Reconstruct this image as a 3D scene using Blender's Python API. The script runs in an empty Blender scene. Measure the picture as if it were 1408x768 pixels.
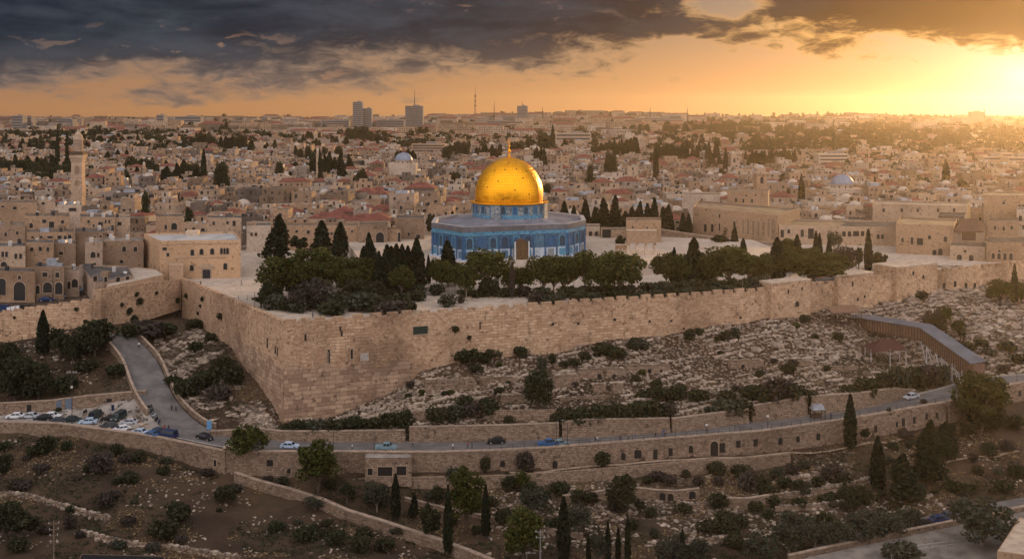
import bpy, bmesh, math, random
import numpy as np
from mathutils import Vector, Matrix
R = math.radians
SC = bpy.context.scene
C = SC.collection
random.seed(7)
RNG = np.random.default_rng(11)
# ---------------------------------------------------------------- camera
F, HZ, ZC = 1500.0, 150.0, 52.5          # focal length and horizon in pixels of a 1408 wide picture, eye height over the esplanade
cd = bpy.data.cameras.new('camera'); cam = bpy.data.objects.new('camera', cd); C.objects.link(cam)
cam.location = (0, 0, ZC); cam.rotation_euler = (R(90), 0, 0)
cd.sensor_width = 36; cd.lens = 36 * F / 1408; cd.shift_y = -(384 - HZ) / 1408
cd.clip_start = 1; cd.clip_end = 30000
SC.camera = cam
# ---------------------------------------------------------------- node helper
class NT:
    def __init__(s, tree): s.t = tree; s.n = tree.nodes; s.l = tree.links
    def put(s, sock, v):
        if v is None: return
        if isinstance(v, bpy.types.NodeSocket): s.l.new(v, sock)
        elif isinstance(v, (tuple, list)):
            v = tuple(v)
            if sock.type == 'RGBA' and len(v) == 3: v = v + (1,)
            sock.default_value = v
        else: sock.default_value = v
    def node(s, kind, ins=None, **kw):
        nd = s.n.new(kind)
        for k, v in kw.items(): setattr(nd, k, v)
        for k, v in (ins or {}).items(): s.put(nd.inputs[k], v)
        return nd
    def m(s, op, a, b=None, c=None, clamp=False):
        nd = s.n.new('ShaderNodeMath'); nd.operation = op; nd.use_clamp = clamp
        for i, v in enumerate((a, b, c)): s.put(nd.inputs[i], v)
        return nd.outputs[0]
    def ss(s, x, a, b, lo=0.0, hi=1.0):           # smoothstep a..b
        nd = s.node('ShaderNodeMapRange', {0: x, 1: a, 2: b, 3: lo, 4: hi}, interpolation_type='SMOOTHSTEP')
        return nd.outputs[0]
    def lin(s, x, a, b, lo=0.0, hi=1.0):
        return s.node('ShaderNodeMapRange', {0: x, 1: a, 2: b, 3: lo, 4: hi}).outputs[0]
    def mix(s, f, a, b, blend='MIX'):
        nd = s.n.new('ShaderNodeMix'); nd.data_type = 'RGBA'; nd.blend_type = blend
        s.put(nd.inputs[0], f); s.put(nd.inputs[6], a); s.put(nd.inputs[7], b)
        return nd.outputs[2]
    def noise(s, vec, scale, detail=4, rough=.55, dist=0.0, out=0):
        nd = s.node('ShaderNodeTexNoise', {'Scale': scale, 'Detail': detail, 'Roughness': rough, 'Distortion': dist})
        if vec is not None: s.l.new(vec, nd.inputs['Vector'])
        return nd.outputs[out]
    def comb(s, x, y, z): return s.node('ShaderNodeCombineXYZ', {0: x, 1: y, 2: z}).outputs[0]
    def ramp(s, f, pts):
        nd = s.n.new('ShaderNodeValToRGB'); e = nd.color_ramp.elements
        while len(e) < len(pts): e.new(.5)
        for i, (p, c) in enumerate(pts):
            e[i].position = p; e[i].color = tuple(c) + (1,) if len(c) == 3 else c
        s.put(nd.inputs[0], f); return nd.outputs[0]
# ---------------------------------------------------------------- sky
SUN_AZ, SUN_EL = R(31), R(6.0)
W = bpy.data.worlds.new('World'); SC.world = W; W.use_nodes = True
w = NT(W.node_tree); w.n.clear()
tc = w.node('ShaderNodeTexCoord').outputs['Generated']
sep = w.node('ShaderNodeSeparateXYZ', {0: tc}); dx, dy, dz = sep.outputs
A = w.m('ARCTAN2', dx, dy)                       # azimuth, 0 straight ahead, + to the north-west
hyp = w.m('SQRT', w.m('ADD', w.m('MULTIPLY', dx, dx), w.m('MULTIPLY', dy, dy)))
E = w.m('ARCTAN2', dz, hyp)                      # elevation
sky = w.node('ShaderNodeTexSky', sky_type='NISHITA', sun_disc=False, sun_elevation=SUN_EL, sun_rotation=SUN_AZ,
             altitude=750, air_density=1.4, dust_density=4.0, ozone_density=1.0).outputs[0]
# glow round the low sun
SA, SE = R(25.3), R(1.6)
dA = w.m('SUBTRACT', A, SA); dE = w.m('SUBTRACT', E, SE)
dist = w.m('SQRT', w.m('ADD', w.m('MULTIPLY', dA, dA), w.m('MULTIPLY', w.m('MULTIPLY', dE, dE), 3.2)))
g_wide = w.m('EXPONENT', w.m('MULTIPLY', dist, -2.6))
g_mid = w.m('EXPONENT', w.m('MULTIPLY', dist, -7.0))
g_tight = w.m('EXPONENT', w.m('MULTIPLY', dist, -24.0))
hor = w.m('EXPONENT', w.m('MULTIPLY', w.m('ABSOLUTE', E), -17.0))
NISH = w.mix(1.0, sky, (.012, .012, .014), 'MULTIPLY')
base = w.mix(hor, (.075, .11, .13), (.40, .185, .085))
lowsky = w.m('EXPONENT', w.m('MULTIPLY', w.m('MULTIPLY', E, E), -210.0))
base = w.mix(w.m('MULTIPLY', g_wide, lowsky, clamp=True), base, (1.03, .50, .165))
base = w.mix(1.0, base, NISH, 'ADD')
def add(a, f, col):
    return w.mix(1.0, a, w.mix(f, (0, 0, 0), col), 'ADD')
base = add(base, g_mid, (.0, .0, .10))
base = add(base, g_tight, (.30, .34, .50))
# cloud bank: laid out in azimuth and elevation
nv = w.comb(w.m('MULTIPLY', A, 8.0), w.m('MULTIPLY', E, 30.0), 0.0)
n1 = w.noise(nv, 1.0, 7, .55, .35)
nv2 = w.comb(w.m('MULTIPLY', A, 34.0), w.m('MULTIPLY', E, 88.0), 3.7)
n2 = w.noise(nv2, 1.0, 6, .6, .5)
nn = w.m('ADD', w.m('MULTIPLY', w.m('SUBTRACT', n1, .5), 1.0), w.m('MULTIPLY', w.m('SUBTRACT', n2, .5), w.m('ADD', .28, w.m('MULTIPLY', g_wide, .75))))
def eb(ax, ay, rx, ry, p=1.0):                    # soft elliptical patch given by azimuth / elevation in degrees
    a = w.m('DIVIDE', w.m('SUBTRACT', A, R(ax)), R(rx)); b = w.m('DIVIDE', w.m('SUBTRACT', E, R(ay)), R(ry))
    d = w.m('ADD', w.m('MULTIPLY', a, a), w.m('MULTIPLY', b, b))
    return w.m('MULTIPLY', w.m('EXPONENT', w.m('MULTIPLY', d, -1.0)), p)
low = w.node('ShaderNodeFloatCurve', {1: w.lin(A, R(-32), R(32))})
cv = low.mapping.curves[0]; cv.points[0].location = (0, .10); cv.points[1].location = (1, .50)
for p in ((.12, .10), (.40, .24), (.56, .33), (.64, .42), (.70, .56), (.76, .55), (.88, .52)): cv.points.new(*p)
low.mapping.update()
elow = w.m('MULTIPLY', low.outputs[0], R(5.3))
d0 = w.m('DIVIDE', w.m('SUBTRACT', E, elow), w.m('ADD', R(1.75), w.m('MULTIPLY', g_wide, R(-1.3))))
far_side = w.ss(w.m('ABSOLUTE', A), R(45), R(85), 1.0, .35)
high = w.ss(E, R(10), R(40), 1.0, .45)
dens = w.m('ADD', w.m('ADD', d0, w.m('MULTIPLY', nn, 4.6)), .15)
dens = w.m('SUBTRACT', dens, eb(10.9, 5.5, 2.7, .85, 3.6))
dens = w.m('SUBTRACT', dens, eb(9.0, 3.3, 1.6, .6, 1.6))
dens = w.m('MINIMUM', dens, 2.6)
cov = w.m('MULTIPLY', w.m('MULTIPLY', w.ss(dens, .0, .95), far_side), high)
thin = w.ss(w.m('ADD', dens, w.m('MULTIPLY', w.m('SUBTRACT', n2, .5), 1.4)), .15, 1.6)
dark = w.mix(w.ss(w.m('ADD', w.m('MULTIPLY', n1, .82), w.m('MULTIPLY', n2, .18)), .34, .68), (.002, .014, .030), (.050, .068, .092))
g_sq = w.m('MULTIPLY', w.m('MULTIPLY', g_wide, g_wide), 1.9, clamp=True)
dark = w.mix(g_sq, dark, (.12, .05, .014))
dark = add(dark, g_mid, (.06, .03, .004))
under = w.ss(d0, -.2, 2.2, .55, 0.0)
dark = w.mix(under, dark, w.mix(g_sq, (.075, .060, .060), (.36, .16, .045)))
edge = w.mix(w.m('MULTIPLY', g_sq, 1.3, clamp=True), (.20, .16, .145), (1.0, .52, .16))
cloud = w.mix(thin, edge, dark)
front = w.mix(cov, base, cloud)
# thin high streaks lit from below, and small scattered puffs
st = w.m('MULTIPLY', w.ss(n2, .56, .72), w.m('MULTIPLY', eb(-14, 1.3, 15, .9), .9))
front = w.mix(w.m('MULTIPLY', st, .7), front, (.55, .30, .17))
puff = w.m('MULTIPLY', w.ss(n2, .60, .68), eb(17, 2.1, 9, .55))
front = w.mix(w.m('MULTIPLY', puff, .6), front, (.85, .45, .14))
pk = w.m('MULTIPLY', w.ss(n2, .57, .66), w.m('ADD', eb(-17, 3.2, 7, .8), eb(0, 5.2, 5, .7)))
front = w.mix(w.m('MULTIPLY', pk, .5), front, (.42, .24, .15))
# open evening sky behind and above the viewer lights everything that faces the camera
back = w.ss(dy, .55, -.55)
up = w.ss(dz, .25, .9)
BACKSKY = (1.86, 1.69, 1.72)
open_sky = w.m('MAXIMUM', back, w.m('MULTIPLY', up, .22))
front = w.mix(open_sky, front, BACKSKY)
bg1 = w.node('ShaderNodeBackground', {0: front, 1: 1.0})
w.l.new(bg1.outputs[0], w.node('ShaderNodeOutputWorld').inputs[0])
# ---------------------------------------------------------------- sun
sl = bpy.data.lights.new('sun', 'SUN'); sl.energy = 5.0; sl.angle = R(.6); sl.color = (1.0, .59, .25)
so = bpy.data.objects.new('sun', sl); C.objects.link(so); so.location = (900, 1900, 300)
sd = Vector((math.sin(SUN_AZ) * math.cos(SUN_EL), math.cos(SUN_AZ) * math.cos(SUN_EL), math.sin(SUN_EL)))
so.rotation_euler = sd.to_track_quat('Z', 'Y').to_euler()
# ---------------------------------------------------------------- exposure and renderer
SC.view_settings.view_transform = 'Standard'; SC.view_settings.look = 'None'
SC.view_settings.exposure = 0.0; SC.view_settings.gamma = 1.0
SC.cycles.use_denoising = True
SC.cycles.max_bounces = 6; SC.cycles.diffuse_bounces = 3; SC.cycles.volume_bounces = 0
SC.cycles.transparent_max_bounces = 8
HAZE = 0.000053
# ---------------------------------------------------------------- places
def at(px, py, D):                                # the point seen at pixel (px, py) at distance D
    return Vector(((px - 704) / F * D, D, ZC - (py - HZ) / F * D))
def atz(px, py, z=0.0):                           # the point seen at pixel (px, py) at height z
    return at(px, py, F * (ZC - z) / (py - HZ))
def pix(v): return (704 + F * v[0] / v[1], HZ + F * (ZC - v[2]) / v[1])
# ---------------------------------------------------------------- mesh helper
class MB:
    def __init__(s): s.v = []; s.f = []; s.mi = []; s.uv = []; s.sm = []
    def face(s, pts, mi=0, uv=None, smooth=False):
        b = len(s.v); s.v.extend([tuple(p) for p in pts]); n = len(pts)
        s.f.append(tuple(range(b, b + n))); s.mi.append(mi); s.sm.append(smooth)
        s.uv.append(uv if uv else [(0, 0)] * n)
    def quadn(s, a, b, c, d, mi=0, off=(0, 0)):   # a-b bottom, d-c top, uv in metres
        a, b, c, d = map(Vector, (a, b, c, d))
        L = (b - a).length; H1 = (d - a).length; H2 = (c - b).length
        s.face((a, b, c, d), mi, [(off[0], off[1]), (off[0] + L, off[1]), (off[0] + L, off[1] + H2), (off[0], off[1] + H1)])
    def box(s, cx, cy, z0, z1, w, d, rz=0.0, mi=0, top=None, bottom=False, taper=1.0):
        ca, sa = math.cos(rz), math.sin(rz)
        P = []
        for z, k in ((z0, 1.0), (z1, taper)):
            for x, y in ((-w/2, -d/2), (w/2, -d/2), (w/2, d/2), (-w/2, d/2)):
                x *= k; y *= k
                P.append((cx + x * ca - y * sa, cy + x * sa + y * ca, z))
        u = (cx * 1.7 + cy) % 50
        for i in range(4):
            j = (i + 1) % 4
            s.quadn(P[i], P[j], P[4 + j], P[4 + i], mi, (u + i * 13, z0))
        t = mi if top is None else top
        s.face((P[4], P[5], P[6], P[7]), t, [(u, 0), (u + w, 0), (u + w, d), (u, d)])
        if bottom: s.face((P[3], P[2], P[1], P[0]), mi)
    def prism(s, pts, z0, z1, mi=0, top=None):    # vertical prism over a ccw polygon
        n = len(pts); u = 0
        for i in range(n):
            a, b = pts[i], pts[(i + 1) % n]
            s.quadn((a[0], a[1], z0), (b[0], b[1], z0), (b[0], b[1], z1), (a[0], a[1], z1), mi, (u, z0))
            u += math.hypot(b[0] - a[0], b[1] - a[1])
        s.face([(p[0], p[1], z1) for p in pts], mi if top is None else top, [(p[0], p[1]) for p in pts])
    def tube(s, a, b, r0, r1=None, n=6, mi=0, cap=True):
        a, b = Vector(a), Vector(b); r1 = r0 if r1 is None else r1
        d = (b - a)
        if d.length < 1e-6: return
        q = d.to_track_quat('Z', 'Y')
        ra = [a + q @ Vector((r0 * math.cos(2*math.pi*i/n), r0 * math.sin(2*math.pi*i/n), 0)) for i in range(n)]
        rb = [b + q @ Vector((r1 * math.cos(2*math.pi*i/n), r1 * math.sin(2*math.pi*i/n), 0)) for i in range(n)]
        for i in range(n):
            j = (i + 1) % n; s.face((ra[i], ra[j], rb[j], rb[i]), mi, smooth=True)
        if cap: s.face(rb, mi); s.face(ra[::-1], mi)
    def lathe(s, prof, n=24, cx=0, cy=0, mi=0, smooth=True, uvm=None):   # prof: (r, z) from bottom to top
        for k in range(len(prof) - 1):
            (r0, z0), (r1, z1) = prof[k], prof[k + 1]
            for i in range(n):
                a0, a1 = 2*math.pi*i/n, 2*math.pi*(i + 1)/n
                q = [(cx + r0*math.cos(a0), cy + r0*math.sin(a0), z0), (cx + r0*math.cos(a1), cy + r0*math.sin(a1), z0),
                     (cx + r1*math.cos(a1), cy + r1*math.sin(a1), z1), (cx + r1*math.cos(a0), cy + r1*math.sin(a0), z1)]
                uv = [(i/n, k), ((i+1)/n, k), ((i+1)/n, k+1), (i/n, k+1)]
                if uvm: uv = [(u * uvm, zz) for (u, _), (_, _, zz) in zip(uv, q)]
                if r1 < 1e-4: q = q[:3]; uv = uv[:3]
                elif r0 < 1e-4: q = [q[0], q[2], q[3]]; uv = [uv[0], uv[2], uv[3]]
                s.face(q, mi, uv, smooth)
    def blob(s, c, r, mi=0, sub=1, jit=.25, rnd=random, sq=1.0):   # rough rock
        bm = bmesh.new(); bmesh.ops.create_icosphere(bm, subdivisions=sub, radius=1)
        rx, ry, rz = (r if isinstance(r, (tuple, list)) else (r, r, r))
        a = rnd.uniform(0, 6.28); ca, sa = math.cos(a), math.sin(a)
        vs = []
        for v in bm.verts:
            k = 1 + rnd.uniform(-jit, jit); p = v.co * k
            if sq < 1: p = Vector([math.copysign(abs(t) ** sq, t) for t in p])
            x, y, z = p.x * rx, p.y * ry, p.z * rz
            vs.append((c[0] + x*ca - y*sa, c[1] + x*sa + y*ca, c[2] + z))
        for fc in bm.faces: s.face([vs[v.index] for v in fc.verts], mi)
        bm.free()
    def mesh(s, name, mats, weld=False):
        me = bpy.data.meshes.new(name)
        me.from_pydata(s.v, [], s.f)
        for m_ in (mats if isinstance(mats, (list, tuple)) else [mats]): me.materials.append(m_)
        me.polygons.foreach_set('material_index', s.mi)
        me.polygons.foreach_set('use_smooth', s.sm)
        ul = me.uv_layers.new(name='UVMap')
        flat = [c for u in s.uv for p in u for c in p]
        ul.data.foreach_set('uv', flat)
        if weld:
            bm = bmesh.new(); bm.from_mesh(me); bmesh.ops.remove_doubles(bm, verts=bm.verts, dist=.001); bm.to_mesh(me); bm.free()
        me.update(); return me
    def build(s, name, mats, parent=None, weld=False):
        return link(name, s.mesh(name, mats, weld), parent)
def link(name, me, parent=None):
    o = bpy.data.objects.new(name, me); C.objects.link(o)
    if parent is not None: o.parent = parent
    return o
def tag(o, label=None, cat=None, group=None, kind=None):
    if label: o['label'] = label
    if cat: o['category'] = cat
    if group: o['group'] = group
    if kind: o['kind'] = kind
    return o
def thing(name, loc, rz=0.0, label=None, cat=None, group=None, sc=1.0):
    o = bpy.data.objects.new(name, None); C.objects.link(o); o.empty_display_size = .2
    o.location = loc; o.rotation_euler = (0, 0, rz); o.scale = (sc, sc, sc) if not isinstance(sc, tuple) else sc
    return tag(o, label, cat, group)
def copy_tree(o, parent=None):
    c = o.copy(); C.objects.link(c)
    if parent is not None: c.parent = parent
    for ch in o.children: copy_tree(ch, c)
    return c
def smooth_line(P, n=6):
    P = np.asarray(P, float); out = []
    for i in range(len(P) - 1):
        p0, p1, p2, p3 = P[max(i-1,0)], P[i], P[i+1], P[min(i+2, len(P)-1)]
        for k in range(n):
            t_ = k / n
            out.append(.5*((2*p1) + (-p0+p2)*t_ + (2*p0-5*p1+4*p2-p3)*t_*t_ + (-p0+3*p1-3*p2+p3)*t_**3))
    out.append(P[-1]); return np.array(out)
# ---------------------------------------------------------------- materials
def newmat(name):
    m_ = bpy.data.materials.new(name); m_.use_nodes = True
    t = NT(m_.node_tree); t.n.clear()
    p = t.node('ShaderNodeBsdfPrincipled'); o = t.node('ShaderNodeOutputMaterial')
    t.l.new(p.outputs[0], o.inputs[0]); p.inputs['Roughness'].default_value = .85
    p.inputs['Specular IOR Level'].default_value = .25
    return m_, t, p
def bump(t, p, h, strength=.5, dist=.1):
    b = t.node('ShaderNodeBump', {'Height': h, 'Strength': strength, 'Distance': dist})
    t.l.new(b.outputs[0], p.inputs['Normal'])
def plain(name, col, rough=.7, metal=0.0, var=.15, scale=2.0):
    m_, t, p = newmat(name)
    tcn = t.node('ShaderNodeTexCoord').outputs['Object']
    n = t.noise(tcn, scale, 4)
    c = t.mix(t.ss(n, .3, .7), tuple(x * (1 - var) for x in col), tuple(min(1, x * (1 + var)) for x in col))
    t.put(p.inputs['Base Color'], c); p.inputs['Roughness'].default_value = rough; p.inputs['Metallic'].default_value = metal
    return m_
def masonry(name, cols, bw=1.1, bh=.5, mortar=.02, stain=.5, bumpd=.06, rough_pat=.5, spread=.35, mix2=False):
    """coursed stone over uv in metres; cols: two stone tones, joint tone"""
    m_, t, p = newmat(name)
    uv = t.node('ShaderNodeUVMap').outputs[0]
    pos = t.node('ShaderNodeNewGeometry').outputs['Position']
    wob = t.noise(uv, .8, 3, out=1)
    uvw = t.node('ShaderNodeVectorMath', {0: uv, 1: t.node('ShaderNodeVectorMath', {0: t.node('ShaderNodeVectorMath', {0: wob, 1: (.5, .5, .5)}, operation='SUBTRACT').outputs[0], 3: .22}, operation='SCALE').outputs[0]}, operation='ADD').outputs[0]
    br = t.node('ShaderNodeTexBrick', {'Vector': uvw, 'Color1': (0, 0, 0, 1), 'Color2': (1, 1, 1, 1), 'Mortar': (.5, .5, .5, 1), 'Scale': 1.0,
                'Mortar Size': mortar, 'Mortar Smooth': .3, 'Bias': 0.0, 'Brick Width': bw, 'Row Height': bh}, offset=.5, squash=.8, squash_frequency=3)
    if mix2:
        b2 = t.node('ShaderNodeTexBrick', {'Vector': uvw, 'Color1': (0, 0, 0, 1), 'Color2': (1, 1, 1, 1), 'Mortar': (.5, .5, .5, 1), 'Scale': 1.0, 'Mortar Size': mortar*1.6, 'Mortar Smooth': .3, 'Brick Width': bw*1.9, 'Row Height': bh*1.7}, offset=.37, squash=.7, squash_frequency=2)
        mk = t.ss(t.noise(pos, .075, 4, .6), .50, .53)
        class BR: outputs = (t.mix(mk, br.outputs[0], b2.outputs[0]), t.m('ADD', t.m('MULTIPLY', br.outputs[1], t.m('SUBTRACT', 1.0, mk)), t.m('MULTIPLY', b2.outputs[1], mk)))
        br = BR
    tone = t.m('ADD', t.m('MULTIPLY', br.outputs[0], spread), t.m('MULTIPLY', t.noise(uvw, 1.6, 3), 1 - spread), clamp=True)
    c = t.mix(t.ss(tone, .2, .8), cols[0], cols[1])
    big = t.noise(pos, .045, 6, .62)
    c = t.mix(t.m('MULTIPLY', t.ss(big, .46, .70), stain), c, tuple(x * y for x, y in zip(cols[0], (.42, .40, .40))))
    pale = t.noise(pos, .11, 5, .65)
    c = t.mix(t.m('MULTIPLY', t.ss(pale, .55, .75), .45), c, tuple(min(1, x * 1.25) for x in cols[1]))
    spot = t.noise(pos, .9, 3, .6)
    c = t.mix(t.m('MULTIPLY', t.ss(spot, .58, .67), .75), c, tuple(x * .32 for x in cols[0]))
    sx = t.node('ShaderNodeSeparateXYZ', {0: uvw}); stv = t.comb(t.m('MULTIPLY', sx.outputs[0], .55), t.m('MULTIPLY', sx.outputs[1], .09), 0)
    c = t.mix(t.m('MULTIPLY', t.ss(t.noise(stv, 1.0, 5, .65), .56, .74), stain), c, tuple(x * .45 for x in cols[0]))
    c = t.mix(t.m('MULTIPLY', br.outputs[1], .6), c, cols[2])
    t.put(p.inputs['Base Color'], c); p.inputs['Roughness'].default_value = .92
    h = t.m('ADD', t.m('MULTIPLY', br.outputs[1], -1.0), t.m('MULTIPLY', t.noise(uvw, 2.5, 5, .6), 1.2))
    bump(t, p, h, rough_pat, bumpd)
    return m_
# ---------------------------------------------------------------- lines of the ground, pixel + height turned into places
def XY(l): return [(atz(x, y, z).x, atz(x, y, z).y, z) for x, y, z in l]
def fy(l):                                        # Y of a line as a function of X
    xs = np.array([p[0] for p in l]); ys = np.array([p[1] for p in l])
    o = np.argsort(xs); xs, ys = xs[o], ys[o]
    sl0 = (ys[1]-ys[0])/(xs[1]-xs[0]); sl1 = (ys[-1]-ys[-2])/(xs[-1]-xs[-2])
    xs = np.concatenate(([xs[0]-400], xs, [xs[-1]+400])); ys = np.concatenate(([ys[0]-400*sl0*.2], ys, [ys[-1]+400*sl1*.4]))
    return lambda X: np.interp(X, xs, ys)
B1 = XY([(0,580,-22.6),(100,582,-22.8),(162,593,-23.5),(200,597,-24),(240,605,-24.5),(310,620,-24.6),(352,620,-24.6),(420,620,-24.6),
         (600,621,-24.4),(704,618,-24.2),(779,613,-23.8),(879,605,-23),(1056,591,-22),(1181,573,-20.5),(1325,548,-18.8),(1368,529,-17.6),(1408,525,-17.3)])
B1Y = fy(B1)
h1x, h1v = [-123,-95,-64,-20,0,43,58,80,106,131], [1.7,1.8,4.6,3.6,3.7,3.6,4.2,4.6,4.0,3.6]
B2 = []
for _x in (-34, -20, -6, 8, 22, 36, 50, 64, 84):
    _y = float(B1Y(_x)); B2.append((_x, _y - 3.4, float(np.interp(_x, [p[0] for p in B1], [p[2] for p in B1])) - .9 - float(np.interp(_x, h1x, h1v)) - .15))
B2Y = fy(B2)
h2x, h2v = [-32,-24,0,58,72,84], [0,2.2,2.8,2.4,1.2,0]
B0 = XY([(280,598,-24.9),(352,602,-25.4),(390,607,-25.5),(480,608,-25.4),(562,609,-25.4),(704,606,-25.1),(800,602,-24.7),(926,595,-23.8),
         (1056,579,-22.9),(1181,564,-21.4),(1306,535,-19.8),(1350,521,-18.9),(1408,516,-18.2)])
B0 = [(x, y + .6, z) for x, y, z in B0]
B0Y = fy(B0)
h0x, h0v = [-75,-60,-30,-25,-24,10,12,14,38,58,72,80,98,104], [0,1.6,2.2,2.4,3.4,3.4,3.4,4.0,3.0,3.2,4.0,3.8,2.6,0]
CORNER = (-56.0, 267.0); WE = (-101.5, 335.0)
SW = [CORNER, (73.0, 315.0), (174.0, 371.0), (330.0, 440.0)]
POLY = [(-520, 305.0), (-143.0, 305.0), (-114.0, 305.0), WE] + SW + [(900, 640), (900, 5000), (-900, 5000), (-900, 305)]
def seg_D(px, a, b):                              # distance at which the ray of column px meets the wall line a-b
    u = (px - 704) / F; (x0, y0), (x1, y1) = a, b
    t = (x0 - u*y0) / (u*(y1-y0) - (x1-x0)); return y0 + t*(y1-y0)
def sw_D(px):
    for a, b in zip(SW[:-1], SW[1:]):
        d = seg_D(px, a, b)
        if min(a[1], b[1]) - .01 <= d <= max(a[1], b[1]) + .01: return d
    return seg_D(px, SW[0], SW[1])
def ww_D(px): return seg_D(px, CORNER, WE)
SBASE = [(390,581),(450,578),(480,566),(530,545),(570,520),(600,505),(640,498),(704,490),(780,482),(830,470),(880,465),(950,455),(1010,445),
         (1056,437),(1110,432),(1135,426),(1180,422),(1240,410),(1260,402),(1330,397),(1408,385)]
WBASE = [(250,437),(280,450),(315,475),(352,525),(388,580)]
CP = []
def cp(px, py, D=None, z=None):
    p = at(px, py, D) if D else atz(px, py, z); CP.append((p.x, p.y, p.z))
for px, py in SBASE: cp(px, py, sw_D(px) - .5)
for px, py in WBASE: cp(px, py, ww_D(px) - .3)
for px, py in ((165,449),(200,442),(235,438)): cp(px, py, 303 + (px-144)*.28)
cp(1700, 350, D=430); cp(1700, 420, D=380); cp(1700, 505, z=-17)
for px, py, D in ((0,471,304.5),(70,458,304.5),(140,444,304.5),(-300,480,304),(0,482,302),(100,472,298),(60,500,290),(150,500,290),(160,470,300),(100,536,280.5),(20,545,280),
                  (180,530,281),(300,520,285),(230,470,308),(260,500,295),(270,545,278),(330,560,270),(1300,420,335),(1408,450,325),(1408,500,298),(1340,480,305),(1240,450,322)): cp(px, py, D)
for px, py, z in ((-300,570,-23.5),(0,571,-23.4),(190,578,-24.3),(70,567,-23.3),(205,560,-22.9),(125,563,-23.2)): cp(px, py, z=z)
def dense(l, st=6.0):
    out = []
    for a, b in zip(l[:-1], l[1:]):
        n = max(1, int(math.hypot(b[0]-a[0], b[1]-a[1])/st)); out += [tuple(a[i]+(b[i]-a[i])*k/n for i in range(3)) for k in range(n)]
    return out + [l[-1]]
for x, y, z in dense(B0):
    CP.append((x, y - 1.2, z)); CP.append((x, y + 1.0, z + float(np.interp(x, h0x, h0v))))
for x, y, z in dense(B1):
    CP.append((x, y + 1.6, z - .9)); CP.append((x, y - 1.2, z - .9 - float(np.interp(x, h1x, h1v))))
for x, y, z in dense(B2):
    CP.append((x, y + .9, z)); CP.append((x, y - .9, z - float(np.interp(x, h2x, h2v))))
for px, py, D in ((740,700,232),(740,768,208),(600,712,232),(900,684,238),(900,768,206),(1056,664,242),(1056,700,230),(1056,768,205),(1200,650,246),(1200,700,231),
                  (1300,620,256),(1300,680,232),(1408,600,262),(1408,660,242),(0,650,246),(200,650,240),(100,622,252),(100,700,230),(0,768,208),(200,700,228),(200,768,208),
                  (310,668,243),(352,692,237),(400,686,240),(480,712,232),(567,742,222),(620,768,213),(450,768,208),(440,654,242),(520,664,240),
                  (704,900,172),(0,900,172),(1408,900,168),(-300,650,246),(-300,768,208),(1700,600,262),(1700,768,205),(300,768,208),(1250,640,250)): cp(px, py, D)
for px, py, z in ((1250,724,-30.2),(1330,706,-30.0),(1408,694,-29.8),(1200,745,-30.6),(1300,742,-30.0),(1408,735,-29.6),(1180,766,-30.6)): cp(px, py, z=z)
CP = np.array(CP)
ROADS = []                                        # (centre line xyz, half width)
def road(l, hw): ROADS.append((smooth_line(np.array(XY(l)), 4), hw))
road([(230,590,-24.2),(270,597,-24.9),(352,611,-25.5),(480,614,-25.4),(600,615,-25.3),(704,612.5,-25.1),(800,608,-24.7),(926,599,-23.8),(1056,585,-22.9),(1181,569,-21.4),(1306,541,-19.8),(1355,526,-18.7),(1408,521,-18.2),(1700,500,-17)], 4.6)
road([(164,458,-9.3),(167,466,-10.5),(193,497,-15),(209,535,-19.5),(228,565,-22.8),(262,592,-24.6),(320,607,-25.4)], 4.2)
road([(1120,768,-30.8),(1190,742,-30.5),(1260,726,-30.2),(1335,708,-30.0),(1420,692,-29.7),(1700,640,-28)], 3.6)
def steps(X, Y):
    s = lambda t: np.clip(t / .8 + .5, 0, 1)
    return (np.interp(X, h0x, h0v) * s(Y - B0Y(X) - .25) + np.interp(X, h1x, h1v) * s(Y - B1Y(X) - .4) + np.interp(X, h2x, h2v) * s(Y - B2Y(X) - .3))
_r = np.sqrt(((CP[:, None, :2] - CP[None, :, :2]) ** 2).sum(-1))
_A = np.block([[_r + np.eye(len(CP)) * .02, np.ones((len(CP), 1))], [np.ones((1, len(CP))), np.zeros((1, 1))]])
_w = np.linalg.lstsq(_A, np.concatenate((CP[:, 2] - steps(CP[:, 0], CP[:, 1]), [0])), rcond=None)[0]
def near_z(X, Y):
    out = np.empty(X.shape)
    for i in range(0, len(X), 20000):
        x, y = X[i:i+20000], Y[i:i+20000]
        d = np.sqrt((x[:, None] - CP[None, :, 0]) ** 2 + (y[:, None] - CP[None, :, 1]) ** 2)
        out[i:i+20000] = d @ _w[:-1] + _w[-1]
    return out + steps(X, Y)
IN = 1.5
POLYI = [(-520, 305.0+IN), (-143.0, 305.0+IN), (-114.0-1.0, 305.0+IN), (WE[0]-.3, WE[1]+2.2), (CORNER[0]+.3, CORNER[1]+IN+.6)] + [(x-.45, y+IN) for x, y in SW[1:]] + POLY[-4:-1] + [(-900, 305+IN)]
def inside(X, Y, poly=POLYI):
    r = np.zeros(X.shape, bool); n = len(poly)
    for i in range(n):
        (x0, y0), (x1, y1) = poly[i], poly[(i+1) % n]
        if y0 == y1: continue
        c = ((y0 > Y) != (y1 > Y)) & (X < (x1-x0) * (Y-y0) / (y1-y0) + x0)
        r ^= c
    return r
PZ = -.8                                          # the esplanade
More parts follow.
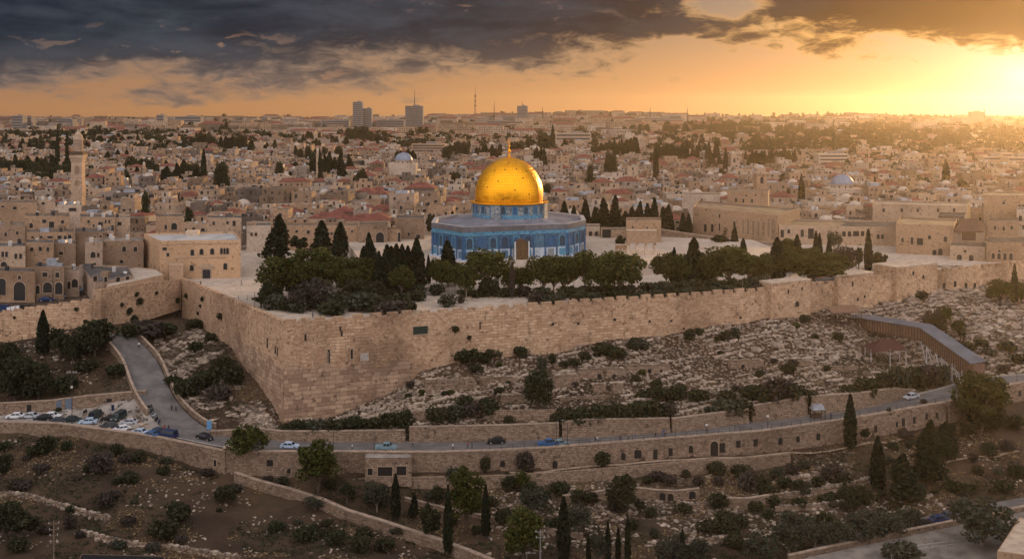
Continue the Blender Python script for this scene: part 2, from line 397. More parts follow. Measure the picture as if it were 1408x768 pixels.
def vn(X, Y, s, seed):                            # cheap value noise
    g = np.random.default_rng(seed).random((257, 257))
    x, y = np.abs(X / s + 500), np.abs(Y / s + 500); i, j = np.floor(x).astype(int), np.floor(y).astype(int)
    fx, fy_ = x - i, y - j; fx = fx*fx*(3-2*fx); fy_ = fy_*fy_*(3-2*fy_)
    a = g[i % 256, j % 256]; b = g[(i+1) % 256, j % 256]; c = g[i % 256, (j+1) % 256]; d = g[(i+1) % 256, (j+1) % 256]
    return (a*(1-fx)+b*fx)*(1-fy_) + (c*(1-fx)+d*fx)*fy_
def city_z(X, Y):
    base = np.interp(Y, [0,430,560,750,1000,1300,1700,2200,2800,3400,4200,5000,7000,12000], [PZ,PZ,-4,-6,-4,-1,2,5,9,13,10,5,5,5])
    u = X / np.maximum(Y, 1)
    w_ = np.clip((Y - 900) / 900, 0, 1)
    hill = 6 * np.exp(-((u - .02) / .12) ** 2) + 9 * np.exp(-((u - .36) / .16) ** 2) - 3 * np.exp(-((u - .22) / .05) ** 2) + 6*np.exp(-((u + .38) / .12) ** 2)
    nz = (vn(X, Y, 260, 3) - .5) * 14 + (vn(X, Y, 90, 4) - .5) * 5
    nz = nz + (vn(X, Y, 420, 8) - .5) * 18 * np.clip((Y-1900)/1100, 0, 1)
    left = np.where(Y < 430, np.clip((-X - 101) / 40, 0, 1) * -3.4, np.clip((-X - 101) / 40, 0, 1) * -3.4 * np.clip((600 - Y) / 170, 0, 1))
    return base + w_ * (hill * np.clip((Y-900)/1800, 0, 1.1) + nz) + left
def road_near(X, Y):                              # distance to and height of the nearest road centre line
    best = np.full(X.shape, 1e9); bz = np.zeros(X.shape); hw_ = np.ones(X.shape)
    for P, hw in ROADS:
        for a, b in zip(P[:-1], P[1:]):
            dx_, dy_ = b[0]-a[0], b[1]-a[1]; L2 = dx_*dx_+dy_*dy_
            t = np.clip(((X-a[0])*dx_ + (Y-a[1])*dy_) / L2, 0, 1)
            d = np.hypot(X-a[0]-t*dx_, Y-a[1]-t*dy_) - hw
            m_ = d < best; best = np.where(m_, d, best); bz = np.where(m_, a[2]+t*(b[2]-a[2]), bz)
    return best, bz
def ground(X, Y):
    X = np.atleast_1d(np.asarray(X, float)); Y = np.atleast_1d(np.asarray(Y, float))
    z = city_z(X, Y); out = ~inside(X, Y); n = out & (Y < 700)
    if n.any():
        x, y = X[n], Y[n]; zz = near_z(x, y)
        rough = (vn(x, y, 7, 5) - .5) * .9 + (vn(x, y, 2.6, 6) - .5) * .5
        d, rz = road_near(x, y)
        k = np.clip(d / 2.0, 0, 1)
        zz = zz + rough * np.clip(d / 4, 0, 1)
        fl = (d < 2.0) & ~((y < B1Y(x) + .1) & (y > B1Y(x) - 9)); zz = np.where(fl, (rz - .22) * (1-k) + zz * k, zz)
        far = np.clip((np.abs(x) - 200) / 200, 0, 1)
        z[n] = zz * (1 - far) + np.clip(zz, -36, -3) * far
    return z
def gz(x, y): return float(ground([x], [y])[0])
def hit(px, py, d0=165.0, d1=600.0):              # where the ray of a pixel meets the ground
    Y = np.arange(d0, d1, .5); X = (px - 704) / F * Y; z = ZC - (py - HZ) / F * Y
    b = np.nonzero(z < ground(X, Y))[0]
    i = b[0] if len(b) else len(Y) - 1
    return Vector((X[i], Y[i], float(ground(X[i:i+1], Y[i:i+1])[0])))
# ---------------------------------------------------------------- the ground sheet
Ys = np.concatenate((np.arange(120, 452, .85), 452 * np.exp(np.linspace(0, math.log(4750/452), 120))))
Us = np.concatenate((np.linspace(-1.15, -.61, 40), np.linspace(-.60, .60, 490), np.linspace(.61, 1.15, 40)))
gy, gu = np.meshgrid(Ys, Us, indexing='ij'); gx = gu * gy
GZ = ground(gx.ravel(), gy.ravel())
nr, nc = gx.shape
me = bpy.data.meshes.new('ground'); idx = np.arange(nr * nc).reshape(nr, nc)
qf = np.stack((idx[:-1, :-1], idx[:-1, 1:], idx[1:, 1:], idx[1:, :-1]), -1).reshape(-1, 4)
me.from_pydata(np.stack((gx.ravel(), gy.ravel(), GZ), -1).tolist(), [], qf.tolist())
me.polygons.foreach_set('use_smooth', np.ones(len(qf), bool))
# cover: red = stony, green = scrub and dry grass
gX, gY = gx.ravel(), gy.ravel()
PX, PY = 704 + F * gX / gY, HZ + F * (ZC - GZ) / gY
stony = np.zeros(len(GZ)); grass = np.zeros(len(GZ)); woods = np.zeros(len(GZ))
ins = inside(gX, gY)
north = (gY > B0Y(gX)) & ~ins & (gX > -60)
stony[north] = .9
stony[~ins & (gX > 95) & (gY > 300)] = .75
stony[~ins & (gX < -60) & (gY > 262) & (gX > -105)] = .5
south = (gY < B1Y(gX) - 2)
stony[south] = .28; grass[south] = .5
stony[south & (gX > 0) & (gX < 80) & (gY > 225)] = .55
grass[~ins & ~south & (gX < -85)] = .8
hillside = (gY > 1300) & (gX / gY > .1); grass[hillside] = .6
stony[ins & (gY < 1500)] = .55
ca = me.color_attributes.new('cover', 'FLOAT_COLOR', 'POINT')
ca.data.foreach_set('color', np.stack((stony, grass, woods, np.ones(len(GZ))), -1).ravel())
gm, t, p = newmat('ground')
pos = t.node('ShaderNodeNewGeometry').outputs['Position']
cov_ = t.node('ShaderNodeSeparateColor', {0: t.node('ShaderNodeVertexColor', layer_name='cover').outputs[0]})
nb = t.noise(pos, .06, 6, .6); nm = t.noise(pos, .45, 5, .6); nf = t.noise(pos, 2.2, 4, .65)
earth = t.mix(t.ss(nb, .35, .65), (.032, .019, .0115), (.062, .038, .022))
gr = t.mix(t.ss(nm, .35, .65), (.075, .046, .024), (.030, .027, .014))
c = t.mix(t.m('MULTIPLY', cov_.outputs[1], t.ss(t.noise(pos, .09, 5, .6), .40, .60)), earth, gr)
vor = t.node('ShaderNodeTexVoronoi', {'Vector': pos, 'Scale': 1.1, 'Randomness': 1.0})
rock = t.mix(t.ss(t.noise(pos, 1.2, 4), .3, .7), (.12, .09, .066), (.27, .21, .155))
stone_amt = t.m('ADD', t.m('MULTIPLY', cov_.outputs[0], .75), t.m('SUBTRACT', t.m('MULTIPLY', t.m('ADD', nm, nf), .5), .5))
mask = t.m('MULTIPLY', t.ss(stone_amt, .30, .55), t.ss(vor.outputs[0], .50, .34))
c = t.mix(mask, c, rock)
dim = t.noise(pos, .9, 4, .6)
c = t.mix(t.m('MULTIPLY', t.ss(dim, .58, .72), .6), c, (.035, .030, .020))
t.put(p.inputs['Base Color'], c); p.inputs['Roughness'].default_value = .95
bump(t, p, t.m('ADD', t.m('MULTIPLY', mask, .8), t.m('ADD', nf, nm)), .8, .3)
me.materials.append(gm)
tag(link('ground', me), kind='structure')

# the hill the photograph is taken from
hy = np.array([-340,-260,-180,-100,-40,0,40,80,105,121]); hz = np.array([66,76,78,70,55,44,29,13,1,0])
hx = np.linspace(-420, 420, 60); b = MB()
edge = ground(hx, np.full(60, 121.0))
def hill_z(i, k):
    if hy[k] > 115: return edge[i] - .05
    return hz[k] + (edge[i] + 33)*max(0, (hy[k]-40)/81) - abs(hx[i])*.03 + 4*math.sin(hx[i]*.03+hy[k]*.05) - (34*max(0, (hy[k]-60)/60) if hy[k] > 60 else 0)
for k in range(len(hy)-1):
    for i in range(59): b.face([(hx[i],hy[k],hill_z(i,k)),(hx[i+1],hy[k],hill_z(i+1,k)),(hx[i+1],hy[k+1],hill_z(i+1,k+1)),(hx[i],hy[k+1],hill_z(i,k+1))], 0, None, True)
tag(b.build('hillside', gm), kind='structure')
hm = bpy.data.materials.new('haze'); hm.use_nodes = True; t = NT(hm.node_tree); t.n.clear()
pv = t.node('ShaderNodeVolumePrincipled', {'Color': (.97, .83, .66, 1), 'Density': HAZE, 'Anisotropy': .80})
t.l.new(pv.outputs[0], t.node('ShaderNodeOutputMaterial').inputs['Volume'])
b = MB(); b.box(0, 2230, -45, 106, 11400, 5250, 0, 0, bottom=True)
tag(b.build('haze', hm), kind='stuff')
# ---------------------------------------------------------------- stone
S_WALL = masonry('wall_stone', ((.34,.21,.125), (.53,.37,.24), (.20,.135,.09)), .92, .46, .024, .75, .12, 1.0, .42, True)
S_OLD = masonry('old_stone', ((.235,.15,.10), (.41,.285,.19), (.13,.09,.06)), 2.3, 1.05, .05, .6, .12, .8, .5)
S_RET = masonry('field_stone', ((.19,.13,.088), (.32,.232,.165), (.075,.054,.038)), .75, .42, .05, .5, .12, .9, .65)
S_HOUSE = masonry('house_stone', ((.35,.23,.145), (.44,.30,.195), (.25,.165,.11)), .9, .45, .02, .6, .03, .5, .4)
S_PALE = plain('pale_stone', (.40,.315,.235), .9, var=.18, scale=.6)
S_COPE = plain('coping_stone', (.26,.195,.145), .9, var=.25, scale=.8)
M_DARK = plain('dark_opening', (.018,.016,.015), .5)
M_TRIM = plain('stone_trim', (.33,.24,.165), .9, var=.15, scale=.9)
M_WOOD = plain('brown_wood', (.075,.045,.028), .8, var=.3, scale=1.5)
M_IRON = plain('dark_iron', (.03,.03,.032), .6, .3)
M_LEAD = plain('grey_lead', (.17,.18,.205), .55, .2, .2, .5)
def wall_strip(mb, pts, th=2.6, mi=0, inward=1, step=4.0):
    """a wall along pts (x, y, top z, base z); thickness goes to the left of the direction of travel"""
    u = 0
    P = []
    for a, b in zip(pts[:-1], pts[1:]):
        n = max(1, int(math.hypot(b[0]-a[0], b[1]-a[1]) / step))
        for k in range(n): P.append([a[i] + (b[i]-a[i]) * k / n for i in range(4)])
    P.append(list(pts[-1]))
    N = []
    for i in range(len(P)):
        a, b = P[max(0, i-1)], P[min(len(P)-1, i+1)]
        L = math.hypot(b[0]-a[0], b[1]-a[1]); N.append((-(b[1]-a[1])/L * th * inward, (b[0]-a[0])/L * th * inward))
    for i in range(len(P)-1):
        a, b = P[i], P[i+1]; L = math.hypot(b[0]-a[0], b[1]-a[1])
        ai = (a[0]+N[i][0], a[1]+N[i][1]); bi = (b[0]+N[i+1][0], b[1]+N[i+1][1])
        mb.face([(a[0],a[1],a[3]), (b[0],b[1],b[3]), (b[0],b[1],b[2]), (a[0],a[1],a[2])], mi, [(u,a[3]),(u+L,b[3]),(u+L,b[2]),(u,a[2])])
        mb.face([(a[0],a[1],a[2]), (b[0],b[1],b[2]), (*bi,b[2]), (*ai,a[2])], mi, [(u,0),(u+L,0),(u+L,th),(u,th)])
        mb.face([(*bi,b[3]), (*ai,a[3]), (*ai,a[2]), (*bi,b[2])], mi, [(u+L,b[3]),(u,a[3]),(u,a[2]),(u+L,b[2])])
        u += L
    for i, f in ((0, 1), (len(P)-1, 0)):
        a = P[i]; ai = (a[0]+N[i][0], a[1]+N[i][1])
        q = [(a[0],a[1],a[3]), (a[0],a[1],a[2]), (*ai,a[2]), (*ai,a[3])]
        mb.face(q if f else q[::-1], mi, [(0,a[3]),(0,a[2]),(th,a[2]),(th,a[3])])
    return P, N
def merlons(mb, pts, w=3.0, gap=.75, h=1.0, th=.9, mi=0, rnd=random, skip=.0):
    for a, b in zip(pts[:-1], pts[1:]):
        L = math.hypot(b[0]-a[0], b[1]-a[1]); ang = math.atan2(b[1]-a[1], b[0]-a[0]); n = int(L / (w + gap))
        for k in range(n):
            t = (k + .5) / n
            if rnd.random() < skip: continue
            hh = h * rnd.uniform(.75, 1.1); z = a[2] + (b[2]-a[2]) * t
            nx, ny = -math.sin(ang), math.cos(ang)
            mb.box(a[0] + (b[0]-a[0])*t + nx*(th/2+.004), a[1] + (b[1]-a[1])*t + ny*(th/2+.004), z-.2, z+hh, w*rnd.uniform(.9,1.05), th, ang, mi)
def opening(parent, pos, ang, w, h, kind='rect', name='window', depth=.10, mat=None, frame=True, fw=.16):
    """a window or door: dark pane inside a proud stone surround; pos = centre of its foot on the wall face, ang = direction along the face"""
    pane = MB(); fr = MB()
    prof = [(-w/2, 0), (w/2, 0)]
    if kind == 'arch':
        prof += [(w/2*math.cos(a), h - w/2 + w/2*math.sin(a)) for a in np.linspace(0, math.pi, 9)]
    elif kind == 'point':
        prof += [(w/2, h*.62), (w*.33, h*.85), (0, h), (-w*.33, h*.85), (-w/2, h*.62)]
    else: prof += [(w/2, h), (-w/2, h)]
    pane.face([(x, -.03, z) for x, z in prof], 0)
    ca, sa = math.cos(ang), math.sin(ang)
    o = link(name, pane.mesh(name, mat or M_DARK), parent)
    pl = parent.matrix_world.inverted() if False else None
    o.location = (pos[0], pos[1], pos[2]); o.rotation_euler = (0, 0, ang)
    if frame:
        n = len(prof); cxx, czz = 0, h/2
        outer = [(x + fw * (1 if x > 1e-6 else -1 if x < -1e-6 else 0), z + (fw if z > h*.55 else (-fw if z < .01 else 0))) for x, z in prof]
        for i in range(n):
            j = (i+1) % n
            a, b, c_, d = prof[i], prof[j], outer[j], outer[i]
            fr.face([(d[0], -depth, d[1]), (c_[0], -depth, c_[1]), (b[0], -depth, b[1]), (a[0], -depth, a[1])])
            fr.face([(a[0], -depth, a[1]), (b[0], -depth, b[1]), (b[0], 0, b[1]), (a[0], 0, a[1])])
            fr.face([(d[0], 0, d[1]), (c_[0], 0, c_[1]), (c_[0], -depth, c_[1]), (d[0], -depth, d[1])])
        link('frame', fr.mesh('frame', M_TRIM), o)
    return o
# ---------------------------------------------------------------- the esplanade and the ground inside the walls
M_PLAZA = masonry('plaza_paving', ((.34,.28,.225), (.43,.355,.285), (.27,.22,.175)), 2.4, 2.4, .03, .28, .02, .2, .35)
b = MB()
plz = [(-55,268.5),(73,316.5),(174,372.5),(215,392),(215,436),(140,448),(20,452),(-80,446),(-112,420),(-108,360),(-100,336)]
b.face([(x, y, PZ+.12) for x, y in plz], 0, [(x, y) for x, y in plz])
tag(b.build('esplanade_pavement', M_PLAZA), kind='structure')
# upper terrace round the shrine
b = MB()
ter = [(-48,352),(-30,346),(60,352),(96,376),(92,418),(60,432),(-40,434),(-62,410)]
b.prism(ter, PZ, 2.5, 0)
tag(b.build('terrace_pavement', M_PLAZA), kind='structure')
# ---------------------------------------------------------------- the great retaining walls
def zb_line(pxs, pys, Df): return [(at(x, y, Df(x)), ) for x, y in zip(pxs, pys)]
def make_wall(name, label, line, mer=None, mats=(S_WALL, S_OLD), th=2.6, cat='wall', group=None):
    x0, y0 = line[0][0], line[0][1]
    root = thing(name, (x0, y0, line[0][3]), 0, label, cat, group)
    off = Vector((-x0, -y0, -line[0][3]))
    b = MB(); wall_strip(b, [(p[0]+off.x, p[1]+off.y, p[2]+off.z, p[3]+off.z) for p in line], th)
    b.build('masonry', list(mats), root)
    if mer:
        b = MB(); merlons(b, [(p[0]+off.x, p[1]+off.y, p[2]+off.z) for p in line], **mer); b.build('parapet', S_WALL, root)
    return root, off
sline = []
for px, py in [(390,581)] + SBASE[1:]:
    D = sw_D(px); p = at(px, py, D); sline.append((p.x, p.y, 0.0, p.z - 1.6))
sline[0] = (CORNER[0], CORNER[1], 0.0, -26.0)
sline.append((215.0, 389.3, .2, -8.0)); sline.append((330, 440, .4, -6))
south, so_off = make_wall('city_wall', 'long tan city wall with slotted parapet running from the sharp corner to the far right', sline, dict(w=2.7, gap=.75, h=1.15), group='old city walls')
wline = []
for px, py in WBASE:
    D = ww_D(px); p = at(px, py, D); wline.append((p.x, p.y, 0.0, p.z - 1.8))
wline[-1] = (CORNER[0]-.01, CORNER[1]+.01, 0.0, -26.0)
west, we_off = make_wall('city_wall', 'receding city wall face between the sharp corner and the inner corner by the gated building', wline, dict(w=2.4, gap=.35, h=.7), group='old city walls')
inner, in_off = make_wall('city_wall', 'plain weathered city wall with caper bushes below the low row of flats', [(-114.2, 303, 2.2, -10), (-101.6, 335, 0.0, -9)], dict(w=2.2, gap=.3, h=.45), group='old city walls')
outer, ou_off = make_wall('city_wall', 'lower tan city wall below the arcaded houses at far left', [(-200, 305, -6, -15), (-143, 305, -4.4, -14.6), (-114.2, 305, -.5, -9.5)], dict(w=2.6, gap=.3, h=.5), group='old city walls')
# old large courses near the corner, 6 cm proud of the wall
def course_panel(parent, off, px0, px1, zt, zb, mi_mat, Df, name='old_courses'):
    b = MB(); n = 26
    xs = np.linspace(px0, px1, n + 1); u = 0
    dn = None
    for i in range(n):
        D0, D1 = Df(xs[i]), Df(xs[i+1]); a = Vector(((xs[i]-704)/F*D0, D0, 0)); c = Vector(((xs[i+1]-704)/F*D1, D1, 0)); L = (c-a).length
        d = (c-a).normalized(); nrm = Vector((d.y, -d.x, 0)) * .06
        zt0, zt1 = zt(i/n), zt((i+1)/n); zb0, zb1 = zb(i/n), zb((i+1)/n)
        q = [(a.x+nrm.x+off.x, a.y+nrm.y+off.y, zb0+off.z), (c.x+nrm.x+off.x, c.y+nrm.y+off.y, zb1+off.z), (c.x+nrm.x+off.x, c.y+nrm.y+off.y, zt1+off.z), (a.x+nrm.x+off.x, a.y+nrm.y+off.y, zt0+off.z)]
        b.face(q, 0, [(u, zb0), (u+L, zb1), (u+L, zt1), (u, zt0)])
        e = [Vector(q[3]), Vector(q[2]), Vector(q[2]) - nrm, Vector(q[3]) - nrm]; b.face(e, 0, [(u,0),(u+L,0),(u+L,.06),(u,.06)])
        u += L
    return b.build(name, mi_mat, parent)
course_panel(south, so_off, 390.2, 566, lambda s: -10.6 + round(1.6*math.sin(s*23)+.8*math.sin(s*41))*.55 - s*1.2, lambda s: -27 + s*5, S_OLD, sw_D)
course_panel(west, we_off, 320, 389.6, lambda s: -8.6 - s*2.2 + round(1.4*math.sin(s*19))*.55, lambda s: -19 - s*8, S_OLD, ww_D)
SANG = math.atan2(48, 129); WANG = math.atan2(CORNER[1]-WE[1], CORNER[0]-WE[0])
def on_south(px, py, w, h, kind='rect', name='window', fr=True, mat=None):
    D = sw_D(px); p = at(px, py, D); ang = SANG if px < 1060 else math.atan2(56, 101)
    return opening(south, (p.x+so_off.x + math.sin(ang)*.08, p.y+so_off.y - math.cos(ang)*.08, p.z+so_off.z), ang, w, h, kind, name, frame=fr, mat=mat)
on_south(441, 501, 3.4, 4.6, 'point', 'blocked_gate', True, plain('blocking_stone', (.30,.19,.12), .9, var=.25, scale=1.2))
on_south(451.5, 499, .75, 3.4); on_south(483.5, 493, .6, 2.4); on_south(501, 495, 2.0, 1.8, 'rect', 'patched_panel', True, plain('grey_patch', (.30,.27,.24), .9, var=.3, scale=1.5))
on_south(578, 459, 3.9, 2.0, 'rect', 'wide_opening', True, plain('dark_green_shutter', (.018,.028,.02), .6))
on_south(420, 468, .45, 1.5, fr=False); on_south(470, 462, .4, 1.4, fr=False); on_south(468, 455, .4, 1.2, fr=False); on_south(660, 452, .35, 1.8, fr=False); on_south(1164, 420, .9, 1.1, 'arch', fr=False)
for px, py, r in ((760,447,.9),(795,446,.8),(845,441,1.0),(893,443,.8),(923,442,.7),(940,453,.7),(1018,438,.9)): on_south(px, py, .5*r+.3, .8*r, 'rect', 'putlog_hole', False)
for px, py in ((1298,396),(1313,394),(1328,396),(1340,396)): on_south(px, py, 1.3, 1.9, 'arch', 'arrow_slit', False)
for px, py, w_, h_ in ((368,478,.5,2.6),(379,486,.5,2.0),(382,488,.4,2.0)):
    D = ww_D(px); p = at(px, py, D); opening(west, (p.x+we_off.x-.1, p.y+we_off.y-.1, p.z+we_off.z), WANG, w_, h_, 'rect', 'window', frame=False)
# square towers on the wall
def tower(px0, px1, pyt, pyb, label, slits, dpt=5.0):
    D = sw_D((px0+px1)/2); zt = at(px0, pyt, D-1.5).z; zbm = at(px0, pyb, D).z - 2
    xa, xb = (px0-704)/F*sw_D(px0), (px1-704)/F*sw_D(px1); ya, yb = sw_D(px0), sw_D(px1)
    ang = math.atan2(yb-ya, xb-xa); L = math.hypot(xb-xa, yb-ya); cx, cy = (xa+xb)/2, (ya+yb)/2
    nx, ny = math.sin(ang), -math.cos(ang)
    root = thing('wall_tower', (cx + nx*1.4 - nx*dpt/2, cy + ny*1.4 - ny*dpt/2, zbm), ang, label, 'tower', 'square towers of the city wall')
    b = MB(); b.box(0, 0, 0, zt-zbm-.4, L, dpt, 0, 0); b.build('masonry', S_WALL, root)
    b = MB(); b.box(0, 0, zt-zbm-.4, zt-zbm, L+.3, dpt+.3, 0, 0); b.build('cap', S_PALE, root)
    for sx, z, ww, hh in slits: opening(root, (sx*L/2, -dpt/2-.02, z*(zt-zbm)), 0, ww, hh, 'arch', 'window', frame=False)
    return root
tower(1056,1110,386,436,'squat square wall tower with pale flat cap right of the tree line', ((-.15,.72,.7,1.2),(.3,.4,1.5,1.6),(.55,.75,.6,1.1)))
tower(1148,1196,376,424,'taller square wall tower with pale flat cap behind the covered ramp', ((-.2,.7,.8,1.6),(.1,.35,.9,1.0),(.5,.4,.8,.9)))
tower(1228,1284,364,408,'broad low wall tower under a cream slab roof at right', ((-.2,.75,.9,1.2),(.3,.62,.9,1.3)), 9.0)
# ---------------------------------------------------------------- the octagonal shrine
def tile_mat(name, c1, c2, c3, su, sv, grout=.08):
    m_, t, p = newmat(name)
    uv = t.node('ShaderNodeUVMap').outputs[0]
    s = t.node('ShaderNodeSeparateXYZ', {0: uv})
    v = t.comb(t.m('MULTIPLY', s.outputs[0], su), t.m('MULTIPLY', s.outputs[1], sv), 0)
    vo = t.node('ShaderNodeTexVoronoi', {'Vector': v, 'Scale': 1.0, 'Randomness': .35}, feature='F1')
    n = t.noise(uv, 1.1, 5, .6)
    c = t.mix(t.ss(vo.outputs[0], .25, .5), c1, c2)
    c = t.mix(t.ss(n, .48, .62), c, c3)
    c = t.mix(t.ss(t.noise(uv, .35, 4), .5, .75, 0, .5), c, tuple(x*.5 for x in c1))
    t.put(p.inputs['Base Color'], c); p.inputs['Roughness'].default_value = .38; p.inputs['Specular IOR Level'].default_value = .5
    return m_
T_BLUE = tile_mat('blue_tile', (.026,.075,.14), (.06,.155,.235), (.05,.085,.10), 1.6, 1.6)
T_BAND = tile_mat('turquoise_band', (.025,.13,.24), (.09,.25,.34), (.03,.085,.18), 2.4, 2.0)
T_GREY = tile_mat('patterned_tile', (.07,.10,.13), (.27,.28,.26), (.04,.08,.13), 2.2, 2.2)
T_PILASTER = tile_mat('deep_blue_tile', (.014,.055,.14), (.03,.105,.21), (.01,.04,.09), 2.5, 2.5)
M_MARBLE = plain('white_marble', (.36,.41,.47), .45, var=.3, scale=.5)
M_GLASS = plain('dark_lattice', (.03,.05,.075), .35, var=.5, scale=3)
M_PORCH = plain('brown_porch', (.085,.05,.022), .7, var=.45, scale=2.0)
gm_, t, p = newmat('gold_leaf')
uv = t.node('ShaderNodeUVMap').outputs[0]
br = t.node('ShaderNodeTexBrick', {'Vector': uv, 'Color1': (0,0,0,1), 'Color2': (1,1,1,1), 'Mortar': (.5,.5,.5,1), 'Scale': 1.0, 'Mortar Size': .035, 'Mortar Smooth': .4, 'Brick Width': 1.15, 'Row Height': 1.0}, offset=0.0)
wn = t.noise(uv, .5, 4, .6)
c = t.mix(t.m('ADD', t.m('MULTIPLY', br.outputs[0], .45), t.m('MULTIPLY', wn, .5)), (.74,.30,.006), (.95,.46,.016))
c = t.mix(t.m('MULTIPLY', br.outputs[1], .75), c, (.36,.19,.01))
t.put(p.inputs['Base Color'], c); p.inputs['Metallic'].default_value = .82
t.put(p.inputs['Roughness'], t.lin(br.outputs[0], 0, 1, .30, .46))
bump(t, p, t.m('ADD', t.m('MULTIPLY', br.outputs[1], -1), t.m('MULTIPLY', wn, .8)), .35, .12)
M_GOLD = gm_
DC = Vector((-1.0, 386.5))
half = [Vector((-16.0, 359.0)), Vector((19.0, 370.0)), Vector((25.6, 382.0)), Vector((25.9, 399.0))]
octa = half + [Vector((14.0, 414.0)), Vector((-21.0, 404.0)), Vector((-27.6, 392.0)), Vector((-27.4, 374.0))]
octa = [(v - DC) for v in octa]
shrine = thing('octagonal_shrine', (DC.x, DC.y, 2.5), 0, 'octagonal blue tiled shrine under a great golden dome', 'shrine')
def ring(k): return [(v.x*k, v.y*k) for v in octa]
def oct_band(name, z0, z1, k, mat, parent=None, lid=False):
    b = MB(); b.prism(ring(k), z0, z1, 0) if lid else None
    if not lid:
        pts = ring(k); u = 0
        for i in range(8):
            a, c_ = pts[i], pts[(i+1) % 8]; b.quadn((*a, z0), (*c_, z0), (*c_, z1), (*a, z1), 0, (u, z0)); u += math.hypot(c_[0]-a[0], c_[1]-a[1])
    return b.build(name, mat, parent or shrine)
oct_band('plinth', -.3, .35, 1.035, M_MARBLE, lid=True)
oct_band('marble_wall', .35, 3.5, 1.0, M_MARBLE)
oct_band('tile_wall', 3.5, 8.1, .999, T_BLUE)
oct_band('cornice', 8.1, 8.6, 1.012, T_BAND, lid=True); oct_band('frieze', 8.6, 9.5, 1.004, T_BAND)
oct_band('parapet', 9.5, 11.2, 1.012, plain('slate_parapet', (.105,.10,.108), .6, .15, .25, .4))
b = MB()                                            # parapet top and inner face, then the leaded roof rising to the drum
o_, i_ = ring(1.012), ring(.955)
for k in range(8):
    j = (k+1) % 8
    b.face([(*o_[k], 11.2), (*o_[j], 11.2), (*i_[j], 11.2), (*i_[k], 11.2)]); b.face([(*i_[j], 9.6), (*i_[k], 9.6), (*i_[k], 11.2), (*i_[j], 11.2)])
b.build('coping', plain('pale_coping', (.27,.26,.265), .7), shrine)
m_, t, p = newmat('roof_lead'); pos = t.node('ShaderNodeTexCoord').outputs['Object']
wv = t.node('ShaderNodeTexWave', {'Vector': t.node('ShaderNodeUVMap').outputs[0], 'Scale': .55, 'Distortion': .3}); n = t.noise(pos, .25, 5, .6)
t.put(p.inputs['Base Color'], t.mix(t.ss(n, .3, .7), (.12,.125,.15), (.20,.205,.235))); p.inputs['Roughness'].default_value = .5; p.inputs['Metallic'].default_value = .15
bump(t, p, wv.outputs[1], .5, .1)
b = MB()
for k in range(8):
    j = (k+1) % 8; N_ = 6
    for q in range(N_):
        a = Vector(i_[k]).lerp(Vector(i_[j]), q/N_); c_ = Vector(i_[k]).lerp(Vector(i_[j]), (q+1)/N_)
        ia, ic = a.normalized()*12.9, c_.normalized()*12.9; s_ = k*20+q*3.4
        b.face([(*a, 9.9), (*c_, 9.9), (*ic, 12.3), (*ia, 12.3)], 0, [(s_,0),(s_+3.4,0),(s_+3.2,12),(s_,12)])
b.build('roof', m_, shrine)
# pilasters and arched windows of each face
for k in range(8):
    a, c_ = octa[k], octa[(k+1) % 8]; L = (c_-a).length; d = (c_-a)/L; ang = math.atan2(d.y, d.x); nrm = Vector((d.y, -d.x))
    n = max(3, round(L / 4.3)); n += (n % 2 == 0)
    pb, wb = MB(), MB()
    for q in range(n + 1):
        w_ = .85 if q in (0, n) else .55
        s = min(max(L*q/n, w_*.5), L - w_*.5); pt = a + d*s + nrm*.09
        pb.box(pt.x, pt.y, .35, 8.1, w_, .3, ang, 0)
    pb.build('pilasters', T_PILASTER, shrine)
    for q in range(n):
        s = L*(q+.5)/n; w_ = L/n
        if k == 0 and q == n - 3: continue            # the porch stands here
        pt = a + d*s + nrm*.05
        o = opening(shrine, (pt.x, pt.y, 3.9), ang, w_*.50, 3.5, 'arch', 'arched_window', .16, [M_GLASS, T_PILASTER, M_GLASS][(q + k) % 3], True, .3)
        for ch in o.children: ch.data.materials[0] = [T_BAND, T_PILASTER][(q+k) % 2]
        if w_ > 3.0:
            pm = MB(); pm.face([(-w_*.27, -.02, 0), (w_*.27, -.02, 0), (w_*.27, -.02, 2.3), (-w_*.27, -.02, 2.3)])
            o = pm.build('marble_panel', [T_BLUE, T_BAND, T_GREY][(q*2+k) % 3], shrine); o.location = (pt.x, pt.y, .75); o.rotation_euler = (0, 0, ang)
M_PORCHC = plain('grey_marble', (.40,.40,.40), .5)
# the brown arched porch
a, c_ = octa[0], octa[1]; d = (c_-a).normalized(); nrm = Vector((d.y, -d.x)); ang = math.atan2(d.y, d.x)
pp = a + d * (19.6) + nrm * 1.0
b = MB(); prof = [(-2.1, 0), (2.1, 0), (2.1, 4.7)] + [(2.1*math.cos(x), 4.7 + 2.1*math.sin(x)*1.0) for x in np.linspace(.3, math.pi-.3, 7)] + [(-2.1, 4.7)]
fr_ = [Vector((pp.x, pp.y, 0)) + Vector((d.x*x + nrm.x*1.2, d.y*x + nrm.y*1.2, z)) for x, z in prof]; bk = [v - Vector((nrm.x*2.4, nrm.y*2.4, 0)) for v in fr_]
b.face(fr_, 0)
for i in range(len(fr_)): b.face([fr_[(i+1) % len(fr_)], fr_[i], bk[i], bk[(i+1) % len(fr_)]], 0)
porch = b.build('porch', M_PORCH, shrine)
for s_ in (-1, 1):
    b = MB(); q = pp + d*(2.4*s_) + nrm*1.1; b.box(q.x, q.y, 0, 6.0, .5, .5, ang, 0, taper=.92); b.build('porch_column', M_PORCHC, shrine)
sd_ = MB(); sd_.face([(-1, -.02, 0), (1, -.02, 0), (1, -.02, 1.9), (-1, -.02, 1.9)]); o = sd_.build('side_door', M_DARK, shrine)
q = a + d*13.4 + nrm*.12; o.location = (q.x, q.y, .5); o.rotation_euler = (0, 0, ang)
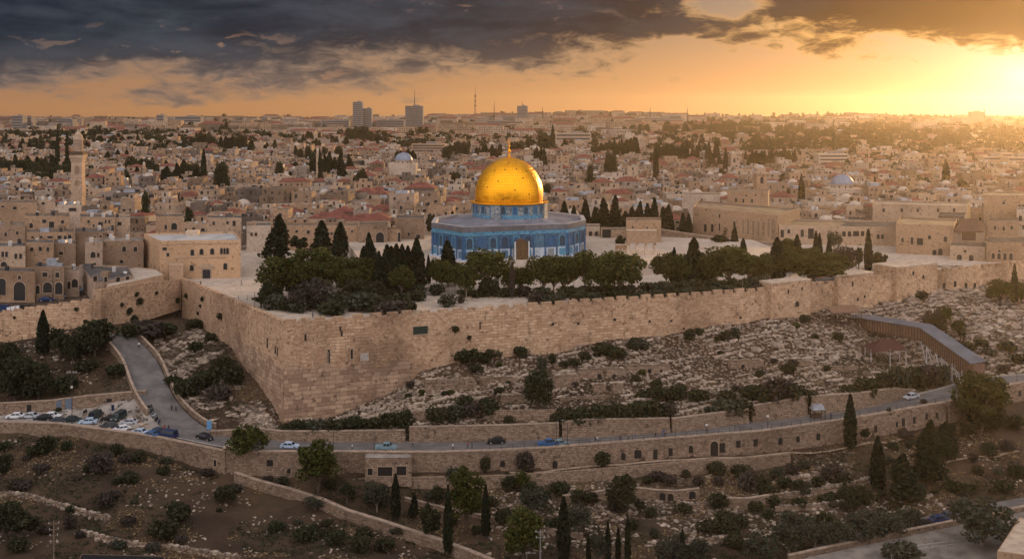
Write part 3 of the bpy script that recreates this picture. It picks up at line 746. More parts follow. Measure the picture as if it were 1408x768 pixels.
# drum
ND = 16
def drum(name, prof, mat, sm=False, n=64): b = MB(); b.lathe(prof, n, mi=0, smooth=sm, uvm=2*math.pi*12.5); return b.build(name, mat, shrine)
drum('drum_base', [(12.95,12.1),(12.95,13.4),(12.75,13.45)], T_BAND, True)
drum('drum', [(12.7,13.4),(12.7,16.7)], T_GREY, True)
drum('drum_cornice', [(12.75,16.6),(13.0,16.7),(13.0,17.0),(12.8,17.15),(12.8,17.4)], M_LEAD, True)
for k in range(20):
    a_ = 2*math.pi*(k+.5)/20
    o = opening(shrine, (12.78*math.cos(a_), 12.78*math.sin(a_), 13.9), a_+math.pi/2, 1.5, 2.5, 'arch', 'drum_window', .1, [M_GLASS, T_PILASTER][k % 2], True, .3)
    for ch in o.children: ch.data.materials[0] = T_BAND
for a_ in (R(-110), R(-20), R(70), R(160)):
    b = MB(); b.box(13.0*math.cos(a_), 13.0*math.sin(a_), 12.0, 17.0, 1.5, 3.4, a_, 0); b.build('buttress', T_GREY, shrine)
b = MB(); b.lathe([(12.6,17.15),(13.9,17.2),(13.9,17.5),(12.4,17.62)], 64); b.build('gilded_rim', M_GOLD, shrine)
prof = [(11.85,17.6),(12.0,19.0),(12.03,20.4),(11.9,22.0),(11.45,23.9),(10.7,25.7),(9.6,27.6),(8.1,29.4),(6.7,30.6),(5.1,31.6),(3.3,32.35),(1.6,32.85),(.5,33.1),(.3,33.2)]
pz = [prof[0]]
for (r0, z0), (r1, z1) in zip(prof[:-1], prof[1:]): pz += [((r0+r1)/2 + .02, (z0+z1)/2), (r1, z1)]
b = MB(); b.lathe(pz, 72, smooth=True, uvm=76)
dome = b.build('golden_dome', M_GOLD, shrine, weld=True)
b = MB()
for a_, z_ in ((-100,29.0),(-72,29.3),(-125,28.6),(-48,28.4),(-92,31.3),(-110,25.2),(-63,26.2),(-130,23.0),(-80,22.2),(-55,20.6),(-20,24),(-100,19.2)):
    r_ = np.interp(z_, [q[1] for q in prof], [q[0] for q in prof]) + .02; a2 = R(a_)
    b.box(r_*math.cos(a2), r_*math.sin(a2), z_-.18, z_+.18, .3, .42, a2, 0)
b.build('vents', plain('vent_brown', (.10,.05,.015), .6), dome)  # small dark brown vents on the dome
b = MB(); b.lathe([(.32,33.0),(.5,33.4),(.18,33.8),(.16,34.4),(.55,34.9),(.62,35.3),(.3,35.8),(.14,36.0),(.14,36.4),(.4,36.8),(.38,37.1),(.1,37.4),(.08,38.0),(0,38.9)], 14)
fin = b.build('finial', M_GOLD, shrine)
b = MB()
for k in range(12):
    a0, a1 = R(-60 + k*27), R(-60 + (k+1)*27); b.tube((.55*math.cos(a0), 0, 38.6 + .55*math.sin(a0)), (.55*math.cos(a1), 0, 38.6 + .55*math.sin(a1)), .09, n=5)
b.build('crescent', M_GOLD, fin)
# ---------------------------------------------------------------- roads and paved ground
am, t, p = newmat('asphalt')
pos = t.node('ShaderNodeNewGeometry').outputs['Position']
c = t.mix(t.ss(t.noise(pos, .25, 5, .6), .35, .65), (.085,.080,.078), (.135,.125,.118))
c = t.mix(t.m('MULTIPLY', t.ss(t.noise(pos, .9, 4), .60, .68), .5), c, (.05,.048,.046))
t.put(p.inputs['Base Color'], c); p.inputs['Roughness'].default_value = .75; bump(t, p, t.noise(pos, 6, 3), .3, .03)
M_ASPH = am
M_LINE = plain('road_paint', (.62,.60,.55), .7, var=.25, scale=2)
M_KERB = plain('kerb_stone', (.30,.25,.20), .85, var=.2, scale=1)
M_LOT = plain('worn_concrete', (.24,.215,.19), .85, var=.25, scale=.35)
def ribbon(mb, P, o0, o1, dz=0.0, mi=0, h=0.0):
    """strip between offsets o0..o1 to the left of the line; h > 0 makes it a solid kerb"""
    T = np.gradient(P[:, :2], axis=0); T /= np.linalg.norm(T, axis=1)[:, None]; Nn = np.stack((-T[:, 1], T[:, 0]), 1)
    A_ = P[:, :2] + Nn*o0; B_ = P[:, :2] + Nn*o1; u = 0
    for i in range(len(P) - 1):
        L = float(np.linalg.norm(P[i+1,:2]-P[i,:2])); z0, z1 = P[i,2]+dz+h, P[i+1,2]+dz+h
        a, b_, c_, d = (*A_[i], z0), (*A_[i+1], z1), (*B_[i+1], z1), (*B_[i], z0)
        mb.face((a, b_, c_, d) if o1 > o0 else (b_, a, d, c_), mi, [(u,0),(u+L,0),(u+L,abs(o1-o0)),(u,abs(o1-o0))])
        if h:
            for q, w_ in ((a, b_), (c_, d)): mb.face(((q[0],q[1],q[2]-h), (w_[0],w_[1],w_[2]-h), w_, q), mi, [(u,0),(u+L,0),(u+L,h),(u,h)])
        u += L
for nm, (P, hw) in zip(('main_road', 'side_road', 'lower_road'), ROADS):
    b = MB(); ribbon(b, P, -hw, hw, .012 if nm != 'main_road' else .03); tag(b.build(nm, M_ASPH), kind='structure')
    if nm == 'main_road':
        k = MB(); ribbon(k, P, hw-.02, hw+.25, .0, 0, .13); tag(k.build('kerb', M_KERB), kind='structure')
        k = MB()
        for o_ in (-hw+.5, hw-.45): ribbon(k, P, o_, o_+.14, .036)
        tag(k.build('road_markings', M_LINE), kind='structure')
lot = [(-5,571,-23.4),(70,567.5,-23.3),(125,563.5,-23.2),(203,557,-22.8),(213,577,-23.9),(226,592,-24.2),(240,604,-24.7),(200,596,-24.2),(162,592,-23.9),(100,583,-23.6),(-5,581,-23.5)]
# car park laid over the ground as a draped sheet
b = MB()
LP = [(atz(x,y,z).x, atz(x,y,z).y) for x, y, z in lot]
xs_ = np.arange(-130, -72, .9); ys_ = np.arange(248, 284, .9)
for x in xs_:
    for y in ys_:
        q = [(x,y),(x+.9,y),(x+.9,y+.9),(x,y+.9)]
        if any(inside(np.array([a_]), np.array([c_]), LP)[0] for a_, c_ in q): b.face([(a_, c_, gz(a_, c_) + .16) for a_, c_ in q], 0, q)
tag(b.build('car_park_pavement', M_LOT), kind='structure')
# forecourt at lower right
b = MB(); fp = [(1100,772,-30.9),(1180,754,-30.6),(1262,737,-30.1),(1330,722,-29.9),(1420,704,-29.5),(1560,735,-29.3),(1560,800,-29.6),(1100,800,-31)]
b.face([tuple(atz(x,y,z)) for x, y, z in fp][::-1] if False else [tuple(atz(x,y,z)+Vector((0,0,.5))) for x, y, z in fp], 0, [(atz(x,y,z).x, atz(x,y,z).y) for x,y,z in fp])
tag(b.build('forecourt_pavement', plain('forecourt_paving', (.165,.145,.125), .85, var=.35, scale=.3)), kind='structure')
# dirt paths on the slopes
M_PATH = plain('trodden_path', (.27,.20,.14), .95, var=.2, scale=.6)
def path(pxs, wd):
    P = np.array([tuple(hit(x, y)) for x, y in pxs]); P = smooth_line(P, 5); P[:,2] = ground(P[:,0], P[:,1]) + .12
    b = MB(); ribbon(b, P, -wd/2, wd/2, .05); tag(b.build('footpath', M_PATH), kind='structure')
path([(1300,638),(1330,631),(1372,628),(1400,621)], 1.0)
path([(700,652.5),(786,645),(879,637),(1056,628),(1181,613),(1230,607),(1250,598)], 1.1)
path([(1000,748),(1060,735),(1120,722),(1165,720)], .8)
# ---------------------------------------------------------------- retaining and garden walls below the city wall
def curve_wall(name, label, P, th, mats, cap=True, cat='wall', group=None, capm=None):
    """P: (x, y, top, base); outward face to the right of travel"""
    x0, y0, z0 = P[0][0], P[0][1], P[0][3]
    root = thing(name, (x0, y0, z0), 0, label, cat, group); off = Vector((-x0, -y0, -z0))
    Q = [(a+off.x, b_+off.y, c_+off.z, d+off.z) for a, b_, c_, d in P]
    b = MB(); wall_strip(b, Q, th); b.build('masonry', mats, root)
    if cap:
        b = MB(); CQ = [(q[0], q[1], q[2]+.18, q[2]+.003) for q in Q]
        sh = []
        for i, q in enumerate(CQ):
            a, c_ = CQ[max(0,i-1)], CQ[min(len(CQ)-1,i+1)]; L = math.hypot(c_[0]-a[0], c_[1]-a[1]); sh.append((q[0]+(c_[1]-a[1])/L*.07, q[1]-(c_[0]-a[0])/L*.07, q[2], q[3]))
        wall_strip(b, sh, th+.14); b.build('coping', capm or S_COPE, root)
    return root, off
def face_opening(root, off, P, px, py, w, h, kind='arch', name='window', mat=None, fr=True):
    """opening centred on pixel (px, py) of the wall whose outward line is P"""
    u = (px-704)/F
    for a, c_ in zip(P[:-1], P[1:]):
        d = seg_D(px, (a[0],a[1]), (c_[0],c_[1])); x = u*d
        if min(a[0],c_[0])-.01 <= x <= max(a[0],c_[0])+.01: break
    ang = math.atan2(c_[1]-a[1], c_[0]-a[0]); z = ZC-(py-HZ)/F*d - h/2
    return opening(root, (x+off.x+math.sin(ang)*.03, d+off.y-math.cos(ang)*.03, z+off.z), ang, w, h, kind, name, mat=mat, frame=fr)
def b1pt(x, base): 
    y = float(B1Y(x)); top = float(np.interp(x, [q[0] for q in B1], [q[2] for q in B1])); h = float(np.interp(x, h1x, h1v))
    return (x, y-.55, top, top-.9-h-1.2)
P1 = [b1pt(x, 0) for x in (-175,-150,-123,-109,-95,-88,-82,-76,-70,-64.6)]
w1, o1 = curve_wall('retaining_wall', 'rough stone retaining wall curving round the parked cars', P1, 1.1, S_RET, group='walls along the road')
P2 = [b1pt(x, 0) for x in (-63.4,-58,-46,-30,-17,-5,8,20,30,45,58,70,80,95,106)]
w2, o2 = curve_wall('retaining_wall', 'long road wall pierced by a row of dark arched openings', P2, 1.1, S_RET, group='walls along the road')
P3 = [b1pt(x, 0) for x in (107,113,120,131,160,200)]
w3, o3 = curve_wall('retaining_wall', 'short length of road wall behind the big pine at far right', P3, 1.1, S_RET, group='walls along the road')
for px, py, w_, h_, k in ((371,636,1.4,1.4,'rect'),(397,647,.8,1.1,'arch'),(621,640,.7,1.0,'rect'),(691,637,1.1,1.4,'arch'),(763,638,1.1,1.7,'arch'),(857,627,1.0,1.6,'arch'),(877,624,1.6,1.9,'rect'),
                       (901,624,1.0,2.2,'rect'),(922,621,.9,1.7,'rect'),(950,617,1.0,1.7,'arch'),(993,615,1.3,2.2,'rect'),(1015,610,1.0,1.6,'rect'),(1039,608,1.0,1.6,'rect'),(1073,606,1.1,1.7,'arch'),
                       (1097,603,.9,1.4,'arch'),(1125,600,1.0,1.6,'rect'),(1204,589,.8,1.7,'rect'),(1233,583,.6,1.2,'rect'),(1242,580,.9,1.8,'rect'),(1257,577,.8,1.7,'arch'),(1274,572,.8,1.5,'arch'),(1288,570,.8,1.4,'arch')):
    if px < 400 or px > 640: face_opening(w2, o2, P2, px, py, w_, h_, k, fr=False)
face_opening(w2, o2, P2, 982, 616, 1.9, 3.4, 'arch', 'doorway')
for px, py in ((1402,540),(1404,556)): face_opening(w3, o3, P3, px, py, .9, 1.4, 'arch', fr=False)
# end block of the left wall
e = atz(314, 618, -24.5); b = MB(); root = thing('wall_pier', (e.x, e.y, -32), R(6), 'square stone pier with a small window ending the car park wall', 'pier'); b.box(0, 0, 0, 8.1, 1.9, 1.9, 0, 0); b.build('masonry', S_RET, root)
b = MB(); b.box(0, 0, 8.1, 8.35, 2.1, 2.1); b.build('coping', S_PALE, root)
face_opening(w1, o1, P1, 296, 636, .8, 1.5, 'rect')
# second terrace wall
PB = [(x, y-.5, z+.25, z-float(np.interp(x, h2x, h2v))-1.0) for x, y, z in B2 if -34 <= x <= 80]
curve_wall('terrace_wall', 'rough dry stone terrace wall directly under the long road wall', PB, .8, S_RET, cap=False)
# walls on the uphill side of the road
def b0wall(x0, x1, label, extra=.7, n=5, tier=None):
    P = []
    for x in np.linspace(x0, x1, n):
        y = float(B0Y(x)); z = float(np.interp(x, [q[0] for q in B0], [q[2] for q in B0])); P.append((x, y-.35, z + float(np.interp((x0+x1)/2 if tier else x, h0x, h0v))+extra, z-1.0))
    return curve_wall('retaining_wall', label, P, .8, S_RET, cap=True, group='walls along the road')
b0wall(-72, -25, 'low stone wall with bushes on top below the sharp wall corner', .5, 9)
b0wall(-24, 11, 'tall pale retaining wall with a second wall set back above it', .2, 7, True)
b0wall(11.8, 37.2, 'mid height roadside wall overhung by dark bushes', .3, 7)
b0wall(37.9, 57, 'low pale roadside wall left of the kiosk', .2, 6)
b0wall(58, 72, 'roadside wall directly behind the small kiosk', .8, 4)
b0wall(73, 101, 'rubble roadside wall below the line of round trees near the ramp', .6, 7)
PT = [(x, float(B0Y(x))+3.2, gz(x, float(B0Y(x))+3.2)+2.3, gz(x, float(B0Y(x))+3.2)-1.2) for x in np.linspace(-23.5, 10.5, 8)]
curve_wall('terrace_wall', 'rough upper terrace wall set back above the tall pale roadside wall', PT, .8, S_RET, cap=False)
# side road walls
SR = ROADS[1][0]
T = np.gradient(SR[:, :2], axis=0); T /= np.linalg.norm(T, axis=1)[:, None]; Nn = np.stack((-T[:,1], T[:,0]), 1)
Rr = [(*(SR[i,:2] + Nn[i]*4.6), SR[i,2]+1.3, SR[i,2]-2) for i in range(len(SR)) if i < 22]
curve_wall('roadside_wall', 'low wall on the uphill side of the steep side road', Rr, .5, S_RET, group='walls of the side road')
Lr = [(*(SR[i,:2] - Nn[i]*4.9), SR[i,2]+1.2, SR[i,2]-2.5) for i in range(3, 17)]
curve_wall('roadside_wall', 'low wall on the car park side of the steep side road', Lr, .5, S_RET, group='walls of the side road')
# car park back wall with doors
Pk = []
for px, py, z in ((-60,574,-23.5),(0,571,-23.4),(70,567,-23.3),(125,563,-23.2),(200,556.5,-22.8)):
    a = atz(px, py, z); Pk.append((a.x, a.y, z+(2.9 if px < 90 else 3.5), z-1))
wk, ok_ = curve_wall('garden_wall', 'stone wall with wooden doors behind the parked cars', Pk, .9, S_RET)
M_DOORB = plain('blue_grey_door', (.10,.13,.17), .6); M_DOORW = plain('brown_door', (.07,.04,.025), .7)
for px, py, w_, h_, m_ in ((40,562,1.1,2.2,M_DARK),(81,557,1.1,2.4,M_DOORB),(94,556,1.5,3.0,M_DOORB),(150,553,1.2,2.1,M_DARK),(169,552,1.0,1.4,M_DARK),(181,550,1.6,2.4,M_DOORW),(193,549,1.7,2.5,M_DOORW)):
    face_opening(wk, ok_, Pk, px, py, w_, h_, 'rect', 'door', m_, fr=False)
# long diagonal wall
Pd = []
for px, py in ((322,664),(352,674),(400,687),(440,701),(477,716),(520,730),(567,746),(602,758),(640,772),(690,792)):
    a = hit(px, py); Pd.append((a.x, a.y, a.z+2.1, a.z-1.2))
curve_wall('garden_wall', 'long rough stone wall running diagonally down to the bottom edge', Pd, .9, S_RET)
ROUGH = []
# small terrace walls and ruins on the lower slope
def slope_wall(label, pts, h, name='terrace_wall', th=.6, wins=(), grp='low garden terrace walls', cap=True):
    P = []
    for px, py in pts:
        a = hit(px, py); P.append((a.x, a.y, a.z+h, a.z-.8))
    P = [P[0]] + [((a[0]+b_[0])/2, (a[1]+b_[1])/2, (a[2]+b_[2])/2, (a[3]+b_[3])/2) if False else b_ for a, b_ in zip(P[:-1], P[1:])]
    r, o = curve_wall(name, label, P, th, S_RET, cap=cap, group=grp); ROUGH.append(P) if not cap else None
    for px, py, w_, h_ in wins: face_opening(r, o, P, px, py, w_, h_, 'arch', 'doorway', fr=False)
slope_wall('pale low kerb wall slanting below the olive trees in front of the small road building', [(556,690),(610,704),(660,713),(702,722)], .7)
slope_wall('low wall left of the ruined arches on the lower slope', [(774,692),(815,688),(854,680)], 1.5)
slope_wall('ruined garden wall with three dark doorways on the lower slope', [(866,684),(900,687),(930,689),(962,686)], 2.1, wins=((911,682,1.3,1.6),(922,683,1.3,1.6),(952,680,1.4,1.7)))
slope_wall('broken retaining wall under the ruined doorways', [(930,700),(965,703),(985,699)], 1.4, cap=False)
slope_wall('small ruined wall with two doorways right of the ruined arches', [(1000,696),(1030,697),(1075,690)], 1.6, wins=((1032,693,1.1,1.3),(1044,692,1.1,1.3)))
slope_wall('short terrace wall holding round shrubs under the kiosk', [(1066,664),(1110,660),(1150,655)], 1.0, cap=False)
slope_wall('lower terrace wall crossing the shrub slope at right', [(1056,690),(1100,684),(1150,676),(1196,664)], 1.2, cap=False)
slope_wall('bottom terrace wall behind the olive trees at right', [(1066,704),(1120,702),(1170,696)], 1.1, cap=False)
slope_wall('low wall at the foot of the slope in front of the tall cypress group', [(890,752),(950,748),(1003,742)], .7, cap=False)
slope_wall('curving low wall near the bottom edge beside the power pole', [(735,728),(770,738),(800,742)], 1.0)
slope_wall('ragged terrace wall across the dark left hillside', [(0,682),(40,686),(90,700),(130,712),(150,716)], .8, cap=False)
slope_wall('lower ragged terrace wall on the dark left hillside', [(110,735),(180,752),(240,758),(330,772)], .8, cap=False)
# forecourt wall along the lower road
Pf = []
for px, py, z in ((1085,773,-31),(1200,748,-30.6),(1262,735,-30.1),(1330,721,-29.8),(1420,702,-29.4)):
    a = atz(px, py, z); Pf.append((a.x, a.y, z+1.2, z-1.5))
curve_wall('forecourt_wall', 'pale coped wall between the lower road and the paved forecourt', Pf, .6, S_RET)
# small building set into the road wall
def block(name, label, cat, pts, z0, z1, mat, roofm, par=.5, group=None):
    """a flat roofed building over a plan (ccw, first edge is the front); returns root, local plan"""
    cx = sum(p_[0] for p_ in pts)/len(pts); cy = sum(p_[1] for p_ in pts)/len(pts)
    root = thing(name, (cx, cy, z0), 0, label, cat, group); L = [(p_[0]-cx, p_[1]-cy) for p_ in pts]
    b = MB(); n = len(L); u = 0
    for i in range(n):
        a, c_ = L[i], L[(i+1)%n]; b.quadn((*a,-1.5), (*c_,-1.5), (*c_,z1-z0), (*a,z1-z0), 0, (u,0)); u += math.hypot(c_[0]-a[0], c_[1]-a[1])
    I = [(x*.985 - (.0), y*.97) for x, y in L]
    for i in range(n):
        a, c_, d, e_ = L[i], L[(i+1)%n], I[(i+1)%n], I[i]; h = z1-z0
        b.face([(*a,h),(*c_,h),(*d,h),(*e_,h)], 0, [(0,0),(1,0),(1,.3),(0,.3)]); b.face([(*d,h-par),(*e_,h-par),(*e_,h),(*d,h)], 0, [(0,0),(1,0),(1,.3),(0,.3)])
    b.build('wall', mat, root)
    b = MB(); b.face([(*q, z1-z0-par) for q in I], 0, [q for q in I]); b.build('roof', roofm, root)
    return root, L, (cx, cy, z0)
def block_win(root, L, c0, edge, px, py, w_, h_, kind='rect', name='window', mat=None, fr=True):
    a, c_ = L[edge], L[(edge+1) % len(L)]; A_ = (a[0]+c0[0], a[1]+c0[1]); B_ = (c_[0]+c0[0], c_[1]+c0[1])
    d = seg_D(px, A_, B_); x = (px-704)/F*d; ang = math.atan2(B_[1]-A_[1], B_[0]-A_[0]); z = ZC-(py-HZ)/F*d-h_/2
    return opening(root, (x-c0[0]+math.sin(ang)*.03, d-c0[1]-math.cos(ang)*.03, z-c0[2]), ang, w_, h_, kind, name, mat=mat, frame=fr)
def P_(px, D): return ((px-704)/F*D, D)
rt, L, c0 = block('roadside_building', 'small flat roofed stone building set into the road wall by the blue car', 'building', [P_(502,240.6), P_(566,240.6), P_(566,245.6), P_(502,245.6)], -29.2, -24.3, S_RET, M_LOT)
for px, py, w_, h_ in ((509,648,1.1,1.5),(529.5,647.5,3.2,2.0),(552,646.5,2.2,2.0)): block_win(rt, L, c0, 0, px, py, w_, h_)
# ---------------------------------------------------------------- landmark buildings inside the walls
HOUSE_MATS = []
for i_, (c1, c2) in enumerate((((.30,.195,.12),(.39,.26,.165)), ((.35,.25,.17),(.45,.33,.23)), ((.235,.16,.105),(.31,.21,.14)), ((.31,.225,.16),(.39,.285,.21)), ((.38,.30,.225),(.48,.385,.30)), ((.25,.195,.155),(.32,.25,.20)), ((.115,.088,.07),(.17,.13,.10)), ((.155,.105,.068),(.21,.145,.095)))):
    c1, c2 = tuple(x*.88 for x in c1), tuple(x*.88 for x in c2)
    HOUSE_MATS.append(masonry(['ochre_stone','cream_stone','brown_stone','pinkish_stone','pale_limestone','grey_stone','shaded_stone','shaded_brown_stone'][i_], (c1, c2, tuple(x*.7 for x in c1)), .8, .4, .018, .62, .03, .5, .4))
TONES = ['ochre', 'cream', 'brown', 'pinkish', 'pale', 'grey', 'shaded', 'dark brown']  # last two are darkened stone copies, shade of facades put into the colour
M_ROOFS = [plain('flat_roof_pale', (.17,.145,.12), .9, var=.4, scale=.25), plain('flat_roof_grey', (.075,.068,.064), .9, var=.45, scale=.25), plain('flat_roof_tan', (.115,.088,.064), .9, var=.4, scale=.25)]
M_RED = plain('red_roof_tiles', (.135,.046,.032), .85, var=.3, scale=.5)
M_WHITE = plain('white_paint', (.37,.355,.335), .6, var=.1)
M_DOMEW = plain('plaster_dome', (.34,.285,.23), .85, var=.2, scale=.8)
M_TIN = plain('sheet_metal', (.28,.30,.33), .5, .4, var=.25, scale=.8)
M_TANK = plain('black_tank', (.025,.025,.028), .5)
LAND = []                                         # (phrase, px, py) of things a label can point to
EXCL = []                                         # pixel / distance boxes kept clear of ordinary houses
def custom(name, label, cat, pts, z0, z1, mat, roofm, wins=(), par=.5, excl=True, group=None):
    r, L, c0 = block(name, label, cat, pts, z0, z1, mat, roofm, par, group)
    for w_ in wins: block_win(r, L, c0, *w_)
    if excl:
        ps = [704+F*p_[0]/p_[1] for p_ in pts]; ds = [p_[1] for p_ in pts]; EXCL.append((min(ps)-4, max(ps)+4, min(ds)-9, max(ds)+9))
    return r, L, c0
def top(py, D): return ZC - (py-HZ)/F*D
# the gated building on the plaza
D0, D1 = 341.5, 344.0
r, L, c0 = custom('gated_building', 'square two storey stone building with an arched black gate facing the plaza', 'building',
    [P_(220,D0), P_(331,D1), P_(322,367), P_(198,362)], PZ, top(331,D0), masonry('warm_ashlar', ((.40,.255,.145),(.50,.33,.20),(.28,.18,.11)), 1.1, .5, .012, .35, .03, .4, .3), plain('grey_roof_sheet', (.33,.33,.33), .7, var=.2, scale=.2), (
    (0,264.5,347,1.1,1.9,'arch'),(0,277.2,346,1.15,1.9,'arch'),(0,291.8,345.5,1.15,1.9,'arch'),(0,304.6,345,.8,1.9,'arch'),(0,308.8,345,.7,1.9,'arch'),(0,312.9,345,.85,1.9,'arch'),
    (0,263.8,368,1.15,1.8,'arch'),(0,309.8,366,1.15,2.0,'arch'),(0,226.5,342,1.3,.9),(0,231,350,.8,1.1),(3,203,362,.8,1.6),(3,208,365,.8,1.6),(3,213,372,.9,3)))
d_ = seg_D(284, P_(220,D0), P_(331,D1)); x_ = (284-704)/F*d_; an_ = math.atan2(D1-D0, P_(331,D1)[0]-P_(220,D0)[0])
opening(r, (x_-c0[0], d_-c0[1]-.03, .02), an_, 2.4, 2.9, 'rect', 'gate', mat=M_IRON, fw=.35)
b = MB(); b.face([(-2.7,-.2,3.4),(2.7,-.2,3.4),(1.9,-.2,4.4),(0,-.2,4.85),(-1.9,-.2,4.4)]); b.face([(2.7,-.2,3.4),(2.7,0,3.4),(1.9,0,4.4),(1.9,-.2,4.4)]); b.face([(1.9,-.2,4.4),(1.9,0,4.4),(0,0,4.85),(0,-.2,4.85)]); b.face([(0,-.2,4.85),(0,0,4.85),(-1.9,0,4.4),(-1.9,-.2,4.4)]); b.face([(-1.9,-.2,4.4),(-1.9,0,4.4),(-2.7,0,3.4),(-2.7,-.2,3.4)]); b.face([(-2.7,-.2,3.4),(-2.7,0,3.4),(2.7,0,3.4),(2.7,-.2,3.4)])
o = b.build('pediment', M_TRIM, r); o.location = (x_-c0[0], d_-c0[1], 0); o.rotation_euler = (0,0,an_)
for zz, hh in ((6.6,.16),(11.0,.2)):
    b = MB(); a_, e_ = Vector((*L[0],0)), Vector((*L[1],0)); m2 = (a_+e_)/2; b.box(m2.x, m2.y-.06, zz, zz+hh, (e_-a_).length*(.66 if zz < 8 else 1.0), .16, an_); b.build('string_course', M_TRIM, r)
b = MB(); b.box(L[0][0]+4.5, 15.5-8, 11.6, 13.2, 4, 3.5, an_); b.build('stair_cabin', S_PALE, r)
LAND.append(('gated building', 276, 350))
# the low buttress and ramp block beside it, and the flat terrace below
custom('stone_block', 'low sloping stone block against the corner of the gated building', 'building', [P_(233,335.5), P_(252,335.8), P_(252,340), P_(231,340)], PZ-2, 4.6, S_HOUSE, M_TRIM, par=.05)
custom('terrace_roof', 'low paved roof terrace behind the weathered inner wall', 'building', [P_(146,306.3), P_(225,329), P_(214,341), P_(186,345), P_(150,333)], -6, 2.6, S_HOUSE, M_PLAZA, par=.12)
# left quarter
lq = [
 ('arcaded house with one huge round arch over two doors', (-12,48), 372, 321, 8, 0, ((27,400,3.6,5.6,'arch'),(3,394,2.4,5.0,'arch'),(27,381,1.0,1.2,'arch')), -4.6),
 ('narrow arcaded house with two dark arches and two windows', (49,88), 366, 321, 8, 2, ((65.5,395,2.6,3.2,'arch'),(81,396,2.2,3.6,'arch'),(52,398,1.2,2.6,'arch'),(62,377.5,1.5,1.4),(79,378,1.2,1.5)), -4.2),
 ('small arcaded house with open arches behind the parked cars', (88.5,109), 371, 325, 8, 3, ((95,392,1.0,2.2),(103,389,2.0,2.6,'arch')), -4.2),
 ('pale corner house with paired arched windows above the big arch', (-20,35), 338, 345, 12, 1, ((4,349.5,.9,1.7),(9.2,349.5,.9,1.7),(22,352,.9,1.7,'arch'),(28.6,352,.9,1.7,'arch'),(5.5,363,2.0,1.6,'arch')), -5),
 ('square house with three small windows under a long terrace', (36,73), 333, 349, 11, 0, ((43.8,342.5,1.1,1.2),(55.6,342,1.1,1.4),(66,342.5,1.0,1.4)), -5),
 ('nearly blank walled brown house with one wide window', (74,104), 334, 352, 11, 2, ((84,348,1.6,1.0),), -5),
 ('tall narrow house with an arched window beside the roof terrace', (117,141), 333, 346, 12, 3, ((128,350,1.5,1.9,'arch'),(135.3,350.5,.8,1.4),(130.2,364.5,.9,1.5)), -5),
 ('wide weathered house of bare courses left of the gated building', (141.5,197), 331, 353, 12, 2, ((170.8,342.5,1.2,1.7),(186.3,342.5,1.2,1.6),(167,359.5,1.2,1.1)), -5),
 ('long house with a row of five shaded windows', (37,102), 319, 373, 13, 0, ((45,328,1.2,1.8,'arch'),(56.7,327,1.2,1.5,'arch'),(69,327.5,1.9,1.6),(82,327.5,1.4,1.9),(90,327.5,1.0,1.7),(96,325.5,1.2,1.4)), -5),
 ('plain house with one window right of the five window house', (103.5,144), 318, 376, 12, 2, ((138.5,326,.9,1.5),(131,325,.5,.9)), -5),
 ('small house with a dark recessed porch', (145,157), 317, 378, 10, 3, ((150,326,2.0,2.2),), -5),
 ('broad ochre house with one large dark window and an arched one', (35,96), 297, 396, 14, 0, ((43,310,1.2,1.9,'arch'),(61,304,1.4,1.3),(71,309,1.8,2.4),(86,305,1.1,1.2),(62,315.5,.9,.9),(75,316,.7,.7)), -6),
 ('ochre house with a pair of narrow windows near its corner', (110,158), 298, 398, 14, 0, ((122,304.5,1.0,1.0),(138.3,308.5,1.8,1.8),(145.5,304.5,.7,1.3),(150.5,304.5,.7,1.3),(129,310,.7,1.0)), -6),
 ('small cream house with a single wide window', (158.5,179), 299, 399, 12, 1, ((164.5,307.3,1.4,1.3),), -6),
 ('low brown house with two windows at the left edge', (-20,34), 309, 392, 12, 2, ((8,322,1.0,1.5,'arch'),(24,320,1.0,1.2)), -6),
 ('long tan house with two tiny windows high on a blank wall', (-10,51), 278, 424, 12, 0, ((20.5,286,1.5,1.2),(4,284,1.2,.8)), -6),
 ('taller cream house with a single window beside the long tan one', (52,76), 275, 427, 12, 1, ((59.5,279.5,1.1,1.0),), -6),
 ('pale house with one very wide window', (78.5,112), 281, 424, 12, 4, ((100,288,3.0,1.3),), -6),
 ('cream house with an arched doorway and a narrow window above the gated building', (214,252), 297, 408, 12, 0, ((239.5,311,2.2,2.6,'arch'),(228,312,.9,1.6)), -4),
 ('cream house with one dark window behind the gated roof', (285,332), 299, 412, 12, 1, ((294,307,.9,1.4),(313,306,.9,1.2),(322,307,1.2,2.0)), -4),
 ('low pale house with white parapet right of the gated building', (339,372), 310, 405, 14, 4, ((352,322,.9,1.2),(346,322,.8,1.2)), -2),
]
for label, (x0, x1), yt, D, dep, ti, wins, z0 in lq:
    yaw = random.uniform(-1.2, 1.2)
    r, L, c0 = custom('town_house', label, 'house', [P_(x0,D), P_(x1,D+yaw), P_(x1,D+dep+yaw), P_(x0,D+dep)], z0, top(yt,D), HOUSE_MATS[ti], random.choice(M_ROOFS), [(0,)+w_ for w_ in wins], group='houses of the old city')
r, L, c0 = custom('corner_house', 'long low house turning a sharp corner above the lower wall', 'house', [P_(109,345), P_(131,308.5), P_(183,322), P_(176,342)], -4, 3.4, HOUSE_MATS[3], M_ROOFS[1],
    ((1,130.5,383,1.4,1.5),(1,145,384,1.2,1.5),(1,162,384,1.5,1.4),(1,175,383.5,1.4,1.5),(0,114,383,.9,1.4),(0,118,387,.9,1.4),(0,118,403,.9,1.4),(0,124,405,.9,1.6)))
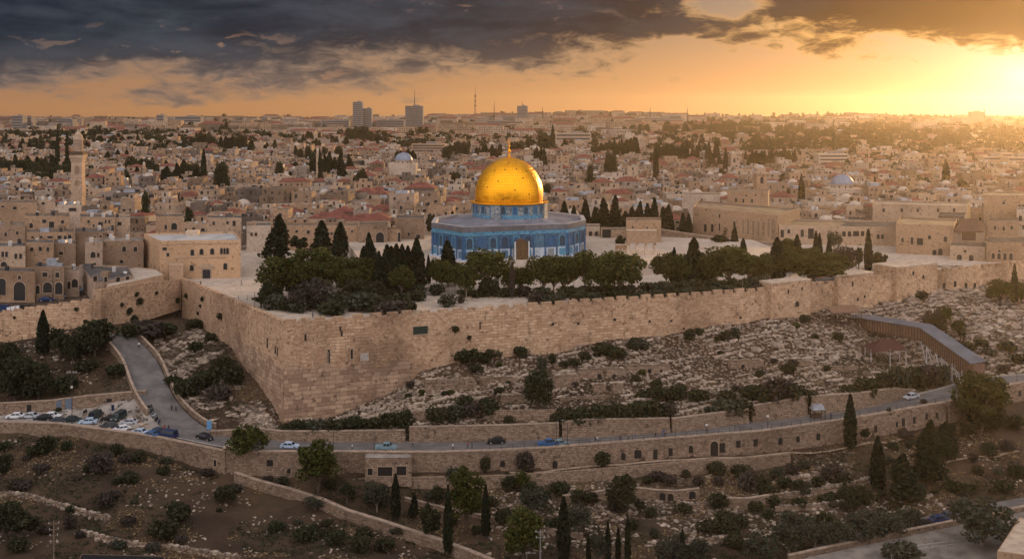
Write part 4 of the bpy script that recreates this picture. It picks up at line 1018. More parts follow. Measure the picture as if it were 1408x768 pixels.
# arched gate building left of the shrine
Dg = 411
r, L, c0 = custom('arched_building', 'long low stone range with a tall arched gateway left of the shrine', 'building', [P_(393,Dg), P_(493,Dg+1), P_(493,Dg+12), P_(393,Dg+12)], PZ, top(310,Dg), HOUSE_MATS[0], M_ROOFS[2], ((0,408,318,1.1,1.1),(0,424,319,1.1,1.4),(0,456,321,.9,1.0),(0,484,318,.7,.9)))
r, L, c0 = custom('arched_gateway', 'taller gate block with a dark arched passage left of the shrine', 'building', [P_(494,Dg-2), P_(533,Dg-1.5), P_(533,Dg+9), P_(494,Dg+9)], PZ, top(308,Dg), HOUSE_MATS[2], M_ROOFS[2], ())
block_win(r, L, c0, 0, 522.5, 327.5, 3.0, 4.6, 'arch', 'archway')
r, L, c0 = custom('stone_house', 'blank brown stone block between the arched gate and the shrine', 'building', [P_(545,Dg+8), P_(583,Dg+9), P_(583,Dg+22), P_(545,Dg+22)], PZ, top(300,Dg+8), HOUSE_MATS[2], M_ROOFS[1], ((0,562,322,.9,1.4),(0,575,325,1.6,1.4)))
r, L, c0 = custom('small_gatehouse', 'small gatehouse with two narrow arches beside the tall arched gateway', 'building', [P_(531.5,Dg+.5), P_(551,Dg+.5), P_(551,Dg+7), P_(531.5,Dg+7)], PZ, top(315,Dg), HOUSE_MATS[0], M_ROOFS[1], ((0,549,326,1.0,3.6,'arch'),))
# free standing arcade on the terrace and the walls beyond
def arcade(label, px0, px1, D, z0, yt, arches, pillars):
    ang = 0; a_, c_ = P_(px0, D), P_(px1, D); L_ = c_[0]-a_[0]; H = top(yt, D)-z0
    root = thing('arcade', ((a_[0]+c_[0])/2, D, z0), 0, label, 'arcade'); n = arches; pw = .9; sp = (L_-pw)/n
    b = MB()
    for k in range(n+1): b.box(-L_/2+pw/2+k*sp, 0, 0, H*.38, pw, 1.2)
    b.build('pillars', S_PALE, root)
    b = MB()
    for k in range(n):
        x0_, x1_ = -L_/2+pw/2+k*sp+pw*.35, -L_/2+pw/2+(k+1)*sp-pw*.35; r_ = (x1_-x0_)/2; xm = (x0_+x1_)/2
        pts = [(xm + r_*math.cos(t_), H*.38 + r_*1.15*math.sin(t_)) for t_ in np.linspace(math.pi, 0, 9)]
        for y_ in (-.6, .6):
            q = [(x0_-pw*.35 if k else -L_/2, H*.38)] + pts + [(x1_+pw*.35 if k < n-1 else L_/2, H*.38), (x1_+pw*.35 if k < n-1 else L_/2, H), (x0_-pw*.35 if k else -L_/2, H)]
            f = [(x, y_, z) for x, z in q]; b.face(f if y_ < 0 else f[::-1], 0, [(x, z) for x, z in q])
        for (xa, za), (xb, zb_) in zip(pts[:-1], pts[1:]): b.face([(xa,-.6,za),(xb,-.6,zb_),(xb,.6,zb_),(xa,.6,za)])
    b.face([(-L_/2,-.6,H),(L_/2,-.6,H),(L_/2,.6,H),(-L_/2,.6,H)])
    for s in (-1, 1): b.face([(s*L_/2,-.6*s,H*.38),(s*L_/2,.6*s,H*.38),(s*L_/2,.6*s,H),(s*L_/2,-.6*s,H)])
    b.build('arches', HOUSE_MATS[0], root)
    b = MB(); b.box(0, 0, H, H+.3, L_+.4, 1.6); b.build('coping', S_PALE, root)
    return root
arcade('freestanding stone arcade of three arches right of the shrine', 862, 902, 376, 2.5, 317, 3, 1); LAND.append(('stone arcade', 882, 330))
arcade('low broken arcade of short pillars with a small tree behind', 846, 866, 380, 2.5, 337, 3, 1)
custom('stone_block', 'plain stone block standing behind the freestanding arcade', 'building', [P_(861,408), P_(909,410), P_(909,420), P_(861,420)], PZ, top(303,408), HOUSE_MATS[0], M_ROOFS[2], ((0,870,312,.7,.8),(0,890,313,.6,.8)))
custom('gate_block', 'low block with a wide dark doorway right behind the shrine', 'building', [P_(826,424), P_(862,424), P_(862,434), P_(826,434)], PZ, top(316,424), HOUSE_MATS[1], M_ROOFS[2], ((0,834,323,3.4,4.4),))
custom('gate_block', 'small stone block with two arched doors nearest the right edge of the shrine', 'building', [P_(806,430), P_(825,430), P_(825,440), P_(806,440)], PZ, top(311,430), HOUSE_MATS[4], M_ROOFS[2], ((0,812,322,1.4,2.6,'arch'),(0,820,322,1.2,2.4,'arch')))
Pq = [(*P_(906,428), top(315,428), -2), (*P_(950,424), top(322,424), -2), (*P_(1012,414), top(331,414), -2)]
curve_wall('rubble_wall', 'long rough wall sloping down behind the plaza right of the arcade', Pq, 1.5, S_RET)
arcade('row of stubby white pillars at the far edge of the plaza', 962, 985, 392, PZ+.1, 341, 4, 1)
custom('arched_block', 'low vaulted block with a pale round window among the plaza trees', 'building', [P_(1000,410), P_(1062,404), P_(1062,416), P_(1000,420)], PZ, top(336,407), HOUSE_MATS[3], M_ROOFS[2], ((0,1043,349,2.0,2.6,'arch','window',M_TIN),(0,1016,346,1.2,1.8,'arch')))
# long monumental ranges at right
r, L, c0 = custom('long_hall', 'long monumental hall with tall blind arches at the right of the plaza', 'building', [P_(953,470), P_(1070,432), P_(1100,462), P_(960,502)], PZ, top(284,470), HOUSE_MATS[0], M_ROOFS[2],
    [(0,x,313,1.7,3.4,'arch') for x in (970,979.5)] + [(0,989.5,312,1.0,3.2,'arch'),(0,989.5,297,.9,1.6),(0,1010,315,1.3,6.5)] + [(0,x,311+(x-1020)*.12,1.3,6.2,'arch','blind_arch',HOUSE_MATS[2]) for x in (1022,1029,1036,1043,1050,1057)] + [(0,1063.5,315,2.4,8.4,'arch','blind_arch',HOUSE_MATS[2])])
LAND.append(('monumental hall', 1015, 300))
r, L, c0 = custom('long_range', 'long two storey range with rows of square windows behind the cypress trees', 'building', [P_(1071,430), P_(1232,424), P_(1236,448), P_(1075,456)], PZ, top(311,427), HOUSE_MATS[1], M_ROOFS[2],
    ((0,1075.5,321,1.3,3.0),(0,1084.5,318,1.0,1.6),(0,1103,320.5,1.2,2.8),(0,1115,321,2.2,4.0),(0,1160.5,321.5,1.3,2.0),(0,1168,321.5,1.3,2.0),(0,1177,321,2.2,2.0),(0,1186,321,1.2,1.9),(0,1207.5,325,1.1,1.8,'arch'),(0,1213.5,325,1.1,1.8,'arch')))
r, L, c0 = custom('fortified_house', 'tall massive house with arched doors at the right end of the plaza', 'building', [P_(1232,402), P_(1311,396), P_(1316,420), P_(1238,428)], PZ, top(309,398), HOUSE_MATS[0], M_ROOFS[2],
    ((0,1254,331,1.0,2.6),(0,1265,332,2.2,2.6),(0,1278,326,1.1,1.5,'arch'),(0,1300,328.5,1.2,2.0,'arch'),(0,1284.8,348.5,1.5,2.9,'arch'),(0,1293,347.5,1.5,3.3,'arch'),(0,1241,330,.9,1.6)))
r, L, c0 = custom('hip_roof_house', 'square house under a dark brown hipped roof at right', 'house', [P_(1312,398), P_(1352,397), P_(1354,420), P_(1314,422)], PZ, top(318,398), HOUSE_MATS[3], M_ROOFS[1], ((0,1332,325,5.0,3.0,'rect','glazed_bay',M_WOOD),))
b = MB(); z_ = top(318,398)-PZ; xs = [q[0] for q in L]; ys = [q[1] for q in L]; mx, my = sum(xs)/4, sum(ys)/4
rl = [(x*1.06, y*1.06, z_) for x, y in L]; r1, r2 = (mx-2.6, my, z_+3.6), (mx+2.6, my, z_+3.6)
b.face([rl[0], rl[1], r2, r1]); b.face([rl[1], rl[2], r2]); b.face([rl[2], rl[3], r1, r2]); b.face([rl[3], rl[0], r1]); b.face(rl[::-1])
b.build('hipped_roof', plain('brown_roof', (.10,.055,.035), .85, var=.3), r)
r, L, c0 = custom('plaza_house', 'lower house with one arched doorway at the end of the plaza', 'house', [P_(1306,386), P_(1355,381), P_(1357,396), P_(1308,399)], PZ, top(338,384), HOUSE_MATS[1], M_ROOFS[2], ((0,1319,353.5,1.6,2.0,'arch'),(0,1335.5,354.5,1.5,2.3,'arch'),(0,1327,345,.9,.7)))
r, L, c0 = custom('plaza_house', 'house with four arched windows overlooking the wall at far right', 'house', [P_(1356,380), P_(1430,377), P_(1434,398), P_(1358,398)], PZ, top(333,379), HOUSE_MATS[0], M_ROOFS[2], ((0,1365.6,351.5,1.1,2.0,'arch'),(0,1373.6,352,1.1,2.2,'arch'),(0,1381.7,352.5,1.1,2.5,'arch'),(0,1390,352.5,1.2,2.4,'arch'),(0,1374,345,.9,.8)))
# row of walls right of them
custom('long_range', 'long blank range with two small windows behind the monumental hall', 'building', [P_(1000,520), P_(1056,516), P_(1058,532), P_(1000,536)], -4, top(263,518), HOUSE_MATS[0], M_ROOFS[2], ((0,1012,275,1.0,2.2),(0,1022,276,.9,2.0),(0,1034,276,.9,1.8),(0,1039,268,.8,.9),(0,1026,269,.8,.9)))
custom('long_range', 'low cream range stretching left from the blank range', 'building', [P_(938,530), P_(990,524), P_(990,538), P_(938,542)], -4, top(267,527), HOUSE_MATS[4], M_ROOFS[2], ((0,965,275,.9,1.2),))
custom('long_range', 'cream terrace range right of centre above the long windowed range', 'building', [P_(1200,470), P_(1330,458), P_(1334,474), P_(1200,486)], -2, top(281,464), HOUSE_MATS[1], M_ROOFS[0], [(0,x,289,1.0,1.5) for x in (1215,1240,1262,1290,1312)])
custom('long_range', 'long wall like range at the right edge with a dark double door', 'building', [P_(1352,455), P_(1450,450), P_(1450,470), P_(1352,474)], -2, top(268,453), HOUSE_MATS[0], M_ROOFS[2], ((0,1402,287,1.2,3.4),(0,1407,287,1.2,3.4),(0,1380,279,1.0,1.0)))
custom('stepped_house', 'broad lower house in front of the wall like range at the right edge', 'house', [P_(1358,428), P_(1399,425), P_(1401,438), P_(1360,441)], -2, top(303,427), HOUSE_MATS[2], M_ROOFS[2], ((0,1368,313,1.0,1.6),(0,1380,314,1.0,1.8,'arch'),(0,1391,313,1.0,1.6)))
custom('stepped_house', 'tall narrow house cut by the right edge of the photo', 'house', [P_(1398,440), P_(1450,436), P_(1452,448), P_(1400,452)], -2, top(288,438), HOUSE_MATS[4], M_ROOFS[1], ((0,1403,300,1.2,2.2,'arch'),(0,1407.5,312,1.0,1.6)))
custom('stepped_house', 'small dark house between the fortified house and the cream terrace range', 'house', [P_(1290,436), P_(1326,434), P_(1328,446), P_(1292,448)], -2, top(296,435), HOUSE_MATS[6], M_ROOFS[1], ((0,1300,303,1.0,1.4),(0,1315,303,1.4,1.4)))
# domes
def domed(label, px, yb, yt, D, rp, mat, lab):
    r_ = rp*D/F; zb_, zt = top(yb, D), top(yt, D); g = gz((px-704)/F*D, D)
    root = thing('domed_church', ((px-704)/F*D, D, g), 0, label, 'church'); b = MB(); b.box(0, 0, -2, zb_-g-2.2, r_*2.9, r_*2.6); b.build('base_block', HOUSE_MATS[4], root)
    b = MB(); b.lathe([(r_*.98, zb_-g-2.3), (r_*.98, zb_-g-.3), (r_*1.06, zb_-g-.2), (r_*1.06, zb_-g)], 24); b.build('drum', HOUSE_MATS[4], root)
    h = zt-zb_; b = MB(); b.lathe([(r_*math.cos(t_), zb_-g+h*math.sin(t_)) for t_ in np.linspace(0, math.pi/2-.02, 12)] + [(0, zt-g)], 28); d = b.build('dome', mat, root)
    b = MB(); b.tube((0,0,zt-g),(0,0,zt-g+1.6),.12); b.tube((-.5,0,zt-g+1.1),(.5,0,zt-g+1.1),.1); b.build('cross', M_IRON, d)
    for k in range(12):
        a_ = 2*math.pi*k/12; opening(root, (r_*.98*math.cos(a_), r_*.98*math.sin(a_), zb_-g-1.9), a_+math.pi/2, .7, 1.3, 'arch', frame=False)
    LAND.append((lab, px, yb)); EXCL.append((px-rp-5, px+rp+5, D-r_*1.7, D+r_*1.7))
M_BLUELEAD = plain('blue_grey_lead', (.17,.19,.235), .5, .2, var=.15, scale=.4)
domed('church with a blue grey dome left of the shrine', 555, 220, 209.5, 790, 12.3, M_BLUELEAD, 'blue grey dome')
domed('church with a larger slate grey dome at right', 1158, 253, 239.5, 640, 15.5, M_BLUELEAD, 'slate grey dome')
# minaret at left
D = 560; x_, g = (107.5-704)/F*D, -6.0; root = thing('minaret', (x_, D, g), R(4), 'tall square stone minaret with a balcony and round cap', 'minaret'); u_ = D/F
z = lambda py: top(py, D) - g
b = MB(); b.box(0,0,-3,z(255),15.5*u_,15.5*u_); b.box(0,0,z(255),z(219),14.5*u_,14.5*u_,taper=.97); b.build('shaft', HOUSE_MATS[1], root)
b = MB(); b.box(0,0,z(222),z(217),15*u_,15*u_,taper=1.15); b.box(0,0,z(217),z(213),18.5*u_,18.5*u_); b.build('balcony', HOUSE_MATS[1], root)
b = MB(); b.box(0,0,z(213)+.003,z(208),18*u_,18*u_); b.build('balcony_canopy', M_WOOD, root)
b = MB(); b.lathe([(6.4*u_,z(209)),(6.4*u_,z(193)),(6.9*u_,z(192.5)),(6.9*u_,z(191)),(6.0*u_,z(188.5)),(4.6*u_,z(184.5)),(1.2*u_,z(182)),(.3*u_,z(180.5)),(.15*u_,z(177)),(0,z(176))], 20); b.build('turret', HOUSE_MATS[1], root)
opening(root, (.3, -7.4*u_, z(238)), 0, 2.2, 4.0, 'arch', 'blind_window', mat=HOUSE_MATS[2]); opening(root, (.3, -7.9*u_, z(254)), 0, 1.8, 2.6, 'arch', 'window', mat=HOUSE_MATS[2])
LAND.append(('minaret', 107, 225)); EXCL.append((92, 123, 545, 575))
# slender towers among the roofs
def slim(label, px, yt, D, wp, cap, name='bell_tower', cat='tower'):
    g = gz((px-704)/F*D, D); w_ = wp*D/F; H = top(yt, D)-g; root = thing(name, ((px-704)/F*D, D, g), R(random.uniform(-8,12)), label, cat)
    b = MB(); b.box(0,0,-2,H*.8,w_,w_); b.build('shaft', random.choice(HOUSE_MATS[:4]), root)
    b = MB(); b.box(0,0,H*.8,H*.83,w_*1.2,w_*1.2); b.box(0,0,H*.83,H*.93,w_*.8,w_*.8); b.build('belfry', HOUSE_MATS[1], root)
    b = MB(); b.lathe([(w_*.45,H*.93),(w_*.36,H*.97),(0,H*1.0)], 12) if cap == 'dome' else b.box(0,0,H*.93,H,w_*.9,w_*.9,taper=.05); b.build('cap', M_DOMEW if cap == 'dome' else M_RED, root)
    opening(root, (0,-w_/2-.02,H*.6), 0, w_*.3, w_*.6, 'arch', frame=False)
slim('round capped white tower among the dark trees right of the shrine', 1008, 208, 900, 9, 'dome'); slim('thin pale minaret behind the gabled roofs', 437, 203, 800, 4.5, 'dome', 'minaret', 'minaret')
slim('square stone tower with belfry rising right of the shrine', 1045, 226, 610, 15, 'dome'); slim('small lit tower between roofs right of the tall minaret', 198, 222, 720, 4, 'dome')
# ---------------------------------------------------------------- skyline
M_CONC = plain('pale_concrete', (.17,.15,.14), .85, var=.12, scale=.05); M_CONCD = plain('dark_window_band', (.05,.045,.042), .8, var=.3, scale=.2)
def tower_block(label, px0, px1, yt, D, dep, rows, cols, name='tower_block', mast=None, step=None, mat=None, group=None, yb=None):
    xa, xb = (px0-704)/F*D, (px1-704)/F*D; g = gz((xa+xb)/2, D) if yb is None else top(yb, D); W_ = xb-xa; H = top(yt, D)-g
    root = thing(name, ((xa+xb)/2, D, g), 0, label, 'building', group); b = MB(); b.box(0,dep/2,-12,H,W_,dep)
    if step: b.box(W_*(step[0]-.5), dep*.45, H+.01, H+step[1], W_*step[2], dep*.7)
    b.build('body', mat or M_CONC, root)
    h = H/(rows+1)
    for k in range(rows):                          # one recessed band of glazing for each storey
        b = MB(); zz = H - (k+.9)*h
        b.face([(-W_*.46,-.06,zz),(W_*.46,-.06,zz),(W_*.46,-.06,zz+h*.5),(-W_*.46,-.06,zz+h*.5)])
        b.build('window', M_CONCD, root)
    b = MB(); b.box(W_*.1,dep*.5,H+.01,H+2.2,W_*.35,dep*.4); b.build('plant_room', M_CONC, root)
    if mast: b = MB(); b.tube((0,dep/2,H),(0,dep/2,H+mast),.9,.25); b.build('mast', M_IRON, root)
    EXCL.append((px0-2, px1+2, D-12, D+dep+15)); return root
tower_block('taller stepped pale tower block left of centre on the skyline', 485, 498.5, 140, 2300, 24, 15, 3, step=None, mat=M_CONC); tower_block('shorter right hand slab joined to the stepped tower on the skyline', 499.3, 511, 149, 2310, 22, 13, 2)
tower_block('dark slab tower with a thin roof mast on the skyline', 557, 581.5, 145.5, 2250, 26, 15, 5, mast=34, mat=plain('grey_concrete', (.14,.125,.115), .85, var=.12, scale=.05))
tower_block('slim tower right of the tallest mast on the skyline', 711, 725.5, 145.5, 2500, 22, 13, 3, mast=9); tower_block('lone tower block below the sunset at right', 1337, 1353, 153.5, 2600, 26, 9, 3, mat=M_CONC)
tower_block('low block attached to the lone tower at right', 1354, 1366, 161.5, 2610, 20, 4, 3)
for lab, x0, x1, yt, D, rw, cl in (('broad low blocks left of the slab tower on the skyline',518,556,165,2350,4,8),('small square block at far left of the skyline',16,31,159,2200,5,3),('second small block near far left of the skyline',35,43,161,2230,4,2),
    ('small cube block on the left skyline',215,225,158,2400,4,2),('long stepped apartment block on the left skyline',240,276,160,2350,4,8),('banded grey block left of the minaret top',79,100,163.5,2250,5,5),('tall boxy block left of the stepped tower',360,368,161,2500,5,2),
    ('wide block with stepped top left of the stepped tower',441,480,165.5,2350,4,7),('broad civic block right of the tallest mast',661,712,161,2600,4,9),('long civic block left of the slim tower',622,658,164.5,2700,3,8),('long low block right of the slim tower',727,756,162.5,2600,3,7),
    ('flat civic block on the skyline right of the shrine',756,804,165,2700,3,9),('wide hilltop institution left of the woods',853,941,162.5,2500,4,14),('hilltop upper storey on the wide institution',910,937,158.5,2540,2,5),('pale block behind the dome finial',669,700,166,2300,4,6)):
    tower_block(lab, x0, x1, yt, D, 22, rw, cl, 'skyline_block', group='blocks along the skyline')
tower_block('five storey pale office block above the slate grey dome', 1126, 1167, 211.5, 1000, 18, 4, 9, 'office_block', yb=236, mat=HOUSE_MATS[4])
for lab, x0, x1, yt, D in (('left and lower of the apartment slabs at the right edge',1352,1384,215,980),('middle apartment slab at the right edge',1377,1392,210,1000),('apartment slab cut by the right edge',1386,1425,216,960)):
    tower_block(lab, x0, x1, yt, D, 16, 6, 6, 'apartment_block', yb=250, mat=HOUSE_MATS[1], group='apartment slabs at the right edge')
tower_block('long white school block with a flat roof in the mid distance right of the shrine', 764, 813, 183, 1450, 20, 3, 14, 'long_block', yb=202, mat=HOUSE_MATS[3]); tower_block('long ochre block with arched base left of centre', 566, 612, 198, 1150, 18, 3, 8, 'long_block', yb=212, mat=HOUSE_MATS[0])
def mast(label, px, yt, yb, D, lat):
    g = gz((px-704)/F*D, D); H = top(yt, D)-g; root = thing('radio_mast', ((px-704)/F*D, D, g), 0, label, 'mast'); b = MB(); w_ = lat
    for sx, sy in ((-1,-1),(1,-1),(1,1),(-1,1)): b.tube((sx*w_,sy*w_,-3),(sx*w_*.3,sy*w_*.3,H*.8),.35,.3,4)
    n = 9
    for k in range(n):
        za, zb_ = H*.8*k/n, H*.8*(k+1)/n; fa, fb = w_*(1-.7*k/n), w_*(1-.7*(k+1)/n); b.tube((-fa,-fa,za),(fb,-fb,zb_),.25,n=4); b.tube((fa,-fa,za),(-fb,-fb,zb_),.25,n=4); b.tube((-fb,-fb,zb_),(fb,-fb,zb_),.25,n=4)
    b.build('lattice', plain('mast_red', (.16,.07,.05), .6) if lat > 2 else M_IRON, root); b = MB(); b.tube((0,0,H*.78),(0,0,H),.5,.2,5); b.build('aerial', M_IRON, root)
    if lat > 2:
        b = MB(); [b.box(0,0,H*k_,H*k_+2.5,w_*1.3,w_*1.3) for k_ in (.5,.62,.74)]; b.build('antenna_cluster', M_IRON, root)
mast('tallest lattice radio mast on the skyline behind the shrine', 653.5, 119, 166, 2450, 3.0); mast('thin mast just right of the tallest radio mast', 679.5, 138, 162, 2500, 1.4); mast('short mast right of the slim skyline tower', 746, 146, 162, 2500, 1.6)
mast('left of the two thin masts on the hilltop institution', 894, 147, 160, 2520, 1.4); mast('right of the two thin masts on the hilltop institution', 945, 146, 164, 2520, 1.4); mast('thin mast rising beside the lone tower at right', 1353.6, 146, 168, 2590, 1.6)
# ---------------------------------------------------------------- ordinary houses
WCACHE = {}
def win_mesh(w_, h_, arch):
    k = (round(w_*5)/5, round(h_*5)/5, arch)
    if k not in WCACHE:
        w2, h2, _ = k; prof = [(-w2/2,0),(w2/2,0)] + ([(w2/2*math.cos(t_), h2-w2/2+w2/2*math.sin(t_)) for t_ in np.linspace(0, math.pi, 7)] if arch else [(w2/2,h2),(-w2/2,h2)])
        b = MB(); b.face([(x,-.03,z) for x, z in prof], 0); b.box(0,-.09,-.18,-.02,w2+.3,.16,0,1); b.box(0,-.06,h2-.05 if not arch else h2+.0,h2+.2,w2+.3,.10,0,1); b.box(-w2/2-.08,-.06,-.1,h2+.1,.16,.10,0,1); b.box(w2/2+.08,-.06,-.1,h2+.1,.16,.10,0,1)
        WCACHE[k] = b.mesh('window', [M_DARK, M_TRIM])
    return WCACHE[k]
TANK = MB(); TANK.lathe([(.55,0),(.6,.1),(.6,1.4),(.5,1.6),(0,1.65)], 10); TANK_W = TANK.mesh('water_tank', M_WHITE); TANK_B = TANK.mesh('water_tank', M_TANK)
DISH = MB(); DISH.lathe([(0,.0),(.35,.06),(.62,.22)], 10); DISH.tube((0,0,-.9),(0,0,0),.05); DISH_M = DISH.mesh('satellite_dish', M_WHITE)
MATS_ALL = HOUSE_MATS + M_ROOFS + [M_RED, M_DARK, M_WHITE, M_DOMEW, M_TIN, M_TANK]
I_ROOF, I_RED, I_DARK, I_WHITE, I_DOME, I_TIN, I_TANK = 8, 11, 12, 13, 14, 15, 16
def house_geo(rnd, mb, x, y, z, w_, d_, h_, yaw, ti, ri, kind, detail, parts):
    """geometry of one house; parts gathers (name, x, y, z, yaw, data) for the ones that get real part objects"""
    ca, sa = math.cos(yaw), math.sin(yaw)
    def tr(px, py): return (x + px*ca - py*sa, y + px*sa + py*ca)
    mb.box(x, y, z-3, z+h_, w_, d_, yaw, ti, top=I_ROOF+ri)
    if kind == 'red':
        q = [(*tr(sx*w_*.53, sy*d_*.53), z+h_+.02) for sx, sy in ((-1,-1),(1,-1),(1,1),(-1,1))]; rh = min(w_, d_)*.22; L2 = max(0, (w_-d_)*.5)+.3
        r1, r2 = (*tr(-L2, 0), z+h_+rh), (*tr(L2, 0), z+h_+rh)
        for f in ((q[0],q[1],r2,r1),(q[1],q[2],r2),(q[2],q[3],r1,r2),(q[3],q[0],r1)): mb.face(f, I_RED, [(0,0)]*len(f))
    else:
        t_ = .35; ph = rnd.uniform(.35,.9)
        for (cx, cy, ww, dd) in ((0,-d_/2+t_/2,w_+.06,t_+.06),(0,d_/2-t_/2,w_+.06,t_),(-w_/2+t_/2,0,t_+.06,d_-2*t_),(w_/2-t_/2,0,t_+.06,d_-2*t_)):
            mb.box(*tr(cx,cy), z+h_-.15, z+h_+ph, ww, dd, yaw, ti, top=I_ROOF)
        if kind == 'cabin':
            cw = w_*rnd.uniform(.3,.5); cx, cy = rnd.uniform(-.2,.2)*w_, rnd.uniform(0,.2)*d_; mb.box(*tr(cx,cy), z+h_, z+h_+2.5, cw, d_*.4, yaw, ti, top=I_ROOF+1)
            mb.box(*tr(cx, cy-d_*.2-.02), z+h_+.1, z+h_+2.0, .9, .06, yaw, I_DARK)
        if kind == 'dome':
            r_ = min(w_, d_)*.3; cx, cy = tr(0, 0); n_ = 10
            mb.lathe([(r_*math.cos(a_), z+h_+r_*.8*math.sin(a_)) for a_ in np.linspace(0,1.5,5)]+[(0,z+h_+r_*.8)], n_, cx, cy, I_DOME)
        if kind == 'shed':
            cx, cy = tr(rnd.uniform(-.15,.15)*w_, 0); mb.box(cx, cy, z+h_, z+h_+rnd.uniform(1.2,2), w_*.5, d_*.45, yaw+.05, I_TIN, top=I_TIN)
    if rnd.random() < .45 and detail:
        aw, ad, ah = w_*rnd.uniform(.35,.6), rnd.uniform(2.2,4), h_*rnd.uniform(.45,.8); ax = rnd.choice((-1,1))*(w_-aw)/2
        mb.box(*tr(ax, -d_/2-ad/2+.02), z-3, z+ah, aw, ad, yaw, ti, top=I_ROOF+(ri+1)%3); mb.box(*tr(ax+rnd.uniform(-.2,.2)*aw, -d_/2-ad), z+ah-2.6, z+ah-1.1, 1.0, .08, yaw, I_DARK)
    def wface(fx, fy, fang, L):
        n = int(L/rnd.uniform(3.0,4.6)); st = max(1, int(h_/3.3))
        for s in range(st):
            for k in range(n):
                if rnd.random() < .22: continue
                px = -L/2 + L*(k+.5)/n + rnd.uniform(-.5,.5); ww, hh = rnd.choice((.8,1.0,1.2,1.6)), rnd.choice((1.2,1.4,1.8)); zz = z+h_-2.4-s*3.1
                a2 = yaw+fang; c2, s2 = math.cos(a2), math.sin(a2); bx, by = tr(fx, fy)
                wx, wy = bx+px*c2, by+px*s2
                if parts is not None: parts.append(('window', wx, wy, zz, a2, win_mesh(ww, hh, rnd.random() < .35)))
                else:
                    nx, ny = s2*.04, -c2*.04; q = [(wx-ww/2*c2+nx, wy-ww/2*s2+ny, zz),(wx+ww/2*c2+nx, wy+ww/2*s2+ny, zz),(wx+ww/2*c2+nx, wy+ww/2*s2+ny, zz+hh),(wx-ww/2*c2+nx, wy-ww/2*s2+ny, zz+hh)]
                    mb.face(q, I_DARK)
    if detail:
        wface(0, -d_/2, 0, w_)
        if x < 0: wface(w_/2, 0, math.pi/2, d_)
        else: wface(-w_/2, 0, -math.pi/2, d_)
    if detail and kind != 'red':
        for k in range(rnd.choice((0,1,1,2,3))):
            cx, cy = tr(rnd.uniform(-.38,.38)*w_, rnd.uniform(-.38,.38)*d_); c_ = rnd.random()
            if parts is not None: parts.append(('water_tank', cx, cy, z+h_, 0, TANK_W if c_ < .6 else TANK_B) if c_ < .75 else ('satellite_dish', cx, cy, z+h_+.9, rnd.uniform(0,6), DISH_M))
            else: s_ = rnd.uniform(.5,.9); mb.box(cx, cy, z+h_, z+h_+rnd.uniform(.8,2.2), s_*rnd.uniform(1.4,3.4), s_, yaw, rnd.choice((I_WHITE,I_TANK,I_TANK,I_TIN,I_DARK)))
rnd = random.Random(23)
LOTS = []; TREELOTS = []
def excluded(px, D): return any(a <= px <= b_ and c_ <= D <= d for a, b_, c_, d in EXCL)
D = 432.0
ESP = [(-112,300),(-108,425),(-80,452),(20,458),(150,455),(215,440),(330,440)]
while D < 1750:
    k = (D-430)/1300; x = -.63*D
    dstep = 11.8 + 6.5*k + rnd.uniform(-2, 3)
    while x < .63*D:
        wd = rnd.uniform(6.2, 12.5) * (1 + .25*k); dd = rnd.uniform(8, 12)
        if rnd.random() < .22: wd *= 1.5; dd *= 1.2
        if rnd.random() < .07: x += rnd.uniform(2, 5)
        xc = x + wd/2; DD = D + rnd.uniform(-5, 5); px = 704+F*xc/DD
        x += wd + rnd.uniform(-.5, 1.6)
        onplaza = (-116 < xc < 218 and DD < np.interp(xc, [-112,-80,20,150,218], [434,458,464,462,446])) or (xc < -110 and DD < 446 and px > -60)
        if onplaza or excluded(px, DD) or excluded(704+F*(xc-wd/2)/DD, DD) or excluded(704+F*(xc+wd/2)/DD, DD): continue
        green = np.clip((DD-800)/1100, 0, 1)*.13 + .06
        if px > 1030 and DD > 850: green += .30*min(1, (DD-850)/300)
        if px < 300 and DD > 780: green += .10
        if rnd.random() < green: TREELOTS.append((xc, DD)); continue
        LOTS.append((xc, DD, wd, dd))
    D += dstep
LOTS = [(x, y, a_, c_, float(z_)) for (x, y, a_, c_), z_ in zip(LOTS, ground([l[0] for l in LOTS], [l[1] for l in LOTS]))]
inview = [l for l in LOTS if -15 < 704+F*l[0]/l[1] < 1423]
inview.sort(key=lambda l: l[1]); NEARH = set(id(l) for l in inview[:266])
far_mb = MB(); HOUSES = []
KW = {'plain':'flat roofed', 'cabin':'flat roofed', 'dome':'small domed', 'red':'red roofed', 'shed':'tin shed topped'}
